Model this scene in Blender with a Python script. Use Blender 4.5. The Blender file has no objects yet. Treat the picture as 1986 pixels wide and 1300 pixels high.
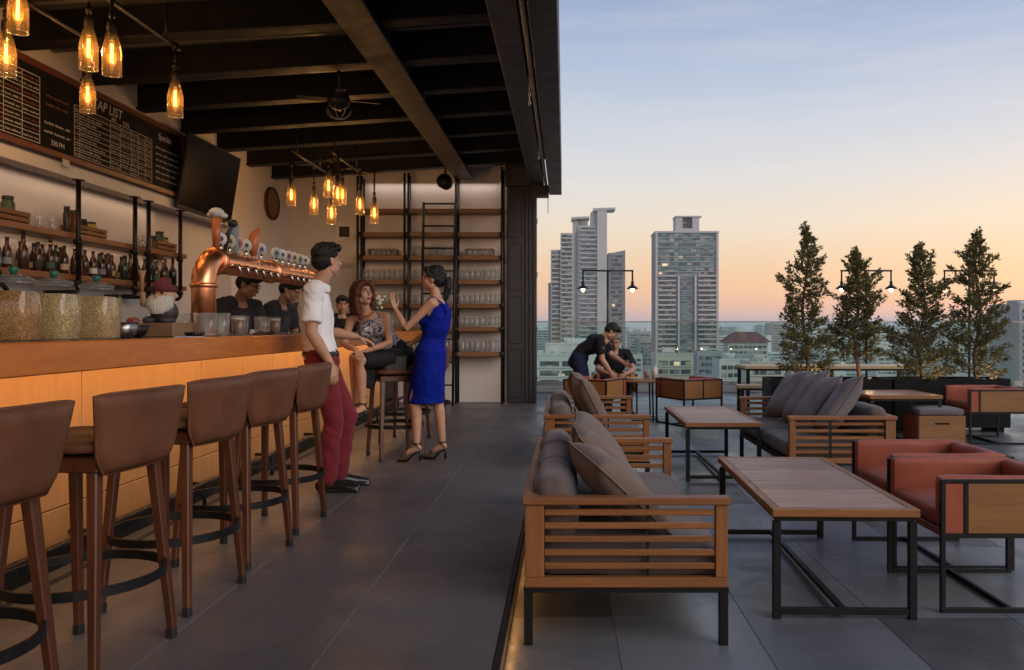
import bpy, bmesh, math, random
from mathutils import Vector, Matrix, noise, Euler

random.seed(7)
R = math.radians
SC = bpy.context.scene
COL = SC.collection

# ------------------------------------------------------------------ camera
FPX, VPX, VPY = 1600.0, 1095.0, 634.0          # focal length and vanishing point, in photo pixels
CAMZ = 1.15                                    # eye height above the bar floor (z = 0)
TZ = -0.17                                     # terrace is one step lower
cam_d = bpy.data.cameras.new('camera')
cam_d.sensor_width = 36.0
cam_d.lens = FPX / 1986.0 * 36.0
cam_d.shift_x = -(VPX - 993.0) / 1986.0
cam_d.shift_y = (VPY - 650.0) / 1986.0
cam_d.clip_start = 0.05
cam_d.clip_end = 90000.0
cam = bpy.data.objects.new('camera', cam_d)
COL.objects.link(cam)
cam.location = (0, 0, CAMZ)
cam.rotation_euler = (R(90), 0, 0)
SC.camera = cam

# ------------------------------------------------------------------ sky, sun, exposure
SUN_EL, SUN_AZ = R(1.5), R(35)                 # low in the west, beyond the towers; azimuth from +Y towards +X
W = bpy.data.worlds.new('World')
SC.world = W
W.use_nodes = True
wt = W.node_tree
for n in list(wt.nodes):
    wt.nodes.remove(n)
def wn(t, **k):
    n = wt.nodes.new(t)
    for a, b in k.items():
        setattr(n, a, b)
    return n
w_out = wn('ShaderNodeOutputWorld')
w_bg = wn('ShaderNodeBackground')
w_sky = wn('ShaderNodeTexSky', sky_type='NISHITA', sun_disc=False)
w_sky.sun_elevation = SUN_EL
w_sky.sun_rotation = SUN_AZ
w_sky.altitude = 60
w_sky.air_density = 1.0
w_sky.dust_density = 0.6
w_sky.ozone_density = 2.0
def lin(c):
    return tuple(((x/255.0+0.055)/1.055)**2.4 if x > 10 else x/255.0/12.92 for x in c) + (1,)
# afterglow: the same all round the horizon, cream and pink low down, blue overhead
w_tc = wn('ShaderNodeTexCoord')
w_sep = wn('ShaderNodeSeparateXYZ')
wt.links.new(w_tc.outputs['Generated'], w_sep.inputs[0])
w_ramp = wn('ShaderNodeValToRGB')
SKY = [(-10, (150,140,150)), (0, (222,168,146)), (1.2, (238,178,142)), (2.6, (243,190,144)), (4.8, (238,205,170)), (6.9, (235,217,194)),
       (10.1, (220,216,213)), (13.5, (200,206,217)), (17.8, (173,186,211)), (21.6, (153,169,201)), (45, (146,164,202)), (90, (134,154,198))]
els = w_ramp.color_ramp.elements
while len(els) < len(SKY):
    els.new(0.5)
for i, (d, c) in enumerate(SKY):
    els[i].position = 0.5 + 0.5*math.sin(R(d)); els[i].color = lin(c)
w_mr = wn('ShaderNodeMapRange')
w_mr.inputs['From Min'].default_value = -1.0; w_mr.inputs['From Max'].default_value = 1.0
wt.links.new(w_sep.outputs[2], w_mr.inputs['Value'])
wt.links.new(w_mr.outputs[0], w_ramp.inputs[0])
w_bg2 = wn('ShaderNodeBackground')
# thin streaks of high cloud, all round the sky
w_map = wn('ShaderNodeMapping'); w_map.inputs['Scale'].default_value = (2.2, 2.2, 26.0)
wt.links.new(w_tc.outputs['Generated'], w_map.inputs['Vector'])
w_noi = wn('ShaderNodeTexNoise'); w_noi.inputs['Scale'].default_value = 1.6; w_noi.inputs['Detail'].default_value = 7; w_noi.inputs['Roughness'].default_value = 0.6
wt.links.new(w_map.outputs[0], w_noi.inputs['Vector'])
w_cr = wn('ShaderNodeMapRange'); w_cr.inputs['From Min'].default_value = 0.46; w_cr.inputs['From Max'].default_value = 0.78; w_cr.inputs['To Max'].default_value = 0.26
wt.links.new(w_noi.outputs['Fac'], w_cr.inputs['Value'])
w_mix = wn('ShaderNodeMix', data_type='RGBA')
wt.links.new(w_cr.outputs[0], w_mix.inputs[0]); wt.links.new(w_ramp.outputs[0], w_mix.inputs[6]); w_mix.inputs[7].default_value = lin((236, 222, 214))
wt.links.new(w_mix.outputs[2], w_bg2.inputs[0])
w_bg2.inputs[1].default_value = 0.76
wt.links.new(w_sky.outputs[0], w_bg.inputs[0])
w_bg.inputs[1].default_value = 0.03
w_add = wn('ShaderNodeAddShader')
wt.links.new(w_bg.outputs[0], w_add.inputs[0]); wt.links.new(w_bg2.outputs[0], w_add.inputs[1])
wt.links.new(w_add.outputs[0], w_out.inputs[0])

fill_sun_d = bpy.data.lights.new('sun', 'SUN')
fill_sun_d.energy = 1.4                             # added broad fill from behind right, away from the setting sun
fill_sun_d.angle = R(50)
fill_sun_d.color = (1.0, 0.86, 0.73)
sun = bpy.data.objects.new('sun', fill_sun_d)
COL.objects.link(sun)
sdir = Vector((0.72, -0.62, 0.46)).normalized()
sun.rotation_euler = sdir.to_track_quat('Z', 'Y').to_euler()
sun.location = (20, -10, 20)

vs = SC.view_settings
vs.view_transform = 'Standard'
vs.look = 'None'
vs.gamma = 1.0
vs.exposure = 0.42
vs.use_curve_mapping = False
SC.render.engine = 'CYCLES'
cy = SC.cycles
cy.use_denoising = True
try:
    cy.denoiser = 'OPENIMAGEDENOISE'
except Exception:
    pass
cy.max_bounces = 8
cy.diffuse_bounces = 4
cy.glossy_bounces = 3
cy.transmission_bounces = 4
cy.volume_bounces = 3
cy.transparent_max_bounces = 24
cy.caustics_reflective = False
cy.caustics_refractive = False
cy.sample_clamp_indirect = 4.0
cy.use_adaptive_sampling = True
cy.adaptive_threshold = 0.01

# ------------------------------------------------------------------ helpers
def px(x, y, Y):
    """world point seen at photo pixel (x, y) at depth Y in front of the camera"""
    s = FPX / Y
    return Vector(((x - VPX) / s, Y, CAMZ - (y - VPY) / s))

class MB:
    """collects shapes into one mesh"""
    def __init__(self):
        self.v = []; self.f = []; self.m = []; self.sm = []
        self.mi = 0; self.smooth = False
    def add(self, vs, fs, smooth=None):
        o = len(self.v)
        self.v += [tuple(p) for p in vs]
        for f in fs:
            self.f.append([o + i for i in f]); self.m.append(self.mi)
            self.sm.append(self.smooth if smooth is None else smooth)
        return self
    def box(self, lo, hi, b=0.0, M=None):
        x0, y0, z0 = lo; x1, y1, z1 = hi
        c = Vector(((x0+x1)/2, (y0+y1)/2, (z0+z1)/2)); h = Vector(((x1-x0)/2, (y1-y0)/2, (z1-z0)/2))
        return self.cbox(c, h, b, M)
    def cbox(self, c, h, b=0.0, M=None):
        c = Vector(c); h = Vector(h)
        T = (lambda p: M @ p) if M is not None else (lambda p: p)
        if b <= 0:
            vs = [T(c + Vector((sx*h.x, sy*h.y, sz*h.z))) for sx in (-1, 1) for sy in (-1, 1) for sz in (-1, 1)]
            return self.add(vs, [(0,1,3,2),(4,6,7,5),(0,4,5,1),(2,3,7,6),(0,2,6,4),(1,5,7,3)], False)
        b = min(b, min(h)*0.9)
        vs = []; idx = {}
        for sx in (-1, 1):
            for sy in (-1, 1):
                for sz in (-1, 1):
                    s = (sx, sy, sz)
                    for a in range(3):
                        p = Vector([s[i]*(h[i] if i == a else h[i]-b) for i in range(3)])
                        idx[(s, a)] = len(vs); vs.append(T(c + p))
        fs = []
        for a in range(3):
            u, w = [(1,2),(2,0),(0,1)][a]
            for sg in (-1, 1):
                q = []
                for su, sw in ((-1,-1),(1,-1),(1,1),(-1,1)):
                    s = [0,0,0]; s[a] = sg; s[u] = su; s[w] = sw
                    q.append(idx[(tuple(s), a)])
                fs.append(q if sg > 0 else q[::-1])
        for a in range(3):
            u, w = [(1,2),(2,0),(0,1)][a]
            for su in (-1, 1):
                for sw in (-1, 1):
                    s0 = [0,0,0]; s1 = [0,0,0]
                    s0[a] = -1; s1[a] = 1; s0[u] = s1[u] = su; s0[w] = s1[w] = sw
                    q = [idx[(tuple(s0), u)], idx[(tuple(s1), u)], idx[(tuple(s1), w)], idx[(tuple(s0), w)]]
                    fs.append(q if su*sw < 0 else q[::-1])
        for sx in (-1, 1):
            for sy in (-1, 1):
                for sz in (-1, 1):
                    s = (sx, sy, sz)
                    q = [idx[(s,0)], idx[(s,1)], idx[(s,2)]]
                    fs.append(q if sx*sy*sz > 0 else q[::-1])
        return self.add(vs, fs, False)
    def bar(self, p0, p1, w, h=None, b=0.0, up=(0,0,1)):
        """rectangular bar between two points"""
        h = h or w
        p0 = Vector(p0); p1 = Vector(p1); d = p1 - p0; L = d.length
        z = d.normalized(); u = Vector(up)
        if abs(z.dot(u)) > 0.98: u = Vector((0,1,0))
        x = u.cross(z).normalized(); y = z.cross(x)
        M = Matrix((x, y, z)).transposed().to_4x4(); M.translation = (p0+p1)/2
        return self.cbox((0,0,0), (w/2, h/2, L/2), b, M)
    def taper(self, p0, p1, a0, a1, up=(0,1,0)):
        """square bar tapering from half-size a0 to a1"""
        p0 = Vector(p0); p1 = Vector(p1); z = (p1-p0).normalized(); u = Vector(up)
        x = u.cross(z).normalized(); y = z.cross(x)
        vs = []
        for p, a in ((p0, a0), (p1, a1)):
            c = a*0.25
            for i, j in ((a-c,a),(a,a-c),(a,-a+c),(a-c,-a),(-a+c,-a),(-a,-a+c),(-a,a-c),(-a+c,a)):
                vs.append(p + x*i + y*j)
        fs = [[i, i+8, (i+1) % 8+8, (i+1) % 8] for i in range(8)] + [list(range(8)), list(range(15, 7, -1))]
        return self.add(vs, fs, False)
    def tube(self, pts, r, seg=10, closed=False, cap=True, up=None, squash=1.0):
        """tube through points; r is a number, a list of numbers or of (a, b) ellipse radii"""
        pts = [Vector(p) for p in pts]; n = len(pts)
        rr = r if isinstance(r, (list, tuple)) else [r]*n
        rr = [(q if isinstance(q, (list, tuple)) else (q, q*squash)) for q in rr]
        prev = None; vs = []
        for i, p in enumerate(pts):
            if closed: t = (pts[(i+1) % n] - pts[i-1])
            else: t = pts[min(i+1, n-1)] - pts[max(i-1, 0)]
            t = t.normalized() if t.length > 1e-9 else Vector((0,0,1))
            u = Vector(up) if up is not None else prev
            if u is None or abs(u.dot(t)) > 0.97:
                u = Vector((0,0,1)) if abs(t.z) < 0.9 else Vector((0,1,0))
            x = (u - t*u.dot(t)).normalized(); y = t.cross(x)
            prev = x
            for k in range(seg):
                a = 2*math.pi*k/seg
                vs.append(p + y*(math.cos(a)*rr[i][0]) + x*(math.sin(a)*rr[i][1]))
        fs = []
        for i in range(n if closed else n-1):
            j = (i+1) % n
            for k in range(seg):
                fs.append([i*seg+k, i*seg+(k+1) % seg, j*seg+(k+1) % seg, j*seg+k])
        if cap and not closed:
            fs.append(list(range(seg))[::-1]); fs.append([(n-1)*seg+k for k in range(seg)])
        return self.add(vs, fs, True)
    def ctube(self, pts, r, seg=14, up=None):
        """tube with rounded ends"""
        pts = [Vector(p) for p in pts]
        rr = [(q if isinstance(q, (list, tuple)) else (q, q)) for q in (r if isinstance(r, (list, tuple)) else [r]*len(pts))]
        d0 = (pts[0]-pts[1]).normalized(); d1 = (pts[-1]-pts[-2]).normalized()
        P = []; Q = []
        for a in (85, 60, 30):
            c, s = math.cos(R(a)), math.sin(R(a)); m = min(rr[0])
            P.append(pts[0]+d0*m*s); Q.append((rr[0][0]*c, rr[0][1]*c))
        P += pts; Q += rr
        for a in (30, 60, 85):
            c, s = math.cos(R(a)), math.sin(R(a)); m = min(rr[-1])
            P.append(pts[-1]+d1*m*s); Q.append((rr[-1][0]*c, rr[-1][1]*c))
        return self.tube(P, Q, seg, up=up)
    def lathe(self, prof, seg=20, c=(0,0,0), M=None):
        c = Vector(c); vs = []
        for r, z in prof:
            for k in range(seg):
                a = 2*math.pi*k/seg
                p = c + Vector((math.cos(a)*r, math.sin(a)*r, z))
                vs.append(M @ p if M is not None else p)
        n = len(prof); fs = []
        for i in range(n-1):
            for k in range(seg):
                fs.append([i*seg+k, i*seg+(k+1) % seg, (i+1)*seg+(k+1) % seg, (i+1)*seg+k])
        if prof[0][0] > 1e-5: fs.append(list(range(seg))[::-1])
        if prof[-1][0] > 1e-5: fs.append([(n-1)*seg+k for k in range(seg)])
        return self.add(vs, fs, True)
    def ell(self, c, r, M=None, u=16, w=10):
        c = Vector(c); vs = []; fs = []
        for i in range(w+1):
            t = math.pi*i/w
            for k in range(u):
                a = 2*math.pi*k/u
                p = Vector((math.sin(t)*math.cos(a)*r[0], math.sin(t)*math.sin(a)*r[1], -math.cos(t)*r[2]))
                if M is not None: p = M @ p
                vs.append(c + p)
        for i in range(w):
            for k in range(u):
                fs.append([i*u+k, i*u+(k+1) % u, (i+1)*u+(k+1) % u, (i+1)*u+k])
        return self.add(vs, fs, True)
    def prism(self, poly, z0, z1, M=None):
        T = (lambda p: M @ p) if M is not None else (lambda p: p)
        n = len(poly)
        vs = [T(Vector((x, y, z0))) for x, y in poly] + [T(Vector((x, y, z1))) for x, y in poly]
        fs = [list(range(n))[::-1], list(range(n, 2*n))] + [[i, (i+1) % n, n+(i+1) % n, n+i] for i in range(n)]
        return self.add(vs, fs, False)
    def mesh(self, name, mats):
        me = bpy.data.meshes.new(name)
        me.from_pydata(self.v, [], self.f)
        for m in (mats if isinstance(mats, (list, tuple)) else [mats]):
            me.materials.append(m)
        me.polygons.foreach_set('material_index', self.m)
        me.polygons.foreach_set('use_smooth', self.sm)
        me.validate(clean_customdata=False)
        me.update()
        return me
    def build(self, name, mats, parent=None, loc=None, rotz=None):
        return link(name, self.mesh(name, mats), parent, loc, rotz)

def link(name, me, parent=None, loc=None, rotz=None):
    o = bpy.data.objects.new(name, me)
    COL.objects.link(o)
    if parent is not None: o.parent = parent
    if loc is not None: o.location = loc
    if rotz is not None: o.rotation_euler.z = rotz
    return o
def tag(o, label=None, cat=None, group=None, kind=None):
    if label: o['label'] = label
    if cat: o['category'] = cat
    if group: o['group'] = group
    if kind: o['kind'] = kind
    return o
def thing(name, label, cat, loc=(0,0,0), rotz=0.0, group=None):
    o = bpy.data.objects.new(name, None)
    o.empty_display_size = 0.1
    COL.objects.link(o)
    o.location = loc; o.rotation_euler = (0, 0, rotz)
    return tag(o, label, cat, group)
def copy_tree(o, parent=None):
    c = o.copy(); COL.objects.link(c)
    if parent is not None: c.parent = parent
    for ch in list(o.children):
        copy_tree(ch, c)
    return c
def dup(o, loc, rotz, label, group=None):
    c = copy_tree(o)
    c.location = loc; c.rotation_euler = (0, 0, rotz); c['label'] = label
    if group: c['group'] = group
    return c
def struct(name, mb, m, parent=None):
    o = mb.build(name, m, parent)
    if parent is None: o['kind'] = 'structure'
    return o

# ------------------------------------------------------------------ materials
def newmat(name):
    m = bpy.data.materials.new(name); m.use_nodes = True
    nt = m.node_tree
    b = nt.nodes['Principled BSDF']
    return m, nt, b
def nd(nt, t, **k):
    n = nt.nodes.new(t)
    for a, b in k.items():
        setattr(n, a, b)
    return n
def coords(nt, scale=(1,1,1), rnd=True):
    tc = nd(nt, 'ShaderNodeTexCoord'); mp = nd(nt, 'ShaderNodeMapping')
    mp.inputs['Scale'].default_value = scale
    nt.links.new(tc.outputs['Object'], mp.inputs['Vector'])
    if rnd:
        oi = nd(nt, 'ShaderNodeObjectInfo'); mu = nd(nt, 'ShaderNodeVectorMath', operation='SCALE')
        cb = nd(nt, 'ShaderNodeCombineXYZ')
        for i in range(3): nt.links.new(oi.outputs['Random'], cb.inputs[i])
        mu.inputs['Scale'].default_value = 37.0
        nt.links.new(cb.outputs[0], mu.inputs[0]); nt.links.new(mu.outputs[0], mp.inputs['Location'])
    return mp.outputs[0]
def sh(c, k):
    return tuple(max(0, min(1, x*k)) for x in c[:3]) + (1,)
def mixcol(nt, fac, a, b, blend='MIX'):
    mx = nd(nt, 'ShaderNodeMix', data_type='RGBA', blend_type=blend)
    if hasattr(fac, 'links') or hasattr(fac, 'is_output'): nt.links.new(fac, mx.inputs[0])
    else: mx.inputs[0].default_value = fac
    for s, v in ((mx.inputs[6], a), (mx.inputs[7], b)):
        if hasattr(v, 'is_output'): nt.links.new(v, s)
        else: s.default_value = tuple(v[:3]) + (1,)
    return mx.outputs[2]
def ramp(nt, fac, stops):
    r = nd(nt, 'ShaderNodeValToRGB')
    e = r.color_ramp.elements
    while len(e) < len(stops): e.new(0.5)
    for i, (p, c) in enumerate(stops):
        e[i].position = p; e[i].color = tuple(c[:3]) + (1,)
    nt.links.new(fac, r.inputs[0])
    return r.outputs[0]
def maprange(nt, v, a, b, lo=0.0, hi=1.0):
    m = nd(nt, 'ShaderNodeMapRange')
    m.inputs['From Min'].default_value = lo; m.inputs['From Max'].default_value = hi
    m.inputs['To Min'].default_value = a; m.inputs['To Max'].default_value = b
    nt.links.new(v, m.inputs['Value'])
    return m.outputs[0]
def bump(nt, b, h, strength, dist=0.01):
    bp = nd(nt, 'ShaderNodeBump')
    bp.inputs['Strength'].default_value = strength; bp.inputs['Distance'].default_value = dist
    nt.links.new(h, bp.inputs['Height']); nt.links.new(bp.outputs[0], b.inputs['Normal'])
def mat(name, c, rough=0.5, metal=0.0, var=0.18, scale=6.0, bmp=0.0, bscale=80.0, stretch=(1,1,1), rnd=0.0, spec=0.5, sheen=0.0, coat=0.0, rvar=0.1):
    m, nt, b = newmat(name)
    co = coords(nt, stretch)
    n = nd(nt, 'ShaderNodeTexNoise'); n.inputs['Scale'].default_value = scale; n.inputs['Detail'].default_value = 6
    n.inputs['Roughness'].default_value = 0.62
    nt.links.new(co, n.inputs['Vector'])
    col = ramp(nt, n.outputs['Fac'], [(0.28, sh(c, 1-var)), (0.72, sh(c, 1+var))])
    if rnd > 0:
        oi = nd(nt, 'ShaderNodeObjectInfo'); hs = nd(nt, 'ShaderNodeHueSaturation')
        nt.links.new(maprange(nt, oi.outputs['Random'], 1-rnd, 1+rnd), hs.inputs['Value'])
        nt.links.new(col, hs.inputs['Color']); col = hs.outputs[0]
    nt.links.new(col, b.inputs['Base Color'])
    n2 = nd(nt, 'ShaderNodeTexNoise'); n2.inputs['Scale'].default_value = scale*2.7; n2.inputs['Detail'].default_value = 4
    nt.links.new(co, n2.inputs['Vector'])
    nt.links.new(maprange(nt, n2.outputs['Fac'], max(0.03, rough-rvar), min(1, rough+rvar), 0.3, 0.7), b.inputs['Roughness'])
    b.inputs['Metallic'].default_value = metal
    b.inputs['Specular IOR Level'].default_value = spec
    if sheen: b.inputs['Sheen Weight'].default_value = sheen
    if coat: b.inputs['Coat Weight'].default_value = coat; b.inputs['Coat Roughness'].default_value = 0.12
    if bmp > 0:
        n3 = nd(nt, 'ShaderNodeTexNoise'); n3.inputs['Scale'].default_value = bscale; n3.inputs['Detail'].default_value = 5
        nt.links.new(co, n3.inputs['Vector'])
        bump(nt, b, n3.outputs['Fac'], bmp)
    return m
def wood(name, c1, c2, axis=0, rough=0.45, scale=5.0, rnd=0.15, coat=0.0, bmp=0.12, stretch=14.0):
    m, nt, b = newmat(name)
    st = [stretch]*3; st[axis] = 1.0
    co = coords(nt, tuple(st))
    n = nd(nt, 'ShaderNodeTexNoise'); n.inputs['Scale'].default_value = scale; n.inputs['Detail'].default_value = 8
    n.inputs['Roughness'].default_value = 0.65; n.inputs['Distortion'].default_value = 0.6
    nt.links.new(co, n.inputs['Vector'])
    co2 = coords(nt, tuple(1.5 if i != axis else 0.4 for i in range(3)))
    n0 = nd(nt, 'ShaderNodeTexNoise'); n0.inputs['Scale'].default_value = 4.0; n0.inputs['Detail'].default_value = 3
    nt.links.new(co2, n0.inputs['Vector'])
    col = ramp(nt, n.outputs['Fac'], [(0.25, c2), (0.5, [(p+q)/2 for p, q in zip(c1, c2)]), (0.75, c1)])
    col = mixcol(nt, maprange(nt, n0.outputs['Fac'], 0.0, 0.55, 0.35, 0.75), col, sh(c2, 0.8), 'MULTIPLY') if False else mixcol(nt, maprange(nt, n0.outputs['Fac'], 0.0, 0.45, 0.4, 0.7), col, c2)
    oi = nd(nt, 'ShaderNodeObjectInfo'); hs = nd(nt, 'ShaderNodeHueSaturation')
    nt.links.new(maprange(nt, oi.outputs['Random'], 1-rnd, 1+rnd), hs.inputs['Value'])
    nt.links.new(col, hs.inputs['Color'])
    nt.links.new(hs.outputs[0], b.inputs['Base Color'])
    nt.links.new(maprange(nt, n.outputs['Fac'], rough+0.12, rough-0.1, 0.3, 0.7), b.inputs['Roughness'])
    if coat: b.inputs['Coat Weight'].default_value = coat; b.inputs['Coat Roughness'].default_value = 0.2
    bump(nt, b, n.outputs['Fac'], bmp, 0.004)
    return m
def glass(name, tint=(0.95,0.97,0.96), refl=1.0, rough=0.02, op=0.0, opcol=(0.8,0.8,0.8)):
    """thin-walled glass: clear, with a fresnel reflection and an optional milky share"""
    m, nt, b = newmat(name)
    nt.nodes.remove(b)
    out = nt.nodes['Material Output']
    tr = nd(nt, 'ShaderNodeBsdfTransparent'); tr.inputs[0].default_value = tuple(tint)+(1,)
    gl = nd(nt, 'ShaderNodeBsdfGlossy'); gl.inputs['Roughness'].default_value = rough
    gl.inputs['Color'].default_value = (1,1,1,1)
    fr = nd(nt, 'ShaderNodeLayerWeight'); fr.inputs['Blend'].default_value = 0.5
    pw = nd(nt, 'ShaderNodeMath', operation='POWER'); pw.inputs[1].default_value = 4.0
    nt.links.new(fr.outputs['Facing'], pw.inputs[0])
    mm = nd(nt, 'ShaderNodeMath', operation='MULTIPLY_ADD'); mm.inputs[1].default_value = 0.6*refl; mm.inputs[2].default_value = 0.04
    mm.use_clamp = True
    nt.links.new(pw.outputs[0], mm.inputs[0])
    mx = nd(nt, 'ShaderNodeMixShader')
    nt.links.new(mm.outputs[0], mx.inputs[0]); nt.links.new(tr.outputs[0], mx.inputs[1]); nt.links.new(gl.outputs[0], mx.inputs[2])
    last = mx
    if op > 0:
        df = nd(nt, 'ShaderNodeBsdfDiffuse'); df.inputs[0].default_value = tuple(opcol)+(1,)
        m2 = nd(nt, 'ShaderNodeMixShader'); m2.inputs[0].default_value = op
        nt.links.new(mx.outputs[0], m2.inputs[1]); nt.links.new(df.outputs[0], m2.inputs[2]); last = m2
    nt.links.new(last.outputs[0], out.inputs['Surface'])
    return m
def emit(name, c, s):
    m, nt, b = newmat(name)
    b.inputs['Base Color'].default_value = (0.02,0.02,0.02,1)
    b.inputs['Emission Color'].default_value = tuple(c)+(1,)
    b.inputs['Emission Strength'].default_value = s
    return m
def tile_mat(name, c, var, rough):
    m, nt, b = newmat(name)
    co = coords(nt, (1, 1, 1))
    n = nd(nt, 'ShaderNodeTexNoise'); n.inputs['Scale'].default_value = 2.2; n.inputs['Detail'].default_value = 8; n.inputs['Roughness'].default_value = 0.7
    nt.links.new(co, n.inputs['Vector'])
    col = ramp(nt, n.outputs['Fac'], [(0.3, sh(c, 0.86)), (0.7, sh(c, 1.14))])
    co2 = coords(nt, (40, 1.5, 1))
    n2 = nd(nt, 'ShaderNodeTexNoise'); n2.inputs['Scale'].default_value = 6; n2.inputs['Detail'].default_value = 6
    nt.links.new(co2, n2.inputs['Vector'])
    col = mixcol(nt, maprange(nt, n2.outputs['Fac'], 0, 0.35, 0.4, 0.7), col, sh(c, 1.25))
    oi = nd(nt, 'ShaderNodeObjectInfo'); hs = nd(nt, 'ShaderNodeHueSaturation')
    nt.links.new(maprange(nt, oi.outputs['Random'], 1-var, 1+var), hs.inputs['Value'])
    nt.links.new(col, hs.inputs['Color']); nt.links.new(hs.outputs[0], b.inputs['Base Color'])
    gp = nd(nt, 'ShaderNodeNewGeometry')
    n3 = nd(nt, 'ShaderNodeTexNoise'); n3.inputs['Scale'].default_value = 1.7; n3.inputs['Detail'].default_value = 9; n3.inputs['Roughness'].default_value = 0.68
    nt.links.new(gp.outputs['Position'], n3.inputs['Vector'])
    nt.links.new(maprange(nt, n3.outputs['Fac'], rough-0.14, rough+0.16, 0.35, 0.65), b.inputs['Roughness'])
    n5 = nd(nt, 'ShaderNodeTexNoise'); n5.inputs['Scale'].default_value = 0.8; n5.inputs['Detail'].default_value = 5; n5.inputs['Roughness'].default_value = 0.6
    nt.links.new(gp.outputs['Position'], n5.inputs['Vector'])
    worn = mixcol(nt, maprange(nt, n5.outputs['Fac'], 0.0, 0.55, 0.48, 0.70), hs.outputs[0], sh(c, 1.55))
    worn = mixcol(nt, maprange(nt, n5.outputs['Fac'], 0.5, 0.0, 0.30, 0.46), worn, sh(c, 0.5))
    nt.links.new(worn, b.inputs['Base Color'])
    n4 = nd(nt, 'ShaderNodeTexNoise'); n4.inputs['Scale'].default_value = 120
    nt.links.new(co, n4.inputs['Vector'])
    bump(nt, b, n4.outputs['Fac'], 0.05, 0.003)
    return m

MT = {}
MT['bar_tile'] = tile_mat('bar_floor_tile', (0.088, 0.084, 0.086), 0.07, 0.45)
MT['ter_tile'] = tile_mat('terrace_tile', (0.100, 0.105, 0.115), 0.52, 0.38)
MT['grout'] = mat('grout', (0.16, 0.155, 0.15), 0.9, var=0.2)
MT['grout_dark'] = mat('dark_grout', (0.06, 0.062, 0.066), 0.9, var=0.2)
MT['wall'] = mat('painted_wall', (0.62, 0.585, 0.57), 0.8, var=0.05, scale=1.2, bmp=0.08, bscale=40)
MT['steel'] = mat('black_steel', (0.0045, 0.0048, 0.0055), 0.5, 0.0, var=0.25, scale=9, bmp=0.03, spec=0.3)
MT['iron'] = mat('dark_iron_pipe', (0.02, 0.017, 0.016), 0.4, 0.5, var=0.3, scale=20)
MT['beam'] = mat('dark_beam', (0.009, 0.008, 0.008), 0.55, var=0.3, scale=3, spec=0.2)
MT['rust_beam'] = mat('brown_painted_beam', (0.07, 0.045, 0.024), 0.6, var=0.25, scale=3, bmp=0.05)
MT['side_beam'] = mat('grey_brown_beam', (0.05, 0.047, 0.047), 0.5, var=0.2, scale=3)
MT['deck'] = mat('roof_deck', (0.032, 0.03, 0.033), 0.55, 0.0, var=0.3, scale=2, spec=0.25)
MT['fascia'] = mat('fascia', (0.03, 0.03, 0.032), 0.5, var=0.2, scale=2)
MT['shutter'] = mat('shutter_paint', (0.035, 0.036, 0.04), 0.5, var=0.2, scale=3)
MT['glass'] = glass('clear_glass', (0.93, 0.95, 0.94), 1.0)
MT['glass_cup'] = glass('drinking_glass', (0.93, 0.94, 0.94), 1.1, op=0.09, opcol=(0.85, 0.85, 0.85))  # white diffuse share paints the pale sparkle into the clear glass
MT['glass_rail'] = glass('balustrade_glass', (0.80, 0.91, 0.885), 0.8)

# ================================================================== STRUCTURE
YB = 12.6                                  # back wall of the bar
Y0 = -3.0                                  # the bar goes on behind the camera
XE = -0.235                                # edge of the raised bar floor

# bar floor: slab and tiles
fl = MB(); fl.box((-4.45, Y0, -0.6), (XE-0.012, YB+0.4, -0.0025))
bar_floor = struct('bar_floor', fl, MT['grout'])
tw, tl = 0.606, 1.2
tile_me = MB().box((0.0028, 0.0022, -0.011), (tw-0.0028, tl-0.0022, 0.0), 0.0012).mesh('tile', MT['bar_tile'])
for i in range(4):
    for k in range(14):
        y = Y0 + k*tl - (0.35 if i % 2 else 0.0)
        if y + tl < YB + 0.45:
            link('tile', tile_me, bar_floor, (XE - (i+1)*tw - 0.008, y, 0))
fl = MB(); fl.box((-4.45, Y0, -0.011), (XE - 4*tw - 0.01, YB+0.4, -0.0005))
struct('bar_floor_behind_counter', fl, MT['grout_dark'])
# black nosing along the edge of the step, and its wooden riser
nb = MB(); nb.box((XE-0.008, Y0, -0.035), (XE+0.012, YB+0.4, 0.004), 0.003)
o = nb.build('step_nosing', MT['steel']); o['kind'] = 'structure'
MT['riser'] = wood('riser_wood', (0.34, 0.18, 0.07), (0.22, 0.11, 0.04), 1, 0.5)
nb = MB(); nb.box((XE-0.012, Y0, TZ), (XE-0.004, YB+0.4, -0.036))
struct('step_riser', nb, MT['riser'])

# terrace floor
TX1, TY1 = 9.3, 17.3
fl = MB(); fl.box((XE-0.004, Y0, TZ-0.4), (TX1, TY1, TZ-0.003))
fl.box((-6.0, YB+0.4, TZ-0.4), (XE-0.005, TY1, TZ-0.003))
terrace_floor = struct('terrace_floor', fl, MT['grout_dark'])
tile2 = MB().box((0.0012, 0.0012, -0.011), (0.6-0.0012, 1.2-0.0012, 0.0), 0.0012).mesh('tile', MT['ter_tile'])
for i in range(-1, 15):
    for k in range(-1, 12):
        x = 0.22 + 0.6*i; y = 3.75 + 1.2*k
        if x < XE: continue
        if x + 0.6 > TX1 or y + 1.2 > TY1: continue
        link('tile', tile2, terrace_floor, (x, y, TZ))
cut = MB().box((0.001, 0.0012, -0.011), (0.22-XE-0.003, 1.2-0.0012, 0.0), 0.0012).mesh('tile', MT['ter_tile'])
for k in range(-1, 11):
    link('tile', cut, terrace_floor, (XE+0.0015, 3.75 + 1.2*k, TZ))

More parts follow.
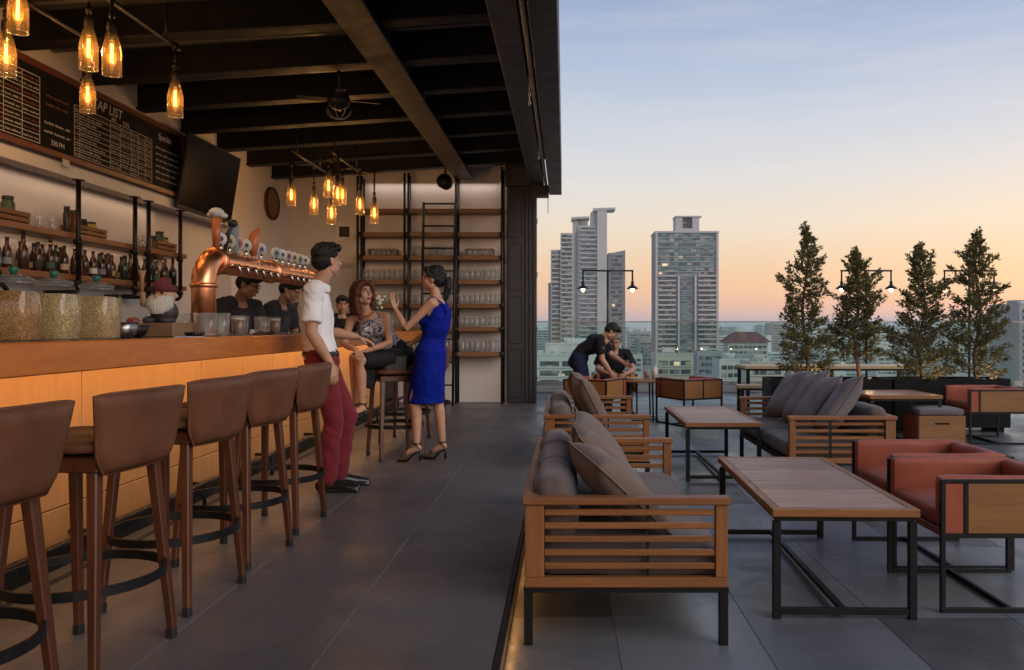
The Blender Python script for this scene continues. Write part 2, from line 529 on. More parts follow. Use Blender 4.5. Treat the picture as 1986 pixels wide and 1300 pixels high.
# left wall: bulkhead over a niche with the bottle shelves, full wall beyond it
NZ = 2.44
lw = MB()
lw.box((-4.6, Y0, 0), (-4.45, 10.4, NZ+0.2))
lw.box((-4.6, Y0, NZ), (-4.2, 10.4, 3.75))
lw.box((-4.6, 10.4, 0), (-4.2, YB+0.2, 3.75))
struct('wall_left', lw, MT['wall'])
st = MB(); st.box((-4.22, Y0, NZ-0.03), (-4.17, 10.39, NZ+0.07), 0.004)
struct('wall_trim', st, mat('white_trim', (0.72, 0.69, 0.66), 0.6, var=0.05))
bw = MB(); bw.box((-4.2, YB, 0), (-0.9, YB+0.2, 3.75))
struct('wall_back', bw, MT['wall'])

# roof: sloping deck, joists, main beam, edge beam, fascia
SLOPE = 0.064
def zr(x): return 3.49 + SLOPE*(x+0.9)
roof = MB()
prof = []
y = Y0
while y < YB+0.3:                                   # corrugated sheet, ribs run across
    prof += [(y, 0.0), (y+0.09, 0.0), (y+0.115, 0.045), (y+0.205, 0.045)]
    y += 0.23
xs = (-4.6, -0.06)
vsr = []; fsr = []
for yy, dz in prof:
    for x in xs: vsr.append((x, yy, zr(x)+0.25+dz))
n0 = len(vsr)
for yy, dz in prof:
    for x in xs: vsr.append((x, yy, zr(x)+0.40))
for i in range(len(prof)-1):
    a = 2*i
    fsr.append((a, a+2, a+3, a+1)); fsr.append((n0+a, n0+a+1, n0+a+3, n0+a+2))
roof.add(vsr, fsr, False)
bar_roof = struct('roof', roof, MT['deck'])
jm = None
Ys = [8.16 + 0.93*k for k in range(-12, 5)]
for yj in Ys:
    j = MB()
    ang = math.atan(SLOPE)
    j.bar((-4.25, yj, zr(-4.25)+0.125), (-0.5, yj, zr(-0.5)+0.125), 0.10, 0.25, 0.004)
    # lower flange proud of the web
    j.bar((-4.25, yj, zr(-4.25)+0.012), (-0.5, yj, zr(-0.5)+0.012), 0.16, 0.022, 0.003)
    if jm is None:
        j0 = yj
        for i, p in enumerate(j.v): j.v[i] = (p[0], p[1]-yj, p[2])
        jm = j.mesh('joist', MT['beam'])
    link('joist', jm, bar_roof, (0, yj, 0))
pm_ = None
for yj in Ys:                                        # purlins halfway between the joists, tight under the deck
    if pm_ is None:
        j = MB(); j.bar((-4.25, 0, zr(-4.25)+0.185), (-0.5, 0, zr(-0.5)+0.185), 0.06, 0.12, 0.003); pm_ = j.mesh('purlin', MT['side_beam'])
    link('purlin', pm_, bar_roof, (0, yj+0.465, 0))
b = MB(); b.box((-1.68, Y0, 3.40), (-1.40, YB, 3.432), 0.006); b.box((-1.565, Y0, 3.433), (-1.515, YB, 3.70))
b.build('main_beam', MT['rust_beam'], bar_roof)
b = MB(); b.box((-0.52, Y0, 3.28), (-0.315, YB+0.25, 3.62), 0.006)
b.build('edge_beam', MT['side_beam'], bar_roof)
b = MB(); b.box((-0.235, Y0, 3.17), (-0.045, YB+0.05, 3.75), 0.006)
b.build('fascia', MT['fascia'], bar_roof)
b = MB(); b.tube([(-0.275, Y0, 3.26), (-0.275, YB+0.1, 3.26)], 0.022, 10)
b.build('blind_rail', mat('grey_pipe', (0.22, 0.2, 0.19), 0.4, 0.6), bar_roof)
# end plate under the edge
b = MB(); b.box((-0.50, YB-0.2, 3.12), (-0.24, YB+0.05, 3.279), 0.004)
b.build('end_plate', MT['side_beam'], bar_roof)

b = MB(); b.box((-0.898, YB-0.16, 3.275), (-0.525, YB+0.2, 3.72), 0.004)
b.build('header', MT['side_beam'], bar_roof)
# outside the balustrade: edge of the terrace
kb = MB()
GY = 16.6
MT['kerb'] = mat('kerb_concrete', (0.18, 0.185, 0.19), 0.8, var=0.2, scale=2, bmp=0.1)
kb.box((-6, GY, TZ), (TX1+0.1, GY+0.3, TZ+0.12), 0.01)
kb.box((TX1-0.2, Y0, TZ), (TX1+0.1, GY-0.001, TZ+0.12), 0.01)
struct('terrace_kerb', kb, MT['kerb'])

# ================================================================== BAR COUNTER
MT['counter'] = wood('counter_wood', (0.66, 0.21, 0.032), (0.42, 0.11, 0.016), 1, 0.35, 3.0, 0.05, 0.35, 0.05, 9)
MT['panel'] = wood('panel_wood', (0.46, 0.26, 0.105), (0.36, 0.19, 0.07), 2, 0.5, 2.0, 0.06, 0.0, 0.05, 8)
MT['ctop'] = mat('dark_counter_top', (0.14, 0.10, 0.075), 0.3, var=0.2, scale=4)
ct = thing('bar_counter', 'long wooden bar counter with thick orange-brown edge and glowing panelled front', 'bar counter', (-2.4, 0, 0))
CY1 = 12.0
m = MB(); m.box((0.34, Y0+0.2, 0.964), (0.40, CY1, 1.092), 0.006); m.build('front_edge', MT['counter'], ct)
m = MB(); m.box((-0.42, Y0+0.2, 1.05), (0.339, CY1, 1.088), 0.004); m.build('worktop', MT['ctop'], ct)
m = MB(); m.box((-0.45, Y0+0.2, 0), (-0.40, CY1, 1.049)); m.box((-0.399, CY1-0.05, 0), (-0.03, CY1, 1.049)); m.build('carcass', MT['beam'], ct)
py = -2.65; k = 0
up_me = MB().box((-0.02, 0.003, 0.295), (0.0, 1.347, 1.049), 0.002).mesh('panel', MT['panel'])
lo_me = MB().box((-0.02, 0.003, 0.085), (0.0, 1.347, 0.289), 0.002).mesh('panel', MT['panel'])
bk = MB(); bk.box((-0.03, Y0+0.2, 0.0), (-0.021, CY1, 1.049)); bk.build('backing', MT['beam'], ct)
while py < CY1-0.2:
    if py + 1.35 <= CY1:
        link('panel', up_me, ct, (0, py-0.4+0.4, 0)); link('panel', lo_me, ct, (0, py, 0))
    py += 1.35
m = MB(); m.box((-0.02, Y0+0.2, 0.0), (-0.005, CY1, 0.08)); m.build('plinth', MT['beam'], ct)
m = MB(); m.tube([(0.13, Y0+0.2, 0.16), (0.13, CY1-0.3, 0.16)], 0.019, 10)
for k in range(12):
    yy = -2 + 1.2*k
    m.tube([(0.13, yy, 0.16), (0.0, yy, 0.16)], 0.012, 8); m.tube([(0.13, yy, 0.16), (0.13, yy, 0.0)], 0.012, 8)
m.build('foot_rail', MT['steel'], ct)
m = MB(); m.box((0.27, Y0+0.3, 1.030), (0.30, CY1-0.1, 1.049)); m.build('led_profile', mat('led_profile', (0.3, 0.3, 0.3), 0.4, 0.8), ct)

def area(name, loc, direction, sx, sy, power, col, spread=None, parent=None):
    l = bpy.data.lights.new(name, 'AREA'); l.shape = 'RECTANGLE'; l.size = sx; l.size_y = sy; l.energy = power; l.color = col
    if spread: l.spread = R(spread)
    o = bpy.data.objects.new(name, l); COL.objects.link(o)
    z = -Vector(direction).normalized(); y = Vector((0,1,0)); x = y.cross(z).normalized(); y = z.cross(x)
    Mx = Matrix((x, y, z)).transposed().to_4x4(); Mx.translation = Vector(loc)
    if parent is not None:
        o.parent = parent; Mx.translation = Vector(loc) - parent.location
    o.matrix_local = Mx
    return o
def point(name, loc, power, col, r=0.02, parent=None):
    l = bpy.data.lights.new(name, 'POINT'); l.energy = power; l.color = col; l.shadow_soft_size = r
    o = bpy.data.objects.new(name, l); COL.objects.link(o); o.location = loc
    if parent is not None: o.parent = parent
    return o
WARM = (1.0, 0.52, 0.2)
area('led_light', (-2.085, (Y0+CY1)/2, 1.026), (-0.6, 0, -0.8), 0.02, CY1-Y0-0.8, 40, WARM, parent=ct)
# step lighting: a strip under the nosing
area('step_led_light', (XE+0.002, 4.5, -0.04), (0.5, 0, -1), 0.008, 9.0, 2.4, (1.0, 0.45, 0.1))

# ================================================================== BAR STOOLS
MT['leather'] = mat('brown_leather', (0.125, 0.049, 0.024), 0.55, var=0.28, scale=5, bmp=0.15, bscale=160, spec=0.25)
MT['stool_wood'] = wood('stool_wood', (0.115, 0.034, 0.012), (0.045, 0.013, 0.005), 2, 0.42, 5, 0.08, 0.1)
MT['rubber'] = mat('rubber', (0.01, 0.01, 0.01), 0.7)
def make_stool(label, group):
    # local: sitter faces -X, backrest on the +X side; floor centre at the origin
    t = thing('bar_stool', label, 'bar stool', group=group)
    feet = [(0.19, -0.215), (0.19, 0.215), (-0.18, -0.215), (-0.18, 0.215)]
    tops = [(0.15, -0.155), (0.15, 0.155), (-0.15, -0.155), (-0.15, 0.155)]
    for (fx, fy), (tx, ty) in zip(feet, tops):
        m = MB(); m.taper((tx, ty, 0.70), (fx, fy, 0.035), 0.0195, 0.014); l = m.build('leg', MT['stool_wood'], t)
        m = MB(); m.taper((fx+(tx-fx)*0.05, fy+(ty-fy)*0.05, 0.036), (fx, fy, 0.0), 0.0155, 0.0155); m.build('foot_cap', MT['rubber'], l)
    m = MB()
    ring = [(0.262*math.cos(a)+0.0, 0.275*math.sin(a), 0.29) for a in [2*math.pi*k/48 for k in range(48)]]
    vs = []; fs = []
    for k in range(48):                                    # flat steel hoop
        a = 2*math.pi*k/48
        for rr, zz in ((0.248, 0.275), (0.258, 0.275), (0.258, 0.308), (0.248, 0.308)):
            vs.append((rr*math.cos(a), rr*1.02*math.sin(a), zz))
    for k in range(48):
        for j in range(4):
            fs.append((k*4+j, ((k+1) % 48)*4+j, ((k+1) % 48)*4+(j+1) % 4, k*4+(j+1) % 4))
    m.add(vs, fs, False)
    m.build('foot_ring', MT['steel'], t)
    m = MB(); m.box((-0.178, -0.182, 0.675), (0.178, 0.182, 0.728), 0.006); m.build('apron', MT['stool_wood'], t)
    # seat cushion with rounded corners
    m = MB(); vs = []; fs = []
    prof = [(0.94, 0.742), (0.98, 0.748), (0.98, 0.764), (0.95, 0.776), (0.85, 0.783), (0.4, 0.788)]
    N = 40
    for f, z in prof:
        for k in range(N):
            a = 2*math.pi*k/N; c, s_ = math.cos(a), math.sin(a); e = 0.45
            vs.append((0.215*f*math.copysign(abs(c)**e, c), 0.225*f*math.copysign(abs(s_)**e, s_), z))
    for i in range(len(prof)-1):
        for k in range(N): fs.append((i*N+k, i*N+(k+1) % N, (i+1)*N+(k+1) % N, (i+1)*N+k))
    fs.append(list(range(N))[::-1]); fs.append([(len(prof)-1)*N+k for k in range(N)])
    m.add(vs, fs, True); m.build('seat', MT['leather'], t)
    # padded backrest: a curved shell, wider at the top
    m = MB(); NU, NV = 18, 12; vs = []; fs = []
    def shell(u, v, side):
        z = 0.672 + 0.262*v
        half = 0.198 + 0.05*v - 0.03*max(0, 0.22-v)*4
        z -= 0.006*abs(u)**6*v
        x = 0.205 + 0.035*v - 0.028*u*u*(0.55+0.3*v)
        th = 0.017*(1-abs(u)**14)*(1-abs(2*v-1)**16) + 0.007
        return Vector((x + side*th, u*half, z))
    for side in (1, -1):
        for i in range(NV+1):
            for j in range(NU+1):
                vs.append(shell(-1+2*j/NU, i/NV, side))
    W_ = NU+1; off = (NV+1)*W_
    for i in range(NV):
        for j in range(NU):
            a = i*W_+j
            fs.append((a, a+1, a+W_+1, a+W_)); fs.append((off+a, off+a+W_, off+a+W_+1, off+a+1))
    per = [j for j in range(NU)] + [i*W_+NU for i in range(NV)] + [NV*W_+NU-j for j in range(NU)] + [(NV-i)*W_ for i in range(NV)]
    for q in range(len(per)):
        a, b_ = per[q], per[(q+1) % len(per)]
        fs.append((b_, a, off+a, off+b_))
    m.add(vs, fs, True); br = m.build('backrest', MT['leather'], t)
    m = MB(); pts = [vs[off+a]*0.5 + vs[a]*0.5 for a in per]                       # piping round the edge
    m.tube(pts, 0.0065, 6, closed=True); m.build('piping', MT['leather'], br)
    return t
SG = 'brown leather bar stools along the counter'
stool = make_stool('brown leather bar stool, fourth along the bar from the standing man in white', SG)
stool.location = (-1.665, 2.86, 0); stool.rotation_euler.z = R(-6)
NUM = ['first', 'second', 'third', 'fourth', 'fifth']
for yy, rz, lb in ((2.22, -8, 'brown leather bar stool, fifth along the bar from the standing man in white'),
                   (3.51, -7, 'brown leather bar stool, third along the bar from the standing man in white'),
                   (4.14, -8, 'brown leather bar stool, second along the bar from the standing man in white'),
                   (4.79, -4, 'brown leather bar stool pulled up right beside the standing man in white')):
    dup(stool, (-1.66 if yy > 2.5 else -1.70, yy, 0), R(rz), lb, SG)
SEAT_LOC = (-1.50, 7.28, 0)
dup(stool, SEAT_LOC, R(28), 'brown leather bar stool that the woman in the patterned top sits on', SG)
dup(stool, (-1.62, 8.35, 0), R(-8), 'empty brown bar stool behind the seated woman and the woman in blue', SG)
dup(stool, (-1.55, 9.35, 0), R(6), 'last brown bar stool down the bar, next to the glass shelves', SG)

# ================================================================== BACK BAR (left wall)
MT['shelf_wood'] = wood('shelf_wood', (0.30, 0.115, 0.04), (0.18, 0.06, 0.02), 1, 0.45, 4, 0.06, 0.1)
MT['rack_wood'] = wood('rack_wood', (0.24, 0.125, 0.055), (0.15, 0.07, 0.03), 0, 0.5, 4, 0.08)
MT['crate_wood'] = wood('crate_wood', (0.26, 0.12, 0.05), (0.16, 0.07, 0.03), 1, 0.6, 5, 0.1)
for nm, z, lb in (('wall_shelf', 1.90, 'upper wooden wall shelf holding small crates and jars behind the bar'),
                  ('wall_shelf', 1.545, 'lower wooden wall shelf lined with beer bottles behind the bar')):
    m = MB(); m.box((-4.449, 2.0, z), (-4.19, 9.15, z+0.05), 0.004)
    tag(m.build(nm, MT['shelf_wood']), lb, 'shelf', 'wall shelves behind the bar')
def pipe_support(y, lb, twin=False):
    t = thing('shelf_pipe', lb, 'pipe', (-4.155, y, 1.5), group='iron pipes holding the wall shelves')
    m = MB(); m.tube([(0, 0, NZ-1.5-0.03), (0, 0, -0.03)], 0.021, 10)
    m.tube([(0, 0, -0.03), (-0.03, 0, -0.055), (-0.29, 0, -0.055)], 0.019, 10); m.build('pipe', MT['iron'], t)
    for z in (0.02, 0.375):
        m = MB(); m.tube([(0, 0, z-0.025), (0, 0, z+0.03)], 0.029, 10)
        m.tube([(0, 0, z), (-0.035, 0, z)], 0.019, 8); m.build('fitting', MT['iron'], t)
    m = MB(); m.lathe([(0.05, NZ-1.5-0.042), (0.05, NZ-1.5-0.034), (0.028, NZ-1.5-0.03)], 14); m.build('flange', MT['iron'], t)
pipe_support(7.05, 'dark iron pipe between the shelves, in front of the upper crate of jars')
pipe_support(7.98, 'single dark iron pipe dropping through both wall shelves below the beer board')
pipe_support(8.24, 'dark iron pipe twinned close beside another in the middle of the wall shelves')
pipe_support(8.92, 'dark iron pipe at the end of the wall shelves below the television')

area('shelf_light', (-4.36, 5.6, NZ-0.035), (-0.1, 0, -1), 0.03, 6.6, 3.4, (1.0, 0.66, 0.42))
area('shelf_light', (-4.30, 5.6, 1.895), (-0.2, 0, -1), 0.02, 6.6, 4, (1.0, 0.62, 0.36))

# bottles
def glassy(name, c, rough=0.12):
    return mat(name, c, rough, 0.0, 0.2, 10, rvar=0.04, spec=0.6)
BG = [glassy('brown_bottle_glass', (0.045, 0.018, 0.008)), glassy('dark_bottle_glass', (0.012, 0.012, 0.012)), glassy('green_bottle_glass', (0.012, 0.035, 0.018))]
LC = [('cream', mat('cream_label', (0.55, 0.47, 0.33), 0.7)), ('white', mat('white_label', (0.6, 0.6, 0.6), 0.7)), ('red', mat('red_label', (0.14, 0.03, 0.025), 0.7)),
      ('yellow', mat('yellow_label', (0.36, 0.28, 0.10), 0.7)), ('black', mat('black_label', (0.02, 0.02, 0.025), 0.7)), ('green', mat('green_label', (0.05, 0.11, 0.07), 0.7)), ('blue', mat('blue_label', (0.20, 0.24, 0.30), 0.7))]
CAPM = [mat('gold_cap', (0.4, 0.25, 0.06), 0.35, 0.8), mat('dark_cap', (0.03, 0.03, 0.03), 0.4, 0.5)]
bprof = [[(0.031, 0), (0.034, 0.004), (0.034, 0.135), (0.032, 0.152), (0.020, 0.182), (0.0145, 0.20), (0.0135, 0.235), (0.0155, 0.238), (0.0155, 0.246)],
         [(0.036, 0), (0.039, 0.004), (0.039, 0.15), (0.036, 0.17), (0.022, 0.20), (0.016, 0.225), (0.015, 0.285), (0.018, 0.288), (0.018, 0.298)]]
bmesh_ = {}
def bottle(loc, size, g, lab, cap, label, rotz, group):
    key = (size, g, lab, cap)
    if key not in bmesh_:
        p = bprof[size]
        m = MB(); m.lathe(p, 16); a = m.mesh('bottle', BG[g])
        r = p[1][0]+0.0008; h = p[2][1]
        m = MB(); m.lathe([(r, h*0.30), (r, h*0.68)], 16); m.f = m.f[:-2]; m.m = m.m[:-2]; m.sm = m.sm[:-2]; b = m.mesh('label', LC[lab][1])
        zt = p[-1][1]
        m = MB(); m.lathe([(p[-1][0]+0.002, zt-0.006), (p[-1][0]+0.001, zt+0.003), (0.006, zt+0.005)], 12); c = m.mesh('cap', CAPM[cap])
        bmesh_[key] = (a, b, c)
    a, b, c = bmesh_[key]
    o = link('beer_bottle', a, None, loc, rotz)
    tag(o, label, 'bottle', group)
    link('cap', c, o)
    if rotz > 2.6: link('label', b, o)
    return o
BNAME = ['brown', 'black', 'green']
y = 5.95
rb = random.Random(3)
while y < 9.05:
    if min(abs(y-q) for q in (7.05, 7.98, 8.24, 8.92)) > -1:
        sz = rb.choice([0, 0, 0, 1]); g = rb.choice([0, 0, 0, 0, 1, 2]); lab = rb.randrange(len(LC)); cp = rb.randrange(2)
        x = -4.30 + rb.uniform(-0.05, 0.03)
        bottle((x, y, 1.595), sz, g, lab, cp, f'{"tall" if sz else "short"} {BNAME[g]} glass beer bottle {"with "+LC[lab][0]+" label" if (rz_ := rb.uniform(0, 6)) > 2.6 else "without label"} on lower wall shelf', rz_, 'beer bottles on the lower wall shelf')
    y += rb.choice([0.085, 0.09, 0.10, 0.13])

y = 5.98
while y < 9.0:                                       # a second, looser row behind
    sz = rb.choice([0, 1]); g = rb.choice([0, 0, 1]); lab = rb.randrange(len(LC)); rz_ = rb.uniform(0, 6)
    bottle((-4.40, y, 1.595), sz, g, lab, rb.randrange(2), f'{"tall" if sz else "short"} {BNAME[g]} glass bottle {"with "+LC[lab][0]+" label" if rz_ > 2.6 else "without label"} against the wall, back row of lower shelf', rz_, 'bottles in the back row of the lower wall shelf')
    y += rb.choice([0.11, 0.14, 0.17, 0.3])
# small crates, jars and glasses on the upper shelf
cup_prof = [(0.026, 0.0), (0.030, 0.004), (0.036, 0.11), (0.0345, 0.11), (0.0285, 0.008), (0.001, 0.007)]
stein_prof = [(0.030, 0.0), (0.036, 0.003), (0.037, 0.125), (0.0345, 0.125), (0.0335, 0.018), (0.001, 0.016)]
cup_me = MB().lathe(cup_prof, 14).mesh('drinking_glass', MT['glass_cup'])
stein_m = MB().lathe(stein_prof, 14)
stein_me = stein_m.mesh('beer_mug', MT['glass_cup'])
hn = MB(); hn.tube([(0.036, 0, 0.10), (0.065, 0, 0.098), (0.072, 0, 0.065), (0.062, 0, 0.032), (0.036, 0, 0.028)], 0.006, 6)
hn_me = hn.mesh('handle', MT['glass_cup'])
def drink_glass(loc, label, group, rz=0.0, mug=False, scale=1.0):
    o = link('beer_mug' if mug else 'drinking_glass', stein_me if mug else cup_me, None, loc, rz)
    o.scale = (scale, scale, scale)
    tag(o, label, 'mug' if mug else 'glass', group)
    if mug: link('handle', hn_me, o)
    return o
def crate(loc, dx, dy, h, label, name='wooden_crate', rotz=0.0, wm=None):
    t = thing(name, label, 'crate', loc, rotz)
    wm = wm or MT['crate_wood']
    m = MB(); m.box((-dx/2, -dy/2, 0), (dx/2, dy/2, 0.012), 0.002); m.build('base', wm, t)
    for sx in (-1, 1):
        for k in range(2):
            z = 0.02 + k*h*0.5
            m = MB(); m.box((sx*dx/2-0.007, -dy/2, z), (sx*dx/2+0.007, dy/2, z+h*0.38), 0.002); m.build('slat', wm, t)
    for sy in (-1, 1):
        m = MB(); m.box((-dx/2+0.008, sy*dy/2-0.007, 0.013), (dx/2-0.008, sy*dy/2+0.007, h), 0.002); m.build('end_board', wm, t)
    return t
JM = [mat('jar_yellow', (0.42, 0.33, 0.06), 0.4), mat('jar_dark', (0.03, 0.025, 0.02), 0.3), mat('jar_green', (0.05, 0.10, 0.05), 0.35), mat('jar_red', (0.18, 0.03, 0.02), 0.35), mat('jar_tan', (0.35, 0.22, 0.10), 0.4)]
JN = ['yellow', 'dark', 'green', 'red', 'tan']
LID = mat('jar_lid', (0.05, 0.045, 0.04), 0.4, 0.6)
def jar(loc, r, h, k, label):
    o = MB().lathe([(r*0.92, 0), (r, 0.006), (r, h*0.72), (r*0.75, h*0.82), (r*0.75, h*0.86)], 14).build('jar', JM[k], None, loc)
    tag(o, label, 'jar', 'small jars on the upper wall shelf')
    MB().lathe([(r*0.8, h*0.86), (r*0.82, h*0.88), (r*0.82, h), (0.004, h*1.01)], 14).build('lid', LID, o)
    return o
US = 1.951
crate((-4.32, 6.28, US), 0.16, 0.52, 0.09, 'wooden crate of jars on upper shelf below the first price table', 'wooden_crate')
for y_, r, h, k, nm in ((6.10, 0.045, 0.17, 0, 'squat yellow jar in the crate below the first price table'), (6.24, 0.035, 0.13, 4, 'small tan jar in the crate below the first price table'), (6.40, 0.05, 0.20, 2, 'tall green jar in the crate below the first price table')):
    jar((-4.32, y_, US+0.013), r, h, k, nm)
for k in range(5):
    drink_glass((-4.31 + 0.03*(k % 2), 6.63+0.085*k, US), 'clear tumbler on the upper wall shelf between two crates', 'tumblers on the upper wall shelf')
crate((-4.32, 7.42, US), 0.16, 0.44, 0.08, 'wooden crate of jars on upper shelf between the iron pipes')
for y_, r, h, k, nm in ((7.16, 0.03, 0.23, 1, 'slim dark bottle-shaped jar standing outside the crate of jars'), (7.27, 0.045, 0.21, 3, 'tall red jar in the crate between the iron pipes'), (7.40, 0.04, 0.15, 1, 'dark jar in the crate between the iron pipes'), (7.53, 0.05, 0.14, 0, 'yellow jar in the crate between the iron pipes')):
    jar((-4.32, y_, US+0.013), r, h, k, nm)
crate((-4.32, 8.80, US), 0.16, 0.42, 0.09, 'wooden crate of jars on upper shelf at the end below the television')
for y_, r, h, k, nm in ((8.68, 0.04, 0.14, 1, 'dark jar in the crate below the television'), (8.80, 0.05, 0.20, 2, 'green jar in the crate below the television'), (8.92, 0.04, 0.15, 4, 'tan jar in the crate below the television')):
    jar((-4.32, y_, US+0.013), r, h, k, nm)
for k in range(3):
    drink_glass((-4.30, 8.36+0.08*k, US), 'clear tumbler on the upper wall shelf beside the twin pipes', 'tumblers on the upper wall shelf')

# work counter behind the bar
t = thing('back_counter', 'dark back counter with steel top along the wall behind the bar', 'counter', (-4.16, 0, 0))
m = MB(); m.box((-0.28, 1.0, 0.0), (0.28, 10.35, 0.86), 0.004); m.build('cabinet', MT['beam'], t)
m = MB(); m.box((-0.28, 0.98, 0.861), (0.31, 10.37, 0.9), 0.004); m.build('top', mat('steel_top', (0.35, 0.34, 0.33), 0.35, 0.9), t)

# ------------------------------------------------------------------ chalkboard
CHALK = mat('chalk', (0.62, 0.60, 0.57), 0.95, var=0.25, scale=120)
CHALK2 = mat('red_chalk', (0.30, 0.10, 0.09), 0.95, var=0.25, scale=120)
BX = -4.15
bz0, bz1, by0, by1 = 2.53, 3.235, 3.4, 8.98
cb = thing('chalkboard', 'long black chalkboard in reddish wooden frame listing beers in chalk tables', 'chalkboard', (BX, by0, bz0))
m = MB(); m.box((-0.03, 0.05, 0.05), (0.0, by1-by0-0.05, bz1-bz0-0.05)); m.build('board', mat('blackboard', (0.006, 0.006, 0.0065), 0.8, var=0.6, scale=3, spec=0.2), cb)
FW = wood('frame_wood', (0.17, 0.05, 0.025), (0.10, 0.03, 0.015), 1, 0.45, 4)
for lo, hi in (((-0.045, 0, 0), (0.02, by1-by0, 0.05)), ((-0.045, 0, bz1-bz0-0.05), (0.02, by1-by0, bz1-bz0)), ((-0.045, 0, 0.051), (0.02, 0.05, bz1-bz0-0.051)), ((-0.045, by1-by0-0.05, 0.051), (0.02, by1-by0, bz1-bz0-0.051))):
    m = MB(); m.box(lo, hi, 0.004); m.build('frame', FW, cb)
def text(name, s, size, loc, parent, m, shear=0.0):
    c = bpy.data.curves.new(name, 'FONT'); c.body = s; c.size = size; c.extrude = 0.0006; c.shear = shear; c.resolution_u = 3
    o = bpy.data.objects.new(name, c); COL.objects.link(o)
    dg = bpy.context.evaluated_depsgraph_get()
    me = bpy.data.meshes.new_from_object(o.evaluated_get(dg))
    bpy.data.objects.remove(o); bpy.data.curves.remove(c)
    me.materials.clear(); me.materials.append(m)
    q = link(name, me, parent, loc)
    q.rotation_euler = Matrix(((0,0,1),(1,0,0),(0,1,0))).to_euler()
    return q
def cbz(z): return z - bz0
def cby(y): return y - by0
GX = 0.0025
rs = random.Random(11)
def scribble(mb, y0, y1, z, h):
    """a line of cursive-looking chalk"""
    y = y0
    while y < y1 - h*0.5:
        wl = min(rs.uniform(1.6, 4.2)*h, y1-y); n = max(3, int(wl/(h*0.28)))
        pts = [(GX, y + wl*i/n, z + (h*0.5 if i % 2 else -h*0.1) * rs.uniform(0.5, 1.2)) for i in range(n+1)]
        for a, b in zip(pts, pts[1:]): mb.bar(a, b, 0.0012, h*0.13, up=(0, 0, 1))
        y += wl + h*0.55
def chalk_table(y0, y1, z0, z1, cols, rows, head):
    g = MB(); t_ = 0.0055
    for c in cols: g.box((GX-0.001, cby(y0+(y1-y0)*c)-t_/2, cbz(z0)), (GX+0.0004, cby(y0+(y1-y0)*c)+t_/2, cbz(z1)))
    zs = [z1 - head - (z1-head-z0)*k/rows for k in range(rows+1)]
    for z in zs: g.box((GX-0.0006, cby(y0), cbz(z)-t_/2), (GX+0.0008, cby(y1), cbz(z)+t_/2))
    g.build('chalk_grid', CHALK, cb)
    w = MB(); w2 = MB()
    for k in range(rows):
        z = (zs[k]+zs[k+1])/2 - 0.008
        for a, b in zip(cols, cols[1:]):
            ya, yb_ = y0+(y1-y0)*a, y0+(y1-y0)*b
            scribble(w2 if rs.random() < 0.3 else w, cby(ya)+0.012, cby(yb_ if b-a < 0.2 else ya+(yb_-ya)*rs.uniform(0.55, 0.95))-0.012, cbz(z), 0.026)
    w.build('chalk_writing', CHALK, cb)['kind'] = 'stuff'; w2.build('chalk_writing', CHALK2, cb)['kind'] = 'stuff'
chalk_table(4.6, 6.52, 2.60, 3.12, [0, 0.30, 0.42, 0.54, 0.66, 0.78, 0.89, 1.0], 8, 0.0)
chalk_table(6.98, 8.29, 2.60, 3.03, [0, 0.06, 0.42, 0.55, 0.70, 0.80, 0.90, 1.0], 9, 0.0)
text('title', 'TAP LIST', 0.125, (GX, cby(7.25), cbz(3.085)), cb, CHALK, 0.15)
text('heading', 'NAME', 0.055, (GX, cby(7.14), cbz(3.04)), cb, CHALK2)
text('heading', 'ABV', 0.045, (GX, cby(7.55), cbz(3.04)), cb, CHALK)
text('heading', 'TYPE', 0.055, (GX, cby(7.74), cbz(3.04)), cb, CHALK)
text('heading', 'Specials', 0.09, (GX, cby(8.42), cbz(3.07)), cb, CHALK, 0.2)
w = MB()
for k in range(6): scribble(w, cby(8.37), cby(8.86), cbz(2.97-0.062*k), 0.034)
for k in range(2): scribble(w, cby(6.58), cby(6.92), cbz(2.78-0.07*k), 0.034)
w.build('chalk_writing', CHALK, cb)['kind'] = 'stuff'
text('note', '330 PM', 0.06, (GX, cby(6.66), cbz(2.62)), cb, CHALK)
w = MB()
for k in range(2): scribble(w, cby(6.60), cby(6.90), cbz(3.0-0.07*k), 0.034)
w.build('chalk_writing', CHALK2, cb)['kind'] = 'stuff'
tag(MB().box((0, 0, 0), (0.006, 0.09, 0.055), 0.001).build('paper_tag', mat('paper', (0.6, 0.57, 0.52), 0.8), None, (-4.128, 6.78, 2.475)), 'small white paper tag fixed to the bottom frame of the chalkboard', 'tag')

# ------------------------------------------------------------------ television
t = thing('television', 'large black flat television tilted down from the wall beside the chalkboard', 'television', (-4.16, 9.45, 2.84))
Mt = Matrix.Rotation(R(9), 4, 'Y') @ Matrix.Translation((0.10, 0, 0))
m = MB(); m.cbox((0, 0, 0), (0.02, 0.70, 0.40), 0.006, Mt); m.build('housing', mat('tv_plastic', (0.012, 0.012, 0.013), 0.35), t)
m = MB(); m.cbox((0.0225, 0, 0.005), (0.002, 0.685, 0.38), 0.0, Mt); m.build('screen', mat('tv_screen', (0.004, 0.004, 0.005), 0.35, rvar=0.03, spec=0.05), t)
m = MB(); m.box((-0.035, -0.2, -0.12), (0.08, 0.2, 0.12), 0.01); m.build('wall_mount', MT['steel'], t)
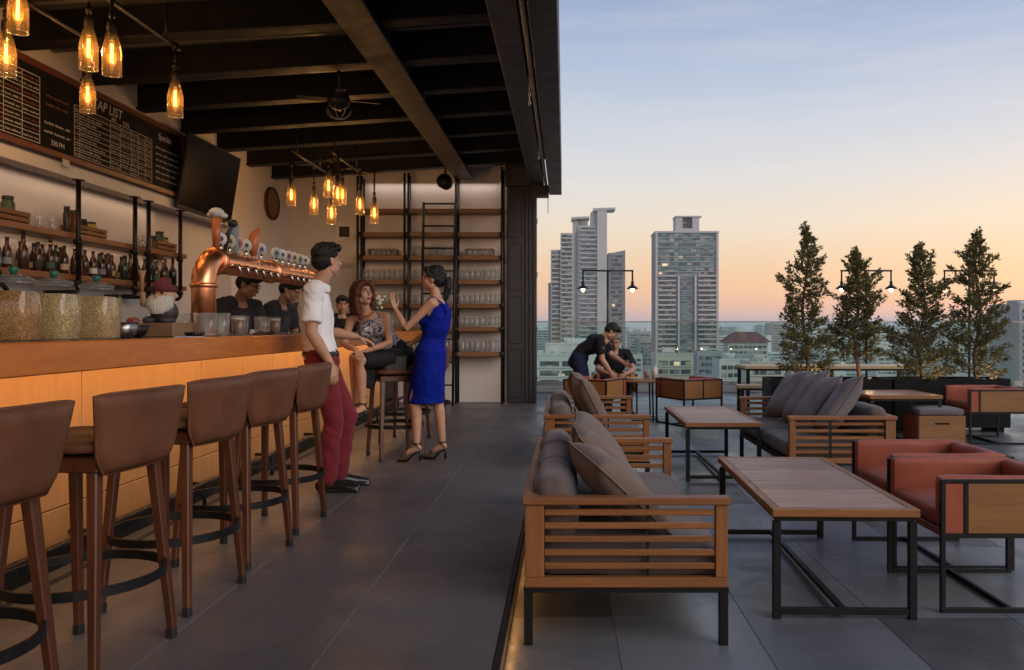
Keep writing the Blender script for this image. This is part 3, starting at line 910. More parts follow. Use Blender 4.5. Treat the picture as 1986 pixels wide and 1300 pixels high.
# ------------------------------------------------------------------ oval plaque, door, sign
t = thing('wall_plaque', 'oval brown wooden plaque with raised bands hung on the side wall', 'plaque', (-4.196, 11.78, 2.91))
Mo = Matrix.Rotation(R(90), 4, 'Y')
m = MB(); m.add([(0.0, 0.27*math.cos(a), 0.235*math.sin(a)) for a in [2*math.pi*k/32 for k in range(32)]] + [(0.03, 0.27*math.cos(a), 0.235*math.sin(a)) for a in [2*math.pi*k/32 for k in range(32)]],
      [[k, (k+1) % 32, 32+(k+1) % 32, 32+k] for k in range(32)] + [list(range(32, 64))]); m.build('panel', FW, t)
m = MB()
m.tube([(0.03, 0.255*math.cos(a), 0.22*math.sin(a)) for a in [2*math.pi*k/32 for k in range(32)]], 0.015, 6, closed=True); m.build('rim', MT['beam'], t)
for z in (-0.09, 0.0, 0.09):
    m = MB(); m.box((0.031, -0.20, z-0.02), (0.04, 0.20, z+0.02), 0.002); m.build('band', MT['crate_wood'], t)
DG = mat('door_grey', (0.42, 0.40, 0.39), 0.55, var=0.05)
t = thing('service_door', 'pale grey flush service door in the back wall beside the shelving', 'door', (-3.65, YB-0.001, 0))
m = MB(); m.box((-0.42, -0.035, 0.0), (0.42, -0.002, 2.05), 0.004); m.build('leaf', DG, t)
for lo, hi in (((-0.48, -0.05, 0), (-0.422, -0.001, 2.11)), ((0.422, -0.05, 0), (0.48, -0.001, 2.11)), ((-0.421, -0.05, 2.052), (0.421, -0.001, 2.11))):
    m = MB(); m.box(lo, hi, 0.003); m.build('frame', mat('door_frame', (0.36, 0.34, 0.33), 0.55, var=0.05), t)
m = MB(); m.tube([(0.36, -0.036, 1.02), (0.36, -0.08, 1.02), (0.26, -0.08, 1.02)], 0.01, 8); m.build('handle', MT['steel'], t)
t = thing('wall_sign', 'small square dark sign in a white frame high on the back wall', 'sign', (-3.36, YB-0.002, 2.60))
m = MB(); m.box((-0.14, -0.012, -0.14), (0.14, 0, 0.14), 0.002); m.build('frame', mat('sign_white', (0.66, 0.64, 0.62), 0.6), t)
m = MB(); m.box((-0.08, -0.016, -0.08), (0.08, -0.0125, 0.08), 0.001); m.build('face', mat('sign_dark', (0.025, 0.015, 0.015), 0.5), t)

# ------------------------------------------------------------------ tall shelving rack on the back wall
rack = thing('shelving_rack', 'tall wall rack of wooden shelves on dark iron posts full of glasses', 'shelving rack', (0, YB, 0))
PX_ = [-3.06, -2.36, -1.62, -0.935]
for i, x in enumerate(PX_):
    for dx in ((-0.028, 0.03) if i in (0, 1) else (0,)):
        m = MB(); m.tube([(x+dx, -0.29, 0.0), (x+dx, -0.29, zr(x)+0.05)], 0.019, 8); m.build('post', MT['iron'], rack)
    m = MB(); m.tube([(x, -0.02, 0.0), (x, -0.02, zr(x)+0.05)], 0.017, 8); m.build('post', MT['iron'], rack)
SZ = [0.74, 1.115, 1.465, 1.82, 2.185, 2.535, 2.885]
for z in SZ:
    for a, b in zip(PX_, PX_[1:]):
        m = MB(); m.box((a+0.004, -0.275, z-0.035), (b-0.004, -0.004, z+0.03), 0.004); m.build('shelf', MT['rack_wood'], rack)
    for i, x in enumerate(PX_):
        m = MB(); m.lathe([(0.03, z-0.03), (0.03, z+0.03)], 10, (x, -0.29, 0)); m.build('fitting', MT['iron'], rack)
m = MB(); m.box((-0.905, -0.06, 0.0), (-0.878, 0.0, 3.45)); m.build('edge_strip', mat('edge_white', (0.6, 0.58, 0.58), 0.5), rack)
lad = thing('ladder', 'dark iron library ladder leaning on the tall glass rack', 'ladder', (-1.86, YB-0.33, 0))
for x in (-0.235, 0.235):
    m = MB(); m.tube([(x, -0.28, 0.0), (x, 0.0, 3.0)], 0.02, 8); m.build('rail', MT['iron'], lad)
for k in range(9):
    z = 0.3 + 0.335*k; yy = -0.28*(1-z/3.0)
    m = MB(); m.tube([(-0.235, yy, z), (0.235, yy, z)], 0.014, 8); m.build('rung', MT['iron'], lad)
rg = random.Random(5)
BAYS = ['bay next to the service door', 'bay behind the ladder', 'bay next to the dark shutters']
SHN = ['lowest', 'second lowest', 'third', 'fourth', 'fifth']
for bi, (a, b) in enumerate(zip(PX_, PX_[1:])):
    for si, z in enumerate(SZ[:5]):
        if si == 4 and bi != 1: continue
        if si == 0 and bi == 0: continue
        n = 8 if bi != 1 else 7
        mug = (si in (1, 3))
        for k in range(n):
            x = a + 0.07 + (b-a-0.14)*k/(n-1) + rg.uniform(-0.006, 0.006)
            sc = 1.35 if not mug else 1.3
            if si == 0: sc = 1.7
            drink_glass((x, YB-0.20+rg.uniform(-0.03, 0.02), z+0.0305), f'{"beer mug" if mug else "clear glass"} on the {SHN[si]} rack shelf, {BAYS[bi]}', f'glasses on the tall rack, {BAYS[bi]}', rg.uniform(0, 6), mug, sc)
for x, lb in (((PX_[0]+PX_[1])/2-0.02, 'wooden tray of small glasses on the rack, bay next to the service door'), ((PX_[2]+PX_[3])/2, 'wooden tray of small glasses on the rack, bay next to the dark shutters')):
    t = thing('glass_tray', lb, 'tray', (x, YB-0.17, SZ[4]+0.0305))
    m = MB(); m.box((-0.21, -0.08, 0), (0.21, 0.08, 0.012), 0.002); m.build('base', MT['rack_wood'], t)
    for s_ in (-1, 1):
        m = MB(); m.box((s_*0.21-0.008, -0.08, 0.0125), (s_*0.21+0.008, 0.08, 0.10), 0.002); m.build('end_board', MT['rack_wood'], t)
    m = MB(); m.bar((-0.21, -0.08, 0.095), (0.21, -0.08, 0.095), 0.012, 0.012); m.bar((-0.21, 0.08, 0.095), (0.21, 0.08, 0.095), 0.012, 0.012); m.build('rail', MT['rack_wood'], t)
    for k in range(5):
        drink_glass((x-0.16+0.08*k, YB-0.17, SZ[4]+0.043), lb.replace('wooden tray of small glasses', 'small glass in the wooden tray'), 'small glasses in the rack trays', 0, False, 0.95)
area('rack_light', (-2.0, YB-0.10, 3.36), (0, -0.15, -1), 2.0, 0.03, 2.4, (1.0, 0.82, 0.70))

# ------------------------------------------------------------------ folded shutters at the end of the bar
t = thing('folding_shutters', 'dark grey folding shutters stacked open at the end of the bar wall', 'shutters', (-0.87, YB-0.12, 0))
for k, (dx, dy, w_) in enumerate(((0.0, 0.0, 0.27), (0.275, -0.015, 0.055), (0.335, -0.03, 0.055), (0.395, -0.045, 0.05))):
    lf = MB(); lf.box((dx, dy, 0.01), (dx+w_, dy+0.30, 3.27), 0.004); leaf = lf.build('leaf', MT['shutter'], t)
    if k == 0:
        for z0, z1 in ((0.08, 0.82), (0.90, 1.62), (1.70, 2.42), (2.50, 3.22)):
            p = MB()
            for lo, hi in (((0.03, -0.012, z0), (0.05, -0.001, z1)), ((w_-0.05, -0.012, z0), (w_-0.03, -0.001, z1)), ((0.051, -0.012, z0), (w_-0.051, -0.001, z0+0.02)), ((0.051, -0.012, z1-0.02), (w_-0.051, -0.001, z1))):
                p.box(lo, hi, 0.002)
            p.build('panel_moulding', MT['shutter'], leaf)
for z in (0.35, 1.1, 1.9, 2.7):
    m = MB(); m.tube([(0.452, -0.05, z), (0.462, -0.05, z+0.07)], 0.008, 6); m.build('hinge', mat('hinge_steel', (0.4, 0.38, 0.36), 0.4, 0.9), t)

# ------------------------------------------------------------------ ceiling fixtures
CHM = mat('chain_steel', (0.45, 0.42, 0.38), 0.4, 0.9)
def chain(x, y, z1, z0, label):
    t = thing('chain', label, 'chain', (x, y, z1))
    n = int((z1-z0)/0.032)
    for k in range(n):
        m = MB(); c = Vector((0, 0, -0.016-0.032*k)); a = (k % 2)*math.pi/2
        pts = [c + Vector((math.cos(a)*0.009*math.cos(q), math.sin(a)*0.009*math.cos(q), 0.021*math.sin(q))) for q in [2*math.pi*j/8 for j in range(8)]]
        m.tube(pts, 0.0035, 5, closed=True); m.build('link', CHM, t)
chain(-0.285, 6.7, 3.24, 2.93, 'long steel hoist chain hanging from the roof-edge rail near the middle')
chain(-0.285, 9.2, 3.24, 3.0, 'shorter steel hoist chain hanging from the roof-edge rail farther along')
chain(-0.25, 12.45, 3.16, 2.85, 'thin steel chain hanging below the very end of the roof edge')
t = thing('ceiling_fan', 'dark industrial ceiling fan with caged motor among the joists', 'fan', (-2.08, 7.6, 3.18))
m = MB(); m.tube([(0, 0, 0.1), (0, 0, 0.5)], 0.018, 8); m.build('rod', MT['iron'], t)
m = MB(); m.lathe([(0.02, 0.13), (0.09, 0.11), (0.11, 0.05), (0.09, 0.0), (0.03, -0.03), (0.001, -0.035)], 18); m.build('motor', MT['iron'], t)
for k in range(4):
    a = R(20+90*k)
    m = MB(); m.cbox((0.24, 0, 0.06), (0.13, 0.045, 0.005), 0.003, Matrix.Rotation(a, 4, 'Z') @ Matrix.Rotation(R(10), 4, 'X')); m.build('blade', MT['beam'], t)
m = MB()
for k in range(8):
    a = 2*math.pi*k/8
    m.tube([(0.12*math.cos(a)*math.cos(R(q)), 0.12*math.sin(a)*math.cos(R(q)), -0.02-0.10*math.sin(R(q))) for q in (0, 30, 60, 88)], 0.004, 5)
m.build('cage', CHM, t)
t = thing('loudspeaker', 'black cylindrical loudspeaker hung under the main beam by the glass rack', 'loudspeaker', (-1.72, 11.9, 3.23))
m = MB(); m.tube([(0, -0.12, 0), (0, 0.12, 0)], [0.11, 0.09], 16); m.build('housing', MT['steel'], t)
m = MB(); m.tube([(0, 0, 0.09), (0, 0, 0.20)], 0.015, 8); m.build('bracket', MT['steel'], t)

# ------------------------------------------------------------------ bottle pendants on pipe racks
AMB = newmat('amber_bulb')
def bulb_mat():
    m, nt, b = newmat('lit_bulb'); nt.nodes.remove(b)
    tr = nd(nt, 'ShaderNodeBsdfTransparent'); tr.inputs[0].default_value = (1.0, 0.78, 0.45, 1)
    em = nd(nt, 'ShaderNodeEmission'); em.inputs[0].default_value = (1.0, 0.42, 0.08, 1); em.inputs[1].default_value = 0.85
    mx = nd(nt, 'ShaderNodeMixShader'); mx.inputs[0].default_value = 0.42
    nt.links.new(tr.outputs[0], mx.inputs[1]); nt.links.new(em.outputs[0], mx.inputs[2]); nt.links.new(mx.outputs[0], nt.nodes['Material Output'].inputs['Surface'])
    return m
MT['bulb'] = bulb_mat()
MT['fil'] = emit('filament', (1.0, 0.62, 0.20), 15)
MT['bot_glass'] = glass('amber_bottle', (0.93, 0.78, 0.55), 1.6, op=0.04, opcol=(0.6, 0.4, 0.2))
bot_me = MB().lathe([(0.053, -0.20), (0.055, -0.195), (0.055, -0.06), (0.048, -0.02), (0.034, 0.035), (0.026, 0.06), (0.026, 0.085), (0.030, 0.088)], 22)
bot_me.f = bot_me.f[:-2]; bot_me.m = bot_me.m[:-2]; bot_me.sm = bot_me.sm[:-2]       # open at both ends
bot_me = bot_me.mesh('bottle', MT['bot_glass'])
rim_me = MB().tube([(0.054*math.cos(a), 0.054*math.sin(a), -0.199) for a in [2*math.pi*k/22 for k in range(22)]], 0.003, 5, closed=True).mesh('rim', MT['glass_cup'])
sock_me = MB().lathe([(0.001, 0.13), (0.024, 0.128), (0.027, 0.11), (0.027, 0.065), (0.019, 0.05), (0.019, 0.01), (0.001, 0.008)], 14).mesh('socket', MT['iron'])
bulb_me = MB().lathe([(0.013, 0.01), (0.016, -0.01), (0.026, -0.05), (0.030, -0.09), (0.026, -0.12), (0.014, -0.142), (0.001, -0.148)], 16).mesh('bulb', MT['bulb'])
fm = MB()
for k in range(5):
    a = 2*math.pi*k/5
    fm.tube([(0.006*math.cos(a), 0.006*math.sin(a), -0.012), (0.0075*math.cos(a), 0.0075*math.sin(a), -0.125)], 0.0028, 5)
fil_me = fm.mesh('filament', MT['fil'])
def pendant(p, ztop, label, group, power):
    t = thing('bottle_pendant', label, 'pendant lamp', p, 0, group)
    m = MB(); m.tube([(0, 0, 0.12), (0, 0, ztop-p[2])], 0.011, 8); m.lathe([(0.018, 0.15), (0.018, 0.19)], 10); m.build('drop_pipe', MT['iron'], t)
    link('socket', sock_me, t); b = link('bottle', bot_me, t); link('rim', rim_me, b)
    g = link('bulb', bulb_me, t); link('filament', fil_me, g)
    point('lamp_light', (0, 0, -0.07), power, (1.0, 0.74, 0.50), 0.03, t)
    return t
ZR1 = 3.2
near = [(35, 14, 330), (12, 98, 322), (172, 88, 312), (217, 98, 318), (170, 178, 262), (340, 186, 266)]
NL = ['hung highest by the price table', 'over the first price table', 'higher of the pair over the chalkboard', 'beside the pair over the chalkboard', 'lower one hanging over TAP LIST', 'alone at the end of the rack']
pts = []
for (x, y, s), n in zip(near, NL):
    p = px(x, y, FPX/s); p.z += 0.05; pts.append(p)
    pendant(p, ZR1, f'lit glass bottle pendant on the long pipe rack, {n}', 'bottle pendants over the bar', 10)
r1 = thing('pipe_rack', 'long dark iron pipe rack carrying bottle pendants over the bar end', 'pipe rack', (-3.1, 5.0, ZR1))
def rack_pipes(r, pts, zr_, runs, w_):
    m = MB()
    o = Vector(r.location)
    for x, y0, y1 in runs: m.tube([Vector((x, y0, zr_))-o, Vector((x, y1, zr_))-o], 0.016, 8)
    m.build('pipe', MT['iron'], r)
    for p in pts:
        x = min(runs, key=lambda q: abs(q[0]-p.x))[0]
        if abs(x-p.x) > 0.01:
            m = MB(); m.tube([Vector((x, p.y, zr_))-o, Vector((p.x, p.y, zr_))-o], 0.013, 8); m.build('arm', MT['iron'], r)
        m = MB(); m.tube([Vector((p.x, p.y, zr_+0.02))-o, Vector((p.x, p.y, zr_-0.03))-o], 0.021, 8); m.build('elbow', MT['iron'], r)
    for x, y0, y1 in runs:
        for yy in (y0+0.2, y1-0.2):
            m = MB(); m.tube([Vector((x, yy, zr_))-o, Vector((x, yy, zr(x)+0.1))-o], 0.010, 8); m.build('hanger', MT['iron'], r)
rack_pipes(r1, pts, ZR1, [(-3.40, 4.2, 6.3), (-2.85, 4.2, 6.1)], 0)
far = [(565, 375, 160, 3.02), (609, 392, 158, 2.95), (637, 357, 166, 3.1), (655, 372, 172, 3.1), (664, 374, 156, 3.1), (643, 410, 164, 2.9), (698, 393, 156, 3.0), (726, 410, 152, 2.95)]
FLb = ['at the wall end', 'second from the wall end', 'highest of all', 'front one of the overlapping pair', 'rear one of the overlapping pair', 'lowest in the middle', 'beside the rack posts', 'at the shelving end']
pts = []
for (x, y, s, zt), n in zip(far, FLb):
    p = px(x, y, FPX/s); p.z += 0.05; pts.append(p)
    pendant(p, 3.12, f'lit glass bottle pendant in the far cluster, {n}', 'bottle pendants in the far cluster', 9)
r2 = thing('pipe_rack', 'short dark iron pipe rack carrying the far cluster of bottle pendants', 'pipe rack', (-2.85, 10.0, 3.12))
rack_pipes(r2, pts, 3.12, [(-3.05, 9.2, 10.5), (-2.62, 9.2, 10.6)], 0)

# ================================================================== ON THE COUNTER
CZ = 1.0885
MT['copper'] = mat('copper', (0.92, 0.39, 0.19), 0.33, 1.0, var=0.14, scale=5, rvar=0.08)
tx = -2.35
tap = thing('tap_tower', 'polished copper pipe beer tower with a row of tap handles on the counter', 'beer tower', (tx, 5.37, CZ))
H = 0.50; rp = 0.076; L = 2.45
def arc(c, r, a0, a1, n=9):
    return [Vector((0, c[0]+r*math.cos(R(a0+(a1-a0)*k/n)), c[1]+r*math.sin(R(a0+(a1-a0)*k/n)))) for k in range(n+1)]
path = [Vector((0, 0, 0))] + [Vector((0, 0, H-0.16))] + arc((0.16, H-0.16), 0.16, 180, 90) + arc((L-0.16, H-0.16), 0.16, 90, 0) + [Vector((0, L, 0))]
m = MB(); m.tube(path, rp, 24, up=(1, 0, 0)); m.build('pipe', MT['copper'], tap)
def flange(c, axis, r, w):
    m = MB(); c = Vector(c); a = Vector(axis)
    m.tube([c-a*w, c-a*w*0.6, c+a*w*0.6, c+a*w], [r*0.9, r, r, r*0.9], 24); m.build('flange', MT['copper'], tap)
flange((0, 0, 0.012), (0, 0, 1), rp*1.45, 0.012)
flange((0, L, 0.012), (0, 0, 1), rp*1.45, 0.012)
flange((0, 0, H-0.17), (0, 0, 1), rp*1.13, 0.016)
flange((0, 0.17, H), (0, 1, 0), rp*1.25, 0.022)
flange((0, 1.22, H), (0, 1, 0), rp*1.22, 0.022)
flange((0, L-0.17, H), (0, 1, 0), rp*1.22, 0.022)
CHR = mat('chrome', (0.6, 0.58, 0.55), 0.2, 1.0)
badge_cols = [(0.7, 0.7, 0.72), (0.62, 0.5, 0.3), (0.55, 0.2, 0.15), (0.68, 0.66, 0.55), (0.6, 0.68, 0.55), (0.5, 0.45, 0.55), (0.35, 0.45, 0.45), (0.7, 0.7, 0.7), (0.6, 0.35, 0.35), (0.6, 0.5, 0.2), (0.4, 0.36, 0.28), (0.65, 0.65, 0.6)]
rngm = mat('badge_ink', (0.08, 0.07, 0.09), 0.5)
whm = mat('badge_rim', (0.72, 0.70, 0.66), 0.4)
kys = [0.26+0.15*k for k in range(6)] + [1.34+0.15*k for k in range(6)]
for k, y in enumerate(kys):
    m = MB(); m.tube([(0, y, H+rp-0.01), (0, y, H+rp+0.05)], 0.014, 10); h_ = m.build('tap_handle', CHR, tap)
    m = MB(); m.tube([(0.02, y, H-rp*0.3), (0.13, y, H-rp*0.3), (0.14, y, H-rp*0.3-0.06)], [0.016, 0.013, 0.010], 10)
    m.build('spout', CHR, h_)
    Mb = Matrix.Translation((0.0, y, H+rp+0.085)) @ Matrix.Rotation(R(-40), 4, 'Z') @ Matrix.Rotation(R(90), 4, 'Y')
    m = MB(); m.lathe([(0.040, -0.012), (0.046, -0.006), (0.046, 0.006), (0.040, 0.012), (0.001, 0.012)], 22, M=Mb); m.build('badge', whm, h_)
    m = MB(); m.lathe([(0.036, 0.0121), (0.036, 0.0135), (0.001, 0.0137)], 22, M=Mb); m.build('badge_face', mat('badge_face', badge_cols[k], 0.4, var=0.3, scale=40), h_)
    m = MB(); m.lathe([(0.017, 0.0138), (0.017, 0.0148), (0.001, 0.015)], 10, M=Mb); m.build('badge_emblem', rngm, h_)
OR = mat('orange_handle', (0.55, 0.16, 0.05), 0.35); BL = mat('black_handle', (0.02, 0.02, 0.02), 0.4)
m = MB(); m.tube([(0.0, 0.20, H+rp), (0.0, 0.20, H+rp+0.22)], [0.02, 0.032], 12); hh = m.build('tall_handle', OR, tap)
m = MB(); m.ell((0.0, 0.20, H+rp+0.255), (0.05, 0.05, 0.035)); m.ell((0.045, 0.20, H+rp+0.235), (0.03, 0.03, 0.02)); m.ell((-0.04, 0.21, H+rp+0.24), (0.03, 0.03, 0.02)); m.build('foam_top', whm, hh)
m = MB(); m.tube([(0.0, 0.335, H+rp), (0.02, 0.335, H+rp+0.12), (0.06, 0.335, H+rp+0.2)], [0.012, 0.018, 0.012], 10); m.ell((0.055, 0.335, H+rp+0.20), (0.035, 0.03, 0.028)); m.build('tall_handle', BL, tap)
m = MB(); m.box((-0.035, 0.46, H+rp), (0.035, 0.50, H+rp+0.22), 0.006); hh = m.build('tall_handle', mat('grey_handle', (0.25, 0.26, 0.24), 0.5, var=0.4, scale=20), tap)
m = MB(); m.box((-0.028, 0.455, H+rp+0.12), (0.028, 0.459, H+rp+0.18)); m.build('handle_plate', mat('blue_plate', (0.2, 0.32, 0.5), 0.5), hh)
m = MB(); m.tube([(0.0, 0.86, H+rp+0.02), (0.0, 0.85, H+rp+0.10), (0.01, 0.87, H+rp+0.18), (0.03, 0.90, H+rp+0.235)], [0.02, 0.045, 0.035, 0.008], 12); m.build('tall_handle', OR, tap)

# grain jars
def grain_mat(name, c):
    m, nt, b = newmat(name)
    co = coords(nt)
    v = nd(nt, 'ShaderNodeTexVoronoi'); v.inputs['Scale'].default_value = 230; nt.links.new(co, v.inputs['Vector'])
    col = ramp(nt, maprange(nt, v.outputs['Color'], 0, 1), [(0.1, sh(c, 0.45)), (0.5, c), (0.9, sh(c, 1.5))])
    nt.links.new(col, b.inputs['Base Color']); b.inputs['Roughness'].default_value = 0.7
    bump(nt, b, v.outputs['Distance'], 0.8, 0.004)
    return m
GR = mat('green_knob', (0.02, 0.12, 0.08), 0.25)
for k, (y, c, lb) in enumerate(((3.27, (0.42, 0.21, 0.07), 'square glass jar of reddish brown grain at the end of the row on counter'), (3.53, (0.52, 0.37, 0.17), 'square glass jar of pale malt grain with green knob, middle of the row'), (3.85, (0.52, 0.35, 0.16), 'square glass jar of malt grain with green knob beside the metal bowls'))):
    t = thing('grain_jar', lb, 'jar', (-2.185, y, CZ), R(8), 'grain jars on the counter')
    def sq(prof, N=32, e=0.5):
        vs = []; fs = []
        for f, z in prof:
            for q in range(N):
                a = 2*math.pi*q/N; cc, ss = math.cos(a), math.sin(a)
                vs.append((f*math.copysign(abs(cc)**e, cc), f*math.copysign(abs(ss)**e, ss), z))
        for i in range(len(prof)-1):
            for q in range(N): fs.append((i*N+q, i*N+(q+1) % N, (i+1)*N+(q+1) % N, (i+1)*N+q))
        return vs, fs
    m = MB(); v_, f_ = sq([(0.001, 0.001), (0.085, 0.001), (0.09, 0.008), (0.094, 0.20), (0.085, 0.215), (0.062, 0.225), (0.062, 0.24)]); m.add(v_, f_, True); m.build('jar_body', MT['glass'], t)
    m = MB(); v_, f_ = sq([(0.001, 0.006), (0.082, 0.007), (0.087, 0.014), (0.091, 0.197), (0.05, 0.203), (0.001, 0.204)]); m.add(v_, f_, True); m.build('grain', grain_mat('grain', c), t)
    ld = MB(); ld.lathe([(0.07, 0.241), (0.075, 0.246), (0.075, 0.253), (0.03, 0.268), (0.012, 0.27)], 24); ld = ld.build('lid', MT['glass_cup'], t)
    m = MB(); m.lathe([(0.010, 0.269), (0.014, 0.278), (0.020, 0.287), (0.016, 0.30), (0.001, 0.304)], 14); m.build('knob', GR, ld)

# metal bowls and napkin
ST = mat('brushed_steel', (0.30, 0.29, 0.28), 0.3, 1.0)
for x, y, r, h, lb, mm in ((-2.30, 4.30, 0.075, 0.085, 'shiny steel mixing bowl on the counter beside the grain jars', ST), (-2.42, 4.62, 0.09, 0.07, 'dark metal bowl on the counter between steel bowl and gnome', MT['iron']), (-2.18, 4.86, 0.06, 0.03, 'shallow dark dish on the counter in front of the gnome', MT['iron'])):
    m = MB(); m.lathe([(r*0.55, 0), (r*0.8, h*0.3), (r, h), (r*0.96, h), (r*0.75, h*0.35), (0.001, h*0.12)], 22)
    tag(m.build('bowl', mm, None, (x, y, CZ)), lb, 'bowl')
m = MB(); m.lathe([(0.03, 0), (0.034, 0.004), (0.036, 0.10), (0.02, 0.115), (0.001, 0.118)], 16)
tag(m.build('spice_jar', mat('spice', (0.25, 0.05, 0.04), 0.4), None, (-2.50, 4.78, CZ)), 'small red spice jar on the counter behind the dark metal bowl', 'jar')
m = MB(); m.box((-0.07, -0.06, 0), (0.07, 0.06, 0.008), 0.002)
tag(m.build('folded_napkin', mat('napkin', (0.5, 0.46, 0.6), 0.9), None, (-2.10, 4.62, CZ), R(15)), 'folded pale lilac napkin lying near the counter edge', 'napkin')

# gnome figurine
g = thing('gnome_figurine', 'painted bearded gnome figurine with maroon hat on a small wooden crate', 'figurine', (-2.44, 5.03, CZ), R(-10))
m = MB(); m.box((-0.13, -0.10, 0.0), (0.13, 0.10, 0.085), 0.006); m.build('crate_base', wood('pale_crate', (0.36, 0.22, 0.12), (0.26, 0.15, 0.08), 0, 0.6), g)
m = MB(); m.ell((0, 0, 0.15), (0.085, 0.07, 0.08)); m.ell((-0.055, -0.05, 0.10), (0.04, 0.06, 0.028)); m.ell((0.055, -0.05, 0.10), (0.04, 0.06, 0.028)); m.build('body', mat('gnome_coat', (0.035, 0.03, 0.035), 0.5, var=0.4, scale=20), g)
m = MB(); m.ell((0, -0.005, 0.245), (0.07, 0.062, 0.065)); m.ell((0, -0.068, 0.24), (0.016, 0.018, 0.015)); hd = m.build('head', mat('gnome_skin', (0.52, 0.30, 0.16), 0.5), g)
for s_ in (-1, 1):
    m = MB(); m.ell((s_*0.026, -0.06, 0.265), (0.009, 0.006, 0.008)); m.build('eye', MT['beam'], hd)
m = MB()
for k in range(14):
    a = -0.2 + (math.pi+0.4)*k/13
    m.ctube([(0.062*math.cos(a+math.pi), -0.03-0.03*math.sin(a), 0.235), (0.066*math.cos(a+math.pi), -0.045-0.045*math.sin(a), 0.19), (0.035*math.cos(a+math.pi), -0.045-0.045*math.sin(a), 0.145)], [0.016, 0.022, 0.008], 8)
m.build('beard', mat('beard_white', (0.62, 0.59, 0.54), 0.8, bmp=0.4, bscale=60), hd)
m = MB(); m.tube([(0, 0, 0.275), (0, 0.0, 0.29), (0, 0.005, 0.32), (0.012, 0.012, 0.345), (0.03, 0.02, 0.355)], [(0.076, 0.07), (0.078, 0.072), (0.062, 0.055), (0.035, 0.03), (0.006, 0.006)], 18); m.build('hat', mat('maroon_felt', (0.13, 0.02, 0.03), 0.8), hd)
m = MB(); m.ctube([(-0.075, -0.01, 0.19), (-0.10, -0.06, 0.20), (-0.095, -0.07, 0.26)], [0.022, 0.02, 0.016], 10); m.tube([(-0.095, -0.075, 0.25), (-0.095, -0.075, 0.36), (-0.095, -0.075, 0.40)], [0.008, 0.012, 0.02], 10); m.build('raised_arm', mat('gnome_tan', (0.42, 0.22, 0.09), 0.55), g)

# glasses and a beer by the tower
rg = random.Random(9)
for k, (x, y) in enumerate(((-2.20, 5.10), (-2.29, 5.20), (-2.17, 5.23), (-2.44, 5.27))):
    drink_glass((x, y, CZ), 'tall clear glass in the cluster between gnome and copper tower', 'tall glasses by the copper tower', 0, False, 1.35)
BEER = mat('amber_beer', (0.30, 0.10, 0.02), 0.1); FOAM = mat('beer_foam', (0.7, 0.62, 0.5), 0.8)
for x, y, lb in ((-2.22, 5.62, 'glass of amber beer on the counter right beside the copper tower'), (-2.3, 6.55, 'glass of dark beer standing under the middle of the tap row')):
    o = drink_glass((x, y, CZ), lb, None, 0, False, 1.25); o.name = 'beer_glass'
    MB().lathe([(0.001, 0.009), (0.0275, 0.009), (0.033, 0.085), (0.001, 0.085)], 14).build('beer', BEER, o)
    MB().lathe([(0.001, 0.0855), (0.033, 0.0855), (0.034, 0.098), (0.001, 0.100)], 14).build('foam', FOAM, o)
t = thing('drip_tray', 'long steel drip tray set on the counter under the copper taps', 'drip tray', (-2.20, 6.75, CZ))
m = MB(); m.box((-0.08, -0.72, 0), (0.08, 0.72, 0.018), 0.003); m.build('tray', ST, t)
for k in range(12):
    m = MB(); m.box((-0.07, -0.68+0.12*k, 0.0185), (0.07, -0.62+0.12*k, 0.022)); m.build('grate_bar', MT['iron'], t)
for k in range(5):
    drink_glass((-2.52+0.05*(k % 2), 6.0+0.23*k, CZ), 'upturned clear glass on the counter behind the taps', 'glasses behind the taps', 0, False, 1.3)
# black desk lamp head / microphone-like spot by the jars
t = thing('desk_lamp', 'black bendy desk lamp leaning behind the grain jars', 'lamp', (-2.62, 3.95, CZ), R(0))
m = MB(); m.lathe([(0.06, 0), (0.06, 0.012), (0.012, 0.02)], 18); m.build('base', MT['steel'], t)
m = MB(); m.tube([(0, 0, 0.015), (0.0, 0.02, 0.12), (0.0, -0.08, 0.24), (0.0, -0.17, 0.30)], 0.011, 8); m.build('arm', MT['steel'], t)
m = MB(); m.tube([(0, -0.13, 0.28), (0, -0.17, 0.31), (0, -0.25, 0.345), (0, -0.30, 0.34)], [0.02, 0.04, 0.055, 0.05], 14); m.build('head', MT['steel'], t)
# white flowers in a vase further along the bar
t = thing('flower_vase', 'small vase of white flowers on the far end of the bar', 'vase', (-2.1, 9.3, CZ))
m = MB(); m.lathe([(0.04, 0), (0.055, 0.05), (0.03, 0.14), (0.035, 0.17)], 16); m.build('vase', mat('vase', (0.5, 0.48, 0.42), 0.3), t)
m = MB(); m2 = MB()
for k in range(16):
    a = rg.uniform(0, 6.28); q = rg.uniform(0.02, 0.12); h = rg.uniform(0.26, 0.42)
    e = Vector((q*math.cos(a), q*math.sin(a), h)); m.tube([(0, 0, 0.15), e*0.6+Vector((0, 0, 0.1)), e], 0.003, 4); m2.ell(e, (0.022, 0.022, 0.016), u=7, w=5)
m.build('stems', mat('stem_green', (0.06, 0.12, 0.03), 0.6), t); m2.build('blossoms', mat('white_petal', (0.7, 0.66, 0.55), 0.7), t)

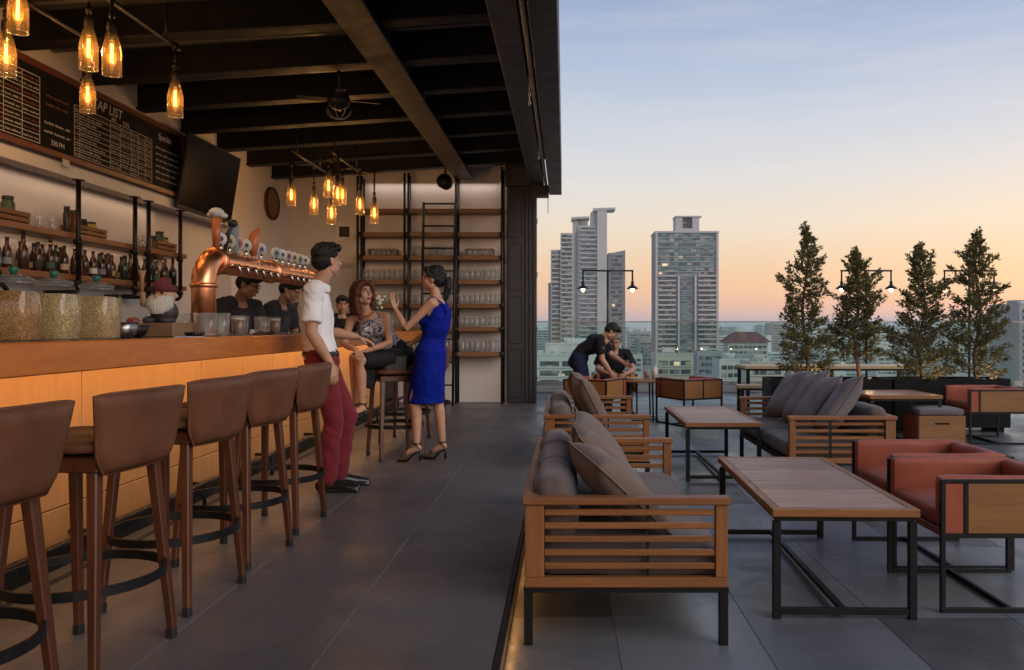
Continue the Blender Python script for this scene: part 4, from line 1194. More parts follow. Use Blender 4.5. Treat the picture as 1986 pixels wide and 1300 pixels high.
# ================================================================== TERRACE FURNITURE
MT['teak'] = wood('teak', (0.33, 0.135, 0.036), (0.16, 0.056, 0.015), 0, 0.5, 5, 0.10)
MT['teak_y'] = wood('teak_along', (0.33, 0.135, 0.036), (0.16, 0.056, 0.015), 1, 0.5, 5, 0.10)
MT['teak_z'] = wood('teak_upright', (0.33, 0.135, 0.036), (0.16, 0.056, 0.015), 2, 0.5, 5, 0.10)
MT['plank'] = wood('table_plank', (0.38, 0.225, 0.145), (0.22, 0.12, 0.075), 0, 0.42, 4, 0.24)
MT['cushion'] = mat('brown_grey_fabric', (0.105, 0.078, 0.070), 0.9, var=0.14, scale=4, bmp=0.25, bscale=420, sheen=0.15)
MT['pillow_b'] = mat('brown_pillow_fabric', (0.15, 0.105, 0.080), 0.9, var=0.16, scale=4, bmp=0.25, bscale=420, sheen=0.15)
MT['pillow_g'] = mat('grey_pillow_fabric', (0.14, 0.122, 0.125), 0.9, var=0.16, scale=4, bmp=0.25, bscale=420, sheen=0.15)
MT['red'] = mat('red_upholstery', (0.30, 0.072, 0.036), 0.55, var=0.2, scale=5, bmp=0.15, bscale=140, spec=0.35)
MT['oak'] = wood('oak_panel', (0.32, 0.14, 0.038), (0.18, 0.072, 0.02), 0, 0.45, 3.5, 0.08, 0.1, 0.06, 10)

def cushion(mb, lo, hi, bulge=0.02, e=0.18, n=14):
    """soft box: rounded edges, puffed faces"""
    c = [(a+b)/2 for a, b in zip(lo, hi)]; h = [(b-a)/2 for a, b in zip(lo, hi)]
    rad = min(h)*0.75
    vs = []; fs = []
    def mp(p):
        q = []
        for i in range(3):
            q.append(p[i]*h[i])
        inner = Vector([max(-(h[i]-rad), min(h[i]-rad, q[i])) for i in range(3)])
        d = Vector(q) - inner
        if d.length > 1e-9:
            m_ = max(abs(x) for x in d); d = d.normalized()*m_
        r = inner + d
        k = min(range(3), key=lambda i: h[i])
        o = [i for i in range(3) if i != k]
        pf = (1-(q[o[0]]/h[o[0]])**2)*(1-(q[o[1]]/h[o[1]])**2)
        r[k] += math.copysign(bulge*pf, q[k]) if abs(q[k]) > 0.5*h[k] else 0
        w_ = noise.noise(Vector((r.x*4+c[0]*3, r.y*4+c[1]*5, r.z*4)))*0.010*min(1, min(h)*14) + noise.noise(Vector((r.x*13+c[0]*3, r.y*11+c[1]*5, r.z*9)))*0.004*min(1, min(h)*14)
        return Vector(c) + r + Vector((0, 0, w_))
    for a in range(3):
        u, w = [(1,2),(2,0),(0,1)][a]
        for sg in (-1, 1):
            base = len(vs)
            for i in range(n+1):
                for j in range(n+1):
                    p = [0,0,0]; p[a] = sg; p[u] = -1+2*i/n; p[w] = -1+2*j/n
                    vs.append(mp(p))
            for i in range(n):
                for j in range(n):
                    q = [base+i*(n+1)+j, base+(i+1)*(n+1)+j, base+(i+1)*(n+1)+j+1, base+i*(n+1)+j+1]
                    fs.append(q if sg > 0 else q[::-1])
    mb.add(vs, fs, True)
def pillow_mesh(size, th, seed, m):
    """square throw pillow with pinched corners, flat in the XY plane"""
    mb = MB(); n = 20; vs = []; fs = []
    rr = random.Random(seed); ph = rr.uniform(0, 9)
    for sg in (1, -1):
        b = len(vs)
        for i in range(n+1):
            for j in range(n+1):
                u, v = -1+2*i/n, -1+2*j/n
                k = 1 - 0.09*((1-u*u)*(abs(v)**2) + (1-v*v)*(abs(u)**2))
                z = th*((1-u**4)*(1-v**4))**0.55
                z *= 1 + 0.12*noise.noise(Vector((u*1.7+ph, v*1.7, sg)))
                z += 0.010*noise.noise(Vector((u*4+ph, v*4, 3)))*(1-max(abs(u), abs(v))**3)
                vs.append((u*size*k, v*size*k, sg*z*0.5))
        for i in range(n):
            for j in range(n):
                q = [b+i*(n+1)+j, b+(i+1)*(n+1)+j, b+(i+1)*(n+1)+j+1, b+i*(n+1)+j+1]
                fs.append(q if sg > 0 else q[::-1])
    mb.add(vs, fs, True)
    me = mb.mesh('throw_pillow', m)
    bm = bmesh.new(); bm.from_mesh(me); bmesh.ops.remove_doubles(bm, verts=bm.verts, dist=1e-5); bm.to_mesh(me); bm.free()
    per = []
    for i in range(n): per.append((-1+2*i/n, -1))
    for i in range(n): per.append((1, -1+2*i/n))
    for i in range(n): per.append((1-2*i/n, 1))
    for i in range(n): per.append((-1, 1-2*i/n))
    pts = []
    for u, v in per:
        k = 1 - 0.09*((1-u*u)*(abs(v)**2) + (1-v*v)*(abs(u)**2))
        pts.append((u*size*k, v*size*k, 0))
    pm = MB().tube(pts, 0.005, 5, closed=True).mesh('piping', m)
    return me, pm
PILB = [pillow_mesh(0.235, 0.17, k, MT['pillow_b']) for k in range(3)]
PILG = [pillow_mesh(0.265, 0.18, 10+k, MT['pillow_g']) for k in range(3)]
def pillow(loc, rot, label, group, k=0, grey=False):
    me, pm = (PILG if grey else PILB)[k % 3]
    o = link('throw_pillow', me, None, loc); o.rotation_euler = Matrix(rot).to_euler() if not isinstance(rot, tuple) else Euler(rot)
    tag(o, label, 'pillow', group); link('piping', pm, o)
    return o

SL, SD, AH = 1.85, 0.85, 0.614
def make_sofa(label):
    # local: back along x = 0, seat opens towards +X, length along +Y from 0
    t = thing('sofa', label, 'sofa', group='slatted wooden sofas')
    Lw = 0.24
    for x in (0.02, SD-0.02):
        for y in (0.022, SL-0.022):
            m = MB(); m.bar((x, y, 0), (x, y, Lw-0.02), 0.036, 0.036, 0.002); m.build('leg', MT['steel'], t)
    m = MB()
    for y in (0.022, SL-0.022): m.box((0.0, y-0.018, Lw-0.021), (SD, y+0.018, Lw-0.0005))
    for x in (0.02, SD-0.02): m.box((x-0.018, 0.041, Lw-0.020), (x+0.018, SL-0.041, Lw-0.001))
    m.box((SD*0.52, 0.041, Lw-0.019), (SD*0.52+0.03, SL-0.041, Lw-0.002))
    m.build('base_frame', MT['steel'], t)
    for e, y0 in ((0, 0.0), (1, SL-0.045)):
        y1 = y0+0.045
        m = MB(); m.box((0.005, y0+0.002, Lw), (SD-0.005, y1-0.002, Lw+0.042), 0.003); m.build('bottom_rail', MT['teak'], t)
        m = MB(); m.box((-0.005, y0-0.012, AH-0.03), (SD+0.005, y1+0.012, AH), 0.004); m.build('top_rail', MT['teak'], t)
        m = MB(); m.box((0.005, y0+0.001, Lw+0.0425), (0.085, y1-0.001, AH-0.0305), 0.003); m.build('post', MT['teak_z'], t)
        m = MB(); m.box((SD-0.055, y0+0.001, Lw+0.0425), (SD-0.005, y1-0.001, AH-0.0305), 0.003); m.build('post', MT['teak_z'], t)
        for k in range(5):
            z = Lw+0.075+k*0.0555
            m = MB(); m.box((0.086, y0+0.008, z), (SD-0.056, y0+0.028, z+0.026), 0.003); m.build('slat', MT['teak'], t)
        m = MB(); m.box((SD*0.60, y0+0.029, Lw+0.043), (SD*0.60+0.012, y0+0.036, AH-0.031)); m.build('tie_bar', MT['steel'], t)
    m = MB(); m.box((-0.005, 0.058, AH-0.03), (0.055, SL-0.058, AH), 0.004); m.build('top_rail', MT['teak_y'], t)
    m = MB(); m.box((0.005, 0.046, Lw), (0.045, SL-0.046, Lw+0.042), 0.003); m.build('bottom_rail', MT['teak_y'], t)
    for k in range(5):
        z = Lw+0.075+k*0.0555
        m = MB(); m.box((0.012, 0.046, z), (0.032, SL-0.046, z+0.026), 0.003); m.build('slat', MT['teak_y'], t)
    m = MB(); m.box((0.05, 0.05, Lw+0.002), (SD-0.01, SL-0.05, Lw+0.02)); m.build('seat_deck', MT['beam'], t)
    for k in range(2):
        y0 = 0.05 + k*(SL-0.10)/2
        m = MB(); cushion(m, (0.06, y0+0.003, Lw+0.022), (SD-0.005, y0+(SL-0.10)/2-0.003, Lw+0.165), 0.015); m.build('seat_cushion', MT['cushion'], t)
    for k in range(3):
        y0 = 0.06 + k*(SL-0.12)/3
        m = MB(); cushion(m, (-0.075, y0+0.004, 0.0), (0.075, y0+(SL-0.12)/3-0.004, 0.285), 0.028)
        Mr = Matrix.Translation((0.155, 0, Lw+0.16)) @ Matrix.Rotation(R(-9), 4, 'Y')
        m.v = [tuple(Mr @ Vector(p)) for p in m.v]
        m.build('back_cushion', MT['cushion'], t)
    return t
s1 = make_sofa('slatted wooden sofa with brown cushions beside the step and the long plank table')
s1.location = (-0.17, 3.41, TZ)
s2 = dup(s1, (-0.165, 6.60, TZ), 0, 'slatted wooden sofa with two tall pillows standing before the round table chairs', 'slatted wooden sofas')
s3 = dup(s1, (2.62, 8.36, TZ), R(180), 'slatted wooden sofa with four grey pillows facing the step, planters behind', 'slatted wooden sofas')
def lean(tilt, yaw=0.0, roll=0.0, face=1):
    """pillow leaning back against a sofa back; face=+1 looks towards +X"""
    b = Matrix.Rotation(R(roll), 3, 'Z')
    b = Matrix.Rotation(R((90-tilt)*face), 3, 'Y') @ b
    return Matrix.Rotation(R(yaw), 3, 'Z') @ b
PG = 'throw pillows on the sofas'
pillow((0.24, 3.72, TZ+0.60), lean(47, 10, 8), 'brown pillow at the slatted arm of the sofa beside the step', PG, 0)
pillow((0.22, 4.12, TZ+0.62), lean(43, 4, -4), 'brown pillow in the middle of three on the sofa beside the step', PG, 1)
pillow((0.20, 4.55, TZ+0.64), lean(38, -6, 5), 'brown pillow third from the slatted arm on the sofa beside the step', PG, 2)
pillow((0.21, 7.10, TZ+0.68), lean(27, 8, 3), 'upright brown pillow leaning on its twin, sofa before the round table', PG, 1)
pillow((0.16, 7.50, TZ+0.70), lean(24, 0, -5), 'upright brown pillow that its twin leans on, sofa before the round table', PG, 0)
for k, (y, x, t_, yw, rl, lb) in enumerate(((6.85, 2.27, 34, 14, 14, 'grey pillow next to the slatted arm on the sofa before the planters'), (7.22, 2.20, 36, 6, 8, 'grey pillow second from the slatted arm on the sofa before the planters'), (7.62, 2.22, 33, 4, 12, 'grey pillow third from the slatted arm on the sofa before the planters'), (8.0, 2.18, 35, -6, 9, 'grey pillow fourth from the slatted arm on the sofa before the planters'))):
    pillow((x, y, TZ+0.665), lean(t_, -yw, rl, -1), lb, PG, k, True)

def make_table(label, w=0.66, l=1.5, h=0.50, n=13):
    t = thing('coffee_table', label, 'table', group='plank-topped terrace tables')
    th = 0.036
    for lo, hi in (((0, 0, h-th), (w, 0.045, h)), ((0, l-0.045, h-th), (w, l, h))):
        m = MB(); m.box(lo, hi, 0.003); m.build('edge_board', MT['teak'], t)
    for x in (0, w-0.04):
        m = MB(); m.box((x, 0.0455, h-th), (x+0.04, l-0.0455, h), 0.003); m.build('edge_board', MT['teak_y'], t)
    pw = (l-0.091)/n
    pm = MB().box((0.0415, 0.0028, -th+0.006), (w-0.0415, pw-0.0028, -0.0015), 0.002).mesh('plank', MT['plank'])
    for k in range(n): link('plank', pm, t, (0, 0.0455+k*pw, h))
    m = MB(); m.box((0.02, 0.02, h-th-0.022), (w-0.02, l-0.02, h-th+0.005)); m.build('subframe', MT['steel'], t)
    for x in (0.025, w-0.025):
        for y in (0.03, l-0.03):
            m = MB(); m.bar((x, y, 0), (x, y, h-th-0.0225), 0.034, 0.034, 0.002); m.build('leg', MT['steel'], t)
    for y in (0.03, l-0.03):
        m = MB(); m.box((0.0425, y-0.014, 0.02), (w-0.0425, y+0.014, 0.048), 0.002); m.build('stretcher', MT['steel'], t)
    m = MB(); m.box((w/2-0.014, 0.0445, 0.021), (w/2+0.014, l-0.0445, 0.047), 0.002); m.build('stretcher', MT['steel'], t)
    return t
ta = make_table('long plank-topped coffee table in front of the two red armchairs')
ta.location = (0.935, 3.71, TZ); ta.rotation_euler.z = R(-1.2)
dup(ta, (1.03, 7.03, TZ), R(0), 'plank-topped coffee table between the two facing sofas farther back', 'plank-topped terrace tables')

CW, CD, CH = 0.645, 0.66, 0.615
def make_chair(label):
    # local: faces -X; depth along +X from 0; width along +Y from 0
    t = thing('armchair', label, 'armchair', group='boxy red armchairs with wooden sides')
    b0 = 0.345; st_ = 0.022
    for y in (st_/2, CW-st_/2):
        m = MB()
        for x in (st_/2, CD-st_/2): m.bar((x, y, 0.0), (x, y, b0), st_, st_, 0.002)
        m.bar((st_, y, st_/2), (CD-st_, y, st_/2), st_*0.98, st_*0.98, 0.002)
        m.build('sled_leg', MT['steel'], t)
    m = MB(); m.bar((CD/2, st_, st_/2), (CD/2, CW-st_, st_/2), st_*0.96, st_*0.96, 0.002); m.build('cross_bar', MT['steel'], t)
    m = MB(); m.box((0.0, 0.0, b0), (CD, st_, b0+st_), 0.002); m.box((0.0, CW-st_, b0), (CD, CW, b0+st_), 0.002); m.box((CD-st_, st_, b0), (CD, CW-st_, b0+st_), 0.002); m.build('base_frame', MT['steel'], t)
    for y0, y1 in ((0.0, st_), (CW-st_, CW)):
        m = MB()
        for x in (0.0, 0.105, CD-st_): m.box((x, y0, b0+st_), (x+st_, y1, CH-0.018), 0.002)
        m.box((0.0, y0, CH-0.018), (CD, y1, CH), 0.002)
        m.build('side_frame', MT['steel'], t)
        m = MB(); m.box((0.128, y0+0.003, b0+st_+0.001), (CD-st_-0.001, y1-0.003, CH-0.0185)); m.build('side_panel', MT['oak'], t)
        m = MB(); m.box((st_+0.001, y0+0.004, b0+st_+0.001), (0.104, y1-0.004, CH-0.0185)); m.build('side_upholstery', MT['red'], t)
    m = MB(); m.box((CD-st_, st_, CH-0.018), (CD, CW-st_, CH), 0.002)
    m.box((CD-st_, CW/2-0.011, b0+st_), (CD, CW/2+0.011, CH-0.018), 0.002); m.build('back_frame', MT['steel'], t)
    for y0, y1 in ((st_+0.001, CW/2-0.0115), (CW/2+0.0115, CW-st_-0.001)):
        m = MB(); m.box((CD-st_+0.003, y0, b0+st_+0.001), (CD-0.003, y1, CH-0.0185)); m.build('back_panel', MT['oak'], t)
    m = MB(); m.box((0.006, st_+0.001, b0+0.002), (CD-st_-0.001, CW-st_-0.001, b0+0.04), 0.004); m.build('seat_base', MT['red'], t)
    m = MB(); cushion(m, (0.004, 0.085, b0+0.035), (CD-0.10, CW-0.085, b0+0.13), 0.012); m.build('seat_cushion', MT['red'], t)
    for y0, y1 in ((st_+0.001, 0.088), (CW-0.088, CW-st_-0.001)):
        m = MB(); cushion(m, (0.004, y0, b0+0.041), (CD-st_-0.002, y1, CH+0.012), 0.004); m.build('arm_pad', MT['red'], t)
    m = MB(); cushion(m, (CD-0.10, 0.089, b0+0.041), (CD-st_-0.003, CW-0.089, CH+0.010), 0.006); m.build('back_pad', MT['red'], t)
    return t
CG = 'boxy red armchairs with wooden sides'
c1 = make_chair('boxy red armchair with wooden side panel, beside the corner of the long plank table')
c1.location = (1.735, 3.80, TZ)
dup(c1, (1.78, 4.47, TZ), R(0), 'boxy red armchair tucked behind its twin at the long plank table', CG)
# round table group by the glass
def place_centre(ch, cx, cy, rz):
    c, s_ = math.cos(R(rz)), math.sin(R(rz)); v = Vector((CD/2, CW/2))
    ch.location = (cx - (c*v.x - s_*v.y), cy - (s_*v.x + c*v.y), TZ); ch.rotation_euler.z = R(rz)
def chair_at(cx, cy, rz, lb):
    ch = dup(c1, (0, 0, 0), 0, lb, CG); place_centre(ch, cx, cy, rz); return ch
chair_at(0.42, 11.25, -118, 'red and wood armchair with its back turned, below the leaning waiter')
chair_at(1.70, 11.30, -62, 'red and wood armchair turned cornerwise beside the round table')
chair_at(0.75, 12.55, 92, 'red armchair the seated man in black sits on')
chair_at(4.86, 9.55, 0, 'red armchair with wooden sides in front of the black planter')
chair_at(3.02, 9.9, 180, 'red armchair half hidden behind the grey pillows')

t = thing('round_table', 'small round wooden table with thin black legs by the glass balustrade', 'table', (1.03, 11.75, TZ))
m = MB(); m.lathe([(0.40, 0.55), (0.41, 0.555), (0.41, 0.575), (0.40, 0.58), (0.001, 0.58)], 40); m.build('table_top', MT['teak'], t)
for k in range(4):
    a = R(45+90*k); m = MB(); m.tube([(0.30*math.cos(a), 0.30*math.sin(a), 0.0), (0.28*math.cos(a), 0.28*math.sin(a), 0.55)], 0.012, 8); m.build('leg', MT['steel'], t)
m = MB(); m.tube([(0.30*math.cos(a), 0.30*math.sin(a), 0.02) for a in [2*math.pi*k/32 for k in range(32)]], 0.009, 6, closed=True); m.build('base_ring', MT['steel'], t)
ZT = TZ+0.581
PLT = mat('plate_white', (0.65, 0.64, 0.62), 0.3); FOOD = mat('food', (0.40, 0.22, 0.06), 0.6, var=0.6, scale=40)
t = thing('food_plate', 'white plate piled with fried food on the round table', 'plate', (0.95, 11.62, ZT))
m = MB(); m.lathe([(0.06, 0.0), (0.12, 0.018), (0.118, 0.022), (0.06, 0.006), (0.001, 0.006)], 26); m.build('plate', PLT, t)
m = MB(); rf = random.Random(2)
for k in range(26):
    a = rf.uniform(0, 6.28); q = rf.uniform(0, 0.08); m.ell((q*math.cos(a), q*math.sin(a), 0.015+rf.uniform(0, 0.05)*(1-q*8)), (rf.uniform(0.015, 0.03), rf.uniform(0.012, 0.02), 0.014), u=7, w=5)
m.build('food', FOOD, t)
t = drink_glass((1.16, 11.62, ZT), 'glass of dark beer on the round table beside the plate', None, 0, False, 1.3); t.name = 'beer_glass'
MB().lathe([(0.001, 0.009), (0.0275, 0.009), (0.033, 0.085), (0.001, 0.085)], 14).build('beer', BEER, t)
m = MB(); m.lathe([(0.04, 0), (0.042, 0.15), (0.03, 0.16), (0.03, 0.18)], 18)
tag(m.build('white_jug', PLT, None, (1.28, 11.72, ZT)), 'white ceramic jug on the round table next to the beer', 'jug')

# long dining table and bench behind the planters
def long_table(label, x0, x1, y0, y1, h, name, cat, th=0.045):
    t = thing(name, label, cat, (x0, y0, TZ))
    w_, d_ = x1-x0, y1-y0
    n = max(2, int(d_/0.14)); pw = d_/n
    for k in range(n):
        m = MB(); m.box((0, k*pw+0.002, h-th), (w_, (k+1)*pw-0.002, h), 0.003); m.build('plank', MT['pale'], t)
    m = MB(); m.box((0.02, 0.02, h-th-0.03), (w_-0.02, d_-0.02, h-th-0.0005)); m.build('subframe', MT['steel'], t)
    for x in (0.05, w_/2, w_-0.05):
        for y in (0.05, d_-0.05):
            m = MB(); m.bar((x, y, 0), (x, y, h-th-0.031), 0.05, 0.05, 0.002); m.build('leg', MT['steel'], t)
    return t
MT['pale'] = wood('pale_top', (0.52, 0.38, 0.22), (0.38, 0.26, 0.14), 0, 0.5, 4, 0.06)
long_table('long pale-topped dining table with black legs behind the planter trees', 2.85, 5.6, 13.0, 13.75, 0.70, 'dining_table', 'table')
long_table('low pale bench with black legs standing beside the long dining table', 2.62, 5.3, 12.35, 12.7, 0.44, 'bench', 'bench')
t = dup(ta, (3.42, 9.25, TZ), 0, 'wooden coffee table in front of the black planter, behind the grey pillows', 'plank-topped terrace tables')
t.scale = (1.25, 0.55, 1.1)
# cube ottoman
t = thing('cube_ottoman', 'wooden cube stool with grey cushion and red side near the planter', 'ottoman', (3.93, 9.15, TZ))
m = MB(); m.box((0.0, 0.0, 0.0), (0.52, 0.42, 0.33), 0.006); bx_ = m.build('box', MT['oak'], t)
m = MB(); m.box((0.18, -0.003, 0.235), (0.34, 0.0, 0.255)); m.build('hand_slot', MT['beam'], bx_)
m = MB(); m.box((-0.006, 0.01, 0.01), (-0.0005, 0.41, 0.325)); m.build('side_upholstery', MT['red'], t)
m = MB(); cushion(m, (0.005, 0.005, 0.331), (0.515, 0.415, 0.41), 0.01); m.build('cushion', MT['pillow_g'], t)

# ------------------------------------------------------------------ planters and trees
MT['planter'] = mat('black_planter', (0.005, 0.005, 0.006), 0.6, var=0.25, scale=3, spec=0.15)
MT['soil'] = mat('soil', (0.03, 0.02, 0.014), 0.95, var=0.4, scale=30, bmp=0.5, bscale=40)
for x0, x1, lb in ((2.58, 4.08, 'long black metal planter box behind the grey-pillow sofa holding two trees'), (4.11, 5.56, 'long black metal planter box behind the ottoman holding two trees')):
    t = thing('planter', lb, 'planter', (x0, 10.28, TZ), 0, 'black planter boxes')
    w_ = x1-x0; h = 0.67; d = 0.5
    m = MB()
    m.box((0, 0, 0.06), (w_, 0.02, h), 0.003); m.box((0, d-0.02, 0.06), (w_, d, h), 0.003); m.box((0, 0.0205, 0.06), (0.02, d-0.0205, h), 0.003); m.box((w_-0.02, 0.0205, 0.06), (w_, d-0.0205, h), 0.003)
    m.box((0.02, 0.02, 0.06), (w_-0.02, d-0.02, 0.08)); m.build('box', MT['planter'], t)
    for x in (0.1, w_-0.1):
        m = MB(); m.box((x-0.04, 0.04, 0), (x+0.04, d-0.04, 0.059)); m.build('foot', MT['planter'], t)
    m = MB(); m.box((0.0205, 0.0205, 0.55), (w_-0.0205, d-0.0205, 0.61)); m.build('soil', MT['soil'], t)
def leaf_mat(name, c):
    m, nt, b = newmat(name)
    co = coords(nt, rnd=False)
    n = nd(nt, 'ShaderNodeTexNoise'); n.inputs['Scale'].default_value = 9; n.inputs['Detail'].default_value = 4
    nt.links.new(co, n.inputs['Vector'])
    wn_ = nd(nt, 'ShaderNodeTexWhiteNoise'); gm = nd(nt, 'ShaderNodeNewGeometry')
    nt.links.new(gm.outputs['Random Per Island'], wn_.inputs[0])
    a = ramp(nt, n.outputs['Fac'], [(0.3, sh(c, 0.55)), (0.7, sh(c, 1.35))])
    col = mixcol(nt, maprange(nt, gm.outputs['Random Per Island'], 0.0, 0.5), a, (c[0]*2.0, c[1]*1.5, c[2]*0.9))
    nt.links.new(col, b.inputs['Base Color']); b.inputs['Roughness'].default_value = 0.42
    b.inputs['Specular IOR Level'].default_value = 0.4
    out = nt.nodes['Material Output']; tl_ = nd(nt, 'ShaderNodeBsdfTranslucent'); nt.links.new(col, tl_.inputs[0])
    mx = nd(nt, 'ShaderNodeMixShader'); mx.inputs[0].default_value = 0.22
    nt.links.new(b.outputs[0], mx.inputs[1]); nt.links.new(tl_.outputs[0], mx.inputs[2]); nt.links.new(mx.outputs[0], out.inputs['Surface'])
    return m
MT['leaf'] = leaf_mat('dark_leaf', (0.135, 0.14, 0.06))
MT['bark'] = mat('bark', (0.11, 0.075, 0.05), 0.9, var=0.35, scale=14, bmp=0.5, bscale=40)
def add_leaf(vs, fs, p, d, up, l, w_):
    d = d.normalized(); s_ = d.cross(up)
    if s_.length < 1e-4: s_ = Vector((1, 0, 0))
    s_.normalize(); nrm = s_.cross(d)
    o = len(vs)
    vs += [p, p+d*l*0.45+s_*w_+nrm*w_*0.35, p+d*l, p+d*l*0.45-s_*w_+nrm*w_*0.35]
    fs.append((o, o+1, o+2)); fs.append((o, o+2, o+3))
def potted_tree(x, y, z0, H, r, seed, label, clear=0.12, sprig=1.0):
    rr = random.Random(seed)
    t = thing('conifer_like_tree', label, 'tree', (x, y, z0), 0, 'narrow leafy trees in the planters')
    t.name = 'planter_tree'
    tr = MB(); bend = [Vector((0.03*math.sin(k*0.9+seed), 0.03*math.cos(k*1.3+seed), H*k/9)) for k in range(10)]
    tr.tube(bend, [0.026*(1-k/10.5)+0.003 for k in range(10)], 8)
    vs = []; fs = []
    nb = 150
    for k in range(nb):
        f = clear + (0.975-clear)*((k+rr.random())/nb)
        base = bend[min(8, int(f*9))].lerp(bend[min(9, int(f*9)+1)], f*9-int(f*9))
        az = k*2.399 + rr.uniform(-0.4, 0.4)
        g_ = max(0.0, min(1.0, (f-0.10)/0.90))
        env = r*1.12*(1.0 - g_**1.35)*(0.72+0.28*min(1, (f-clear+0.03)/0.12))
        ln = env*rr.uniform(0.55, 1.0) + 0.03*(1.15-f)
        if f > 0.45 and rr.random() < 0.26*sprig: ln = ln*rr.uniform(1.2, 1.5) + 0.10*(1.08-f)
        el = R(rr.uniform(-6, 32) + 28*f)
        tip = base + Vector((math.cos(az)*ln, math.sin(az)*ln, math.tan(el)*ln))
        mid = base.lerp(tip, 0.5) + Vector((0, 0, -0.06*ln))
        tr.tube([base, mid, tip], [0.006, 0.004, 0.0015], 4)
        nl = int(12 + 150*ln)
        for q in range(nl):
            u = 0.15 + 0.85*math.sqrt(rr.random())
            p = base.lerp(mid, u*2) if u < 0.5 else mid.lerp(tip, u*2-1)
            spread = 0.042*(1.2-0.7*u)*(1.0-0.55*f)
            p = p + Vector((rr.gauss(0, spread), rr.gauss(0, spread), rr.gauss(0, spread)))
            d = (tip-base).normalized() + Vector((rr.uniform(-1, 1), rr.uniform(-1, 1), rr.uniform(-0.6, 1)))*0.9
            add_leaf(vs, fs, p, d, Vector((rr.uniform(-1, 1), rr.uniform(-1, 1), 1)), rr.uniform(0.036, 0.062), rr.uniform(0.010, 0.016))
    p0 = bend[9]
    for q in range(40):                              # leader
        p = p0 + Vector((rr.gauss(0, 0.018), rr.gauss(0, 0.018), rr.uniform(-0.22, 0.04)))
        add_leaf(vs, fs, p, Vector((rr.uniform(-1, 1), rr.uniform(-1, 1), 1.2)), Vector((rr.uniform(-1, 1), 1, 0.3)), 0.05, 0.014)
    tr.build('trunk', MT['bark'], t)
    c = MB(); c.add(vs, fs, False); c.build('crown', MT['leaf'], t)
    return t
ZS = TZ+0.6105
potted_tree(3.07, 10.52, ZS, 2.0, 0.335, 1, 'tallest narrow tree, first in the planter behind the grey-pillow sofa', 0.04)
potted_tree(3.74, 10.55, ZS, 1.68, 0.36, 2, 'shortest narrow tree with bare lower trunk in the planter', 0.17, 0.7)
potted_tree(4.56, 10.53, ZS, 1.76, 0.41, 3, 'broadest bushy tree in the planter beside the red armchair', 0.03, 0.6)
potted_tree(5.27, 10.53, ZS, 1.92, 0.38, 4, 'narrow tree with loose spreading sprigs at the planter end', 0.05, 1.6)

# ------------------------------------------------------------------ glass balustrade and lamp posts
xs_ = [-5.9+1.52*k for k in range(11)]
bal = thing('glass_balustrade', 'frameless glass balustrade with thin rail along the terrace edge', 'balustrade', (0, GY+0.12, TZ+0.12))
GH = 1.29
for a in xs_[:-1]:
    if a + 1.5 > TX1: break
    m = MB(); m.box((a+0.006, -0.006, 0.0), (a+1.514, 0.006, GH)); m.build('pane', MT['glass_rail'], bal)
RAILM = mat('rail_steel', (0.33, 0.34, 0.34), 0.35, 0.9)
m = MB(); m.box((-5.9, -0.013, GH+0.0005), (9.28, 0.013, GH+0.022), 0.002); m.build('top_rail', RAILM, bal)
m = MB(); m.box((-5.9, -0.03, 0.0), (9.28, -0.0065, 0.10)); m.build('base_channel', RAILM, bal)
bal2 = thing('glass_balustrade', 'glass balustrade along the terrace side at a right angle to the longer one', 'balustrade', (TX1-0.05, 0, TZ+0.12))
for k in range(9):
    a = GY - 0.1 - 1.52*(k+1)
    m = MB(); m.box((-0.006, a+0.006, 0.0), (0.006, a+1.514, GH)); m.build('pane', MT['glass_rail'], bal2)
m = MB(); m.box((-0.013, GY-0.1-1.52*9, GH+0.0005), (0.013, GY-0.1, GH+0.022), 0.002); m.build('top_rail', RAILM, bal2)
m = MB(); m.box((-0.03, GY-0.1-1.52*9, 0.0), (-0.0065, GY-0.1, 0.10)); m.build('base_channel', RAILM, bal2)

MT['lampglow'] = emit('lamp_bulb', (1.0, 0.75, 0.45), 9)
def lamp_post(x, label, xr=(-1, 1)):
    t = thing('lamp_post', label, 'lamp post', (x, GY-0.25, TZ), 0, 'twin-armed black lamp posts along the balustrade')
    m = MB(); m.lathe([(0.07, 0), (0.07, 0.015), (0.024, 0.03)], 14); m.tube([(0, 0, 0.02), (0, 0, 2.44)], 0.022, 8); m.build('pole', MT['steel'], t)
    m = MB(); m.tube([(-0.51, 0, 2.43), (0.51, 0, 2.43)], 0.017, 8); m.build('arm', MT['steel'], t)
    for s_ in (-1, 1):
        m = MB(); m.tube([(s_*0.49, 0, 2.445), (s_*0.49, 0, 2.20)], 0.017, 8); m.lathe([(0.03, 2.12), (0.03, 2.22)], 10, (s_*0.49, 0, 0)); d = m.build('drop', MT['steel'], t)
        m = MB(); m.lathe([(0.03, 2.15), (0.05, 2.135), (0.115, 2.085), (0.118, 2.07), (0.112, 2.075), (0.045, 2.12), (0.03, 2.13)], 20, (s_*0.49, 0, 0)); m.build('shade', MT['iron'], t)
        m = MB(); m.ell((s_*0.49, 0, 2.055), (0.038, 0.038, 0.045), u=12, w=8); m.build('bulb', MT['lampglow'], t)
        point('lamp_light', (s_*0.49, 0, 1.99), 5, (1.0, 0.7, 0.4), 0.04, t)
lamp_post(0.855, 'black twin-armed lamp post behind the leaning waiter')
lamp_post(5.98, 'black twin-armed lamp post half hidden by the shortest planter tree')
lamp_post(8.02, 'black twin-armed lamp post half hidden by the sprawling end tree')

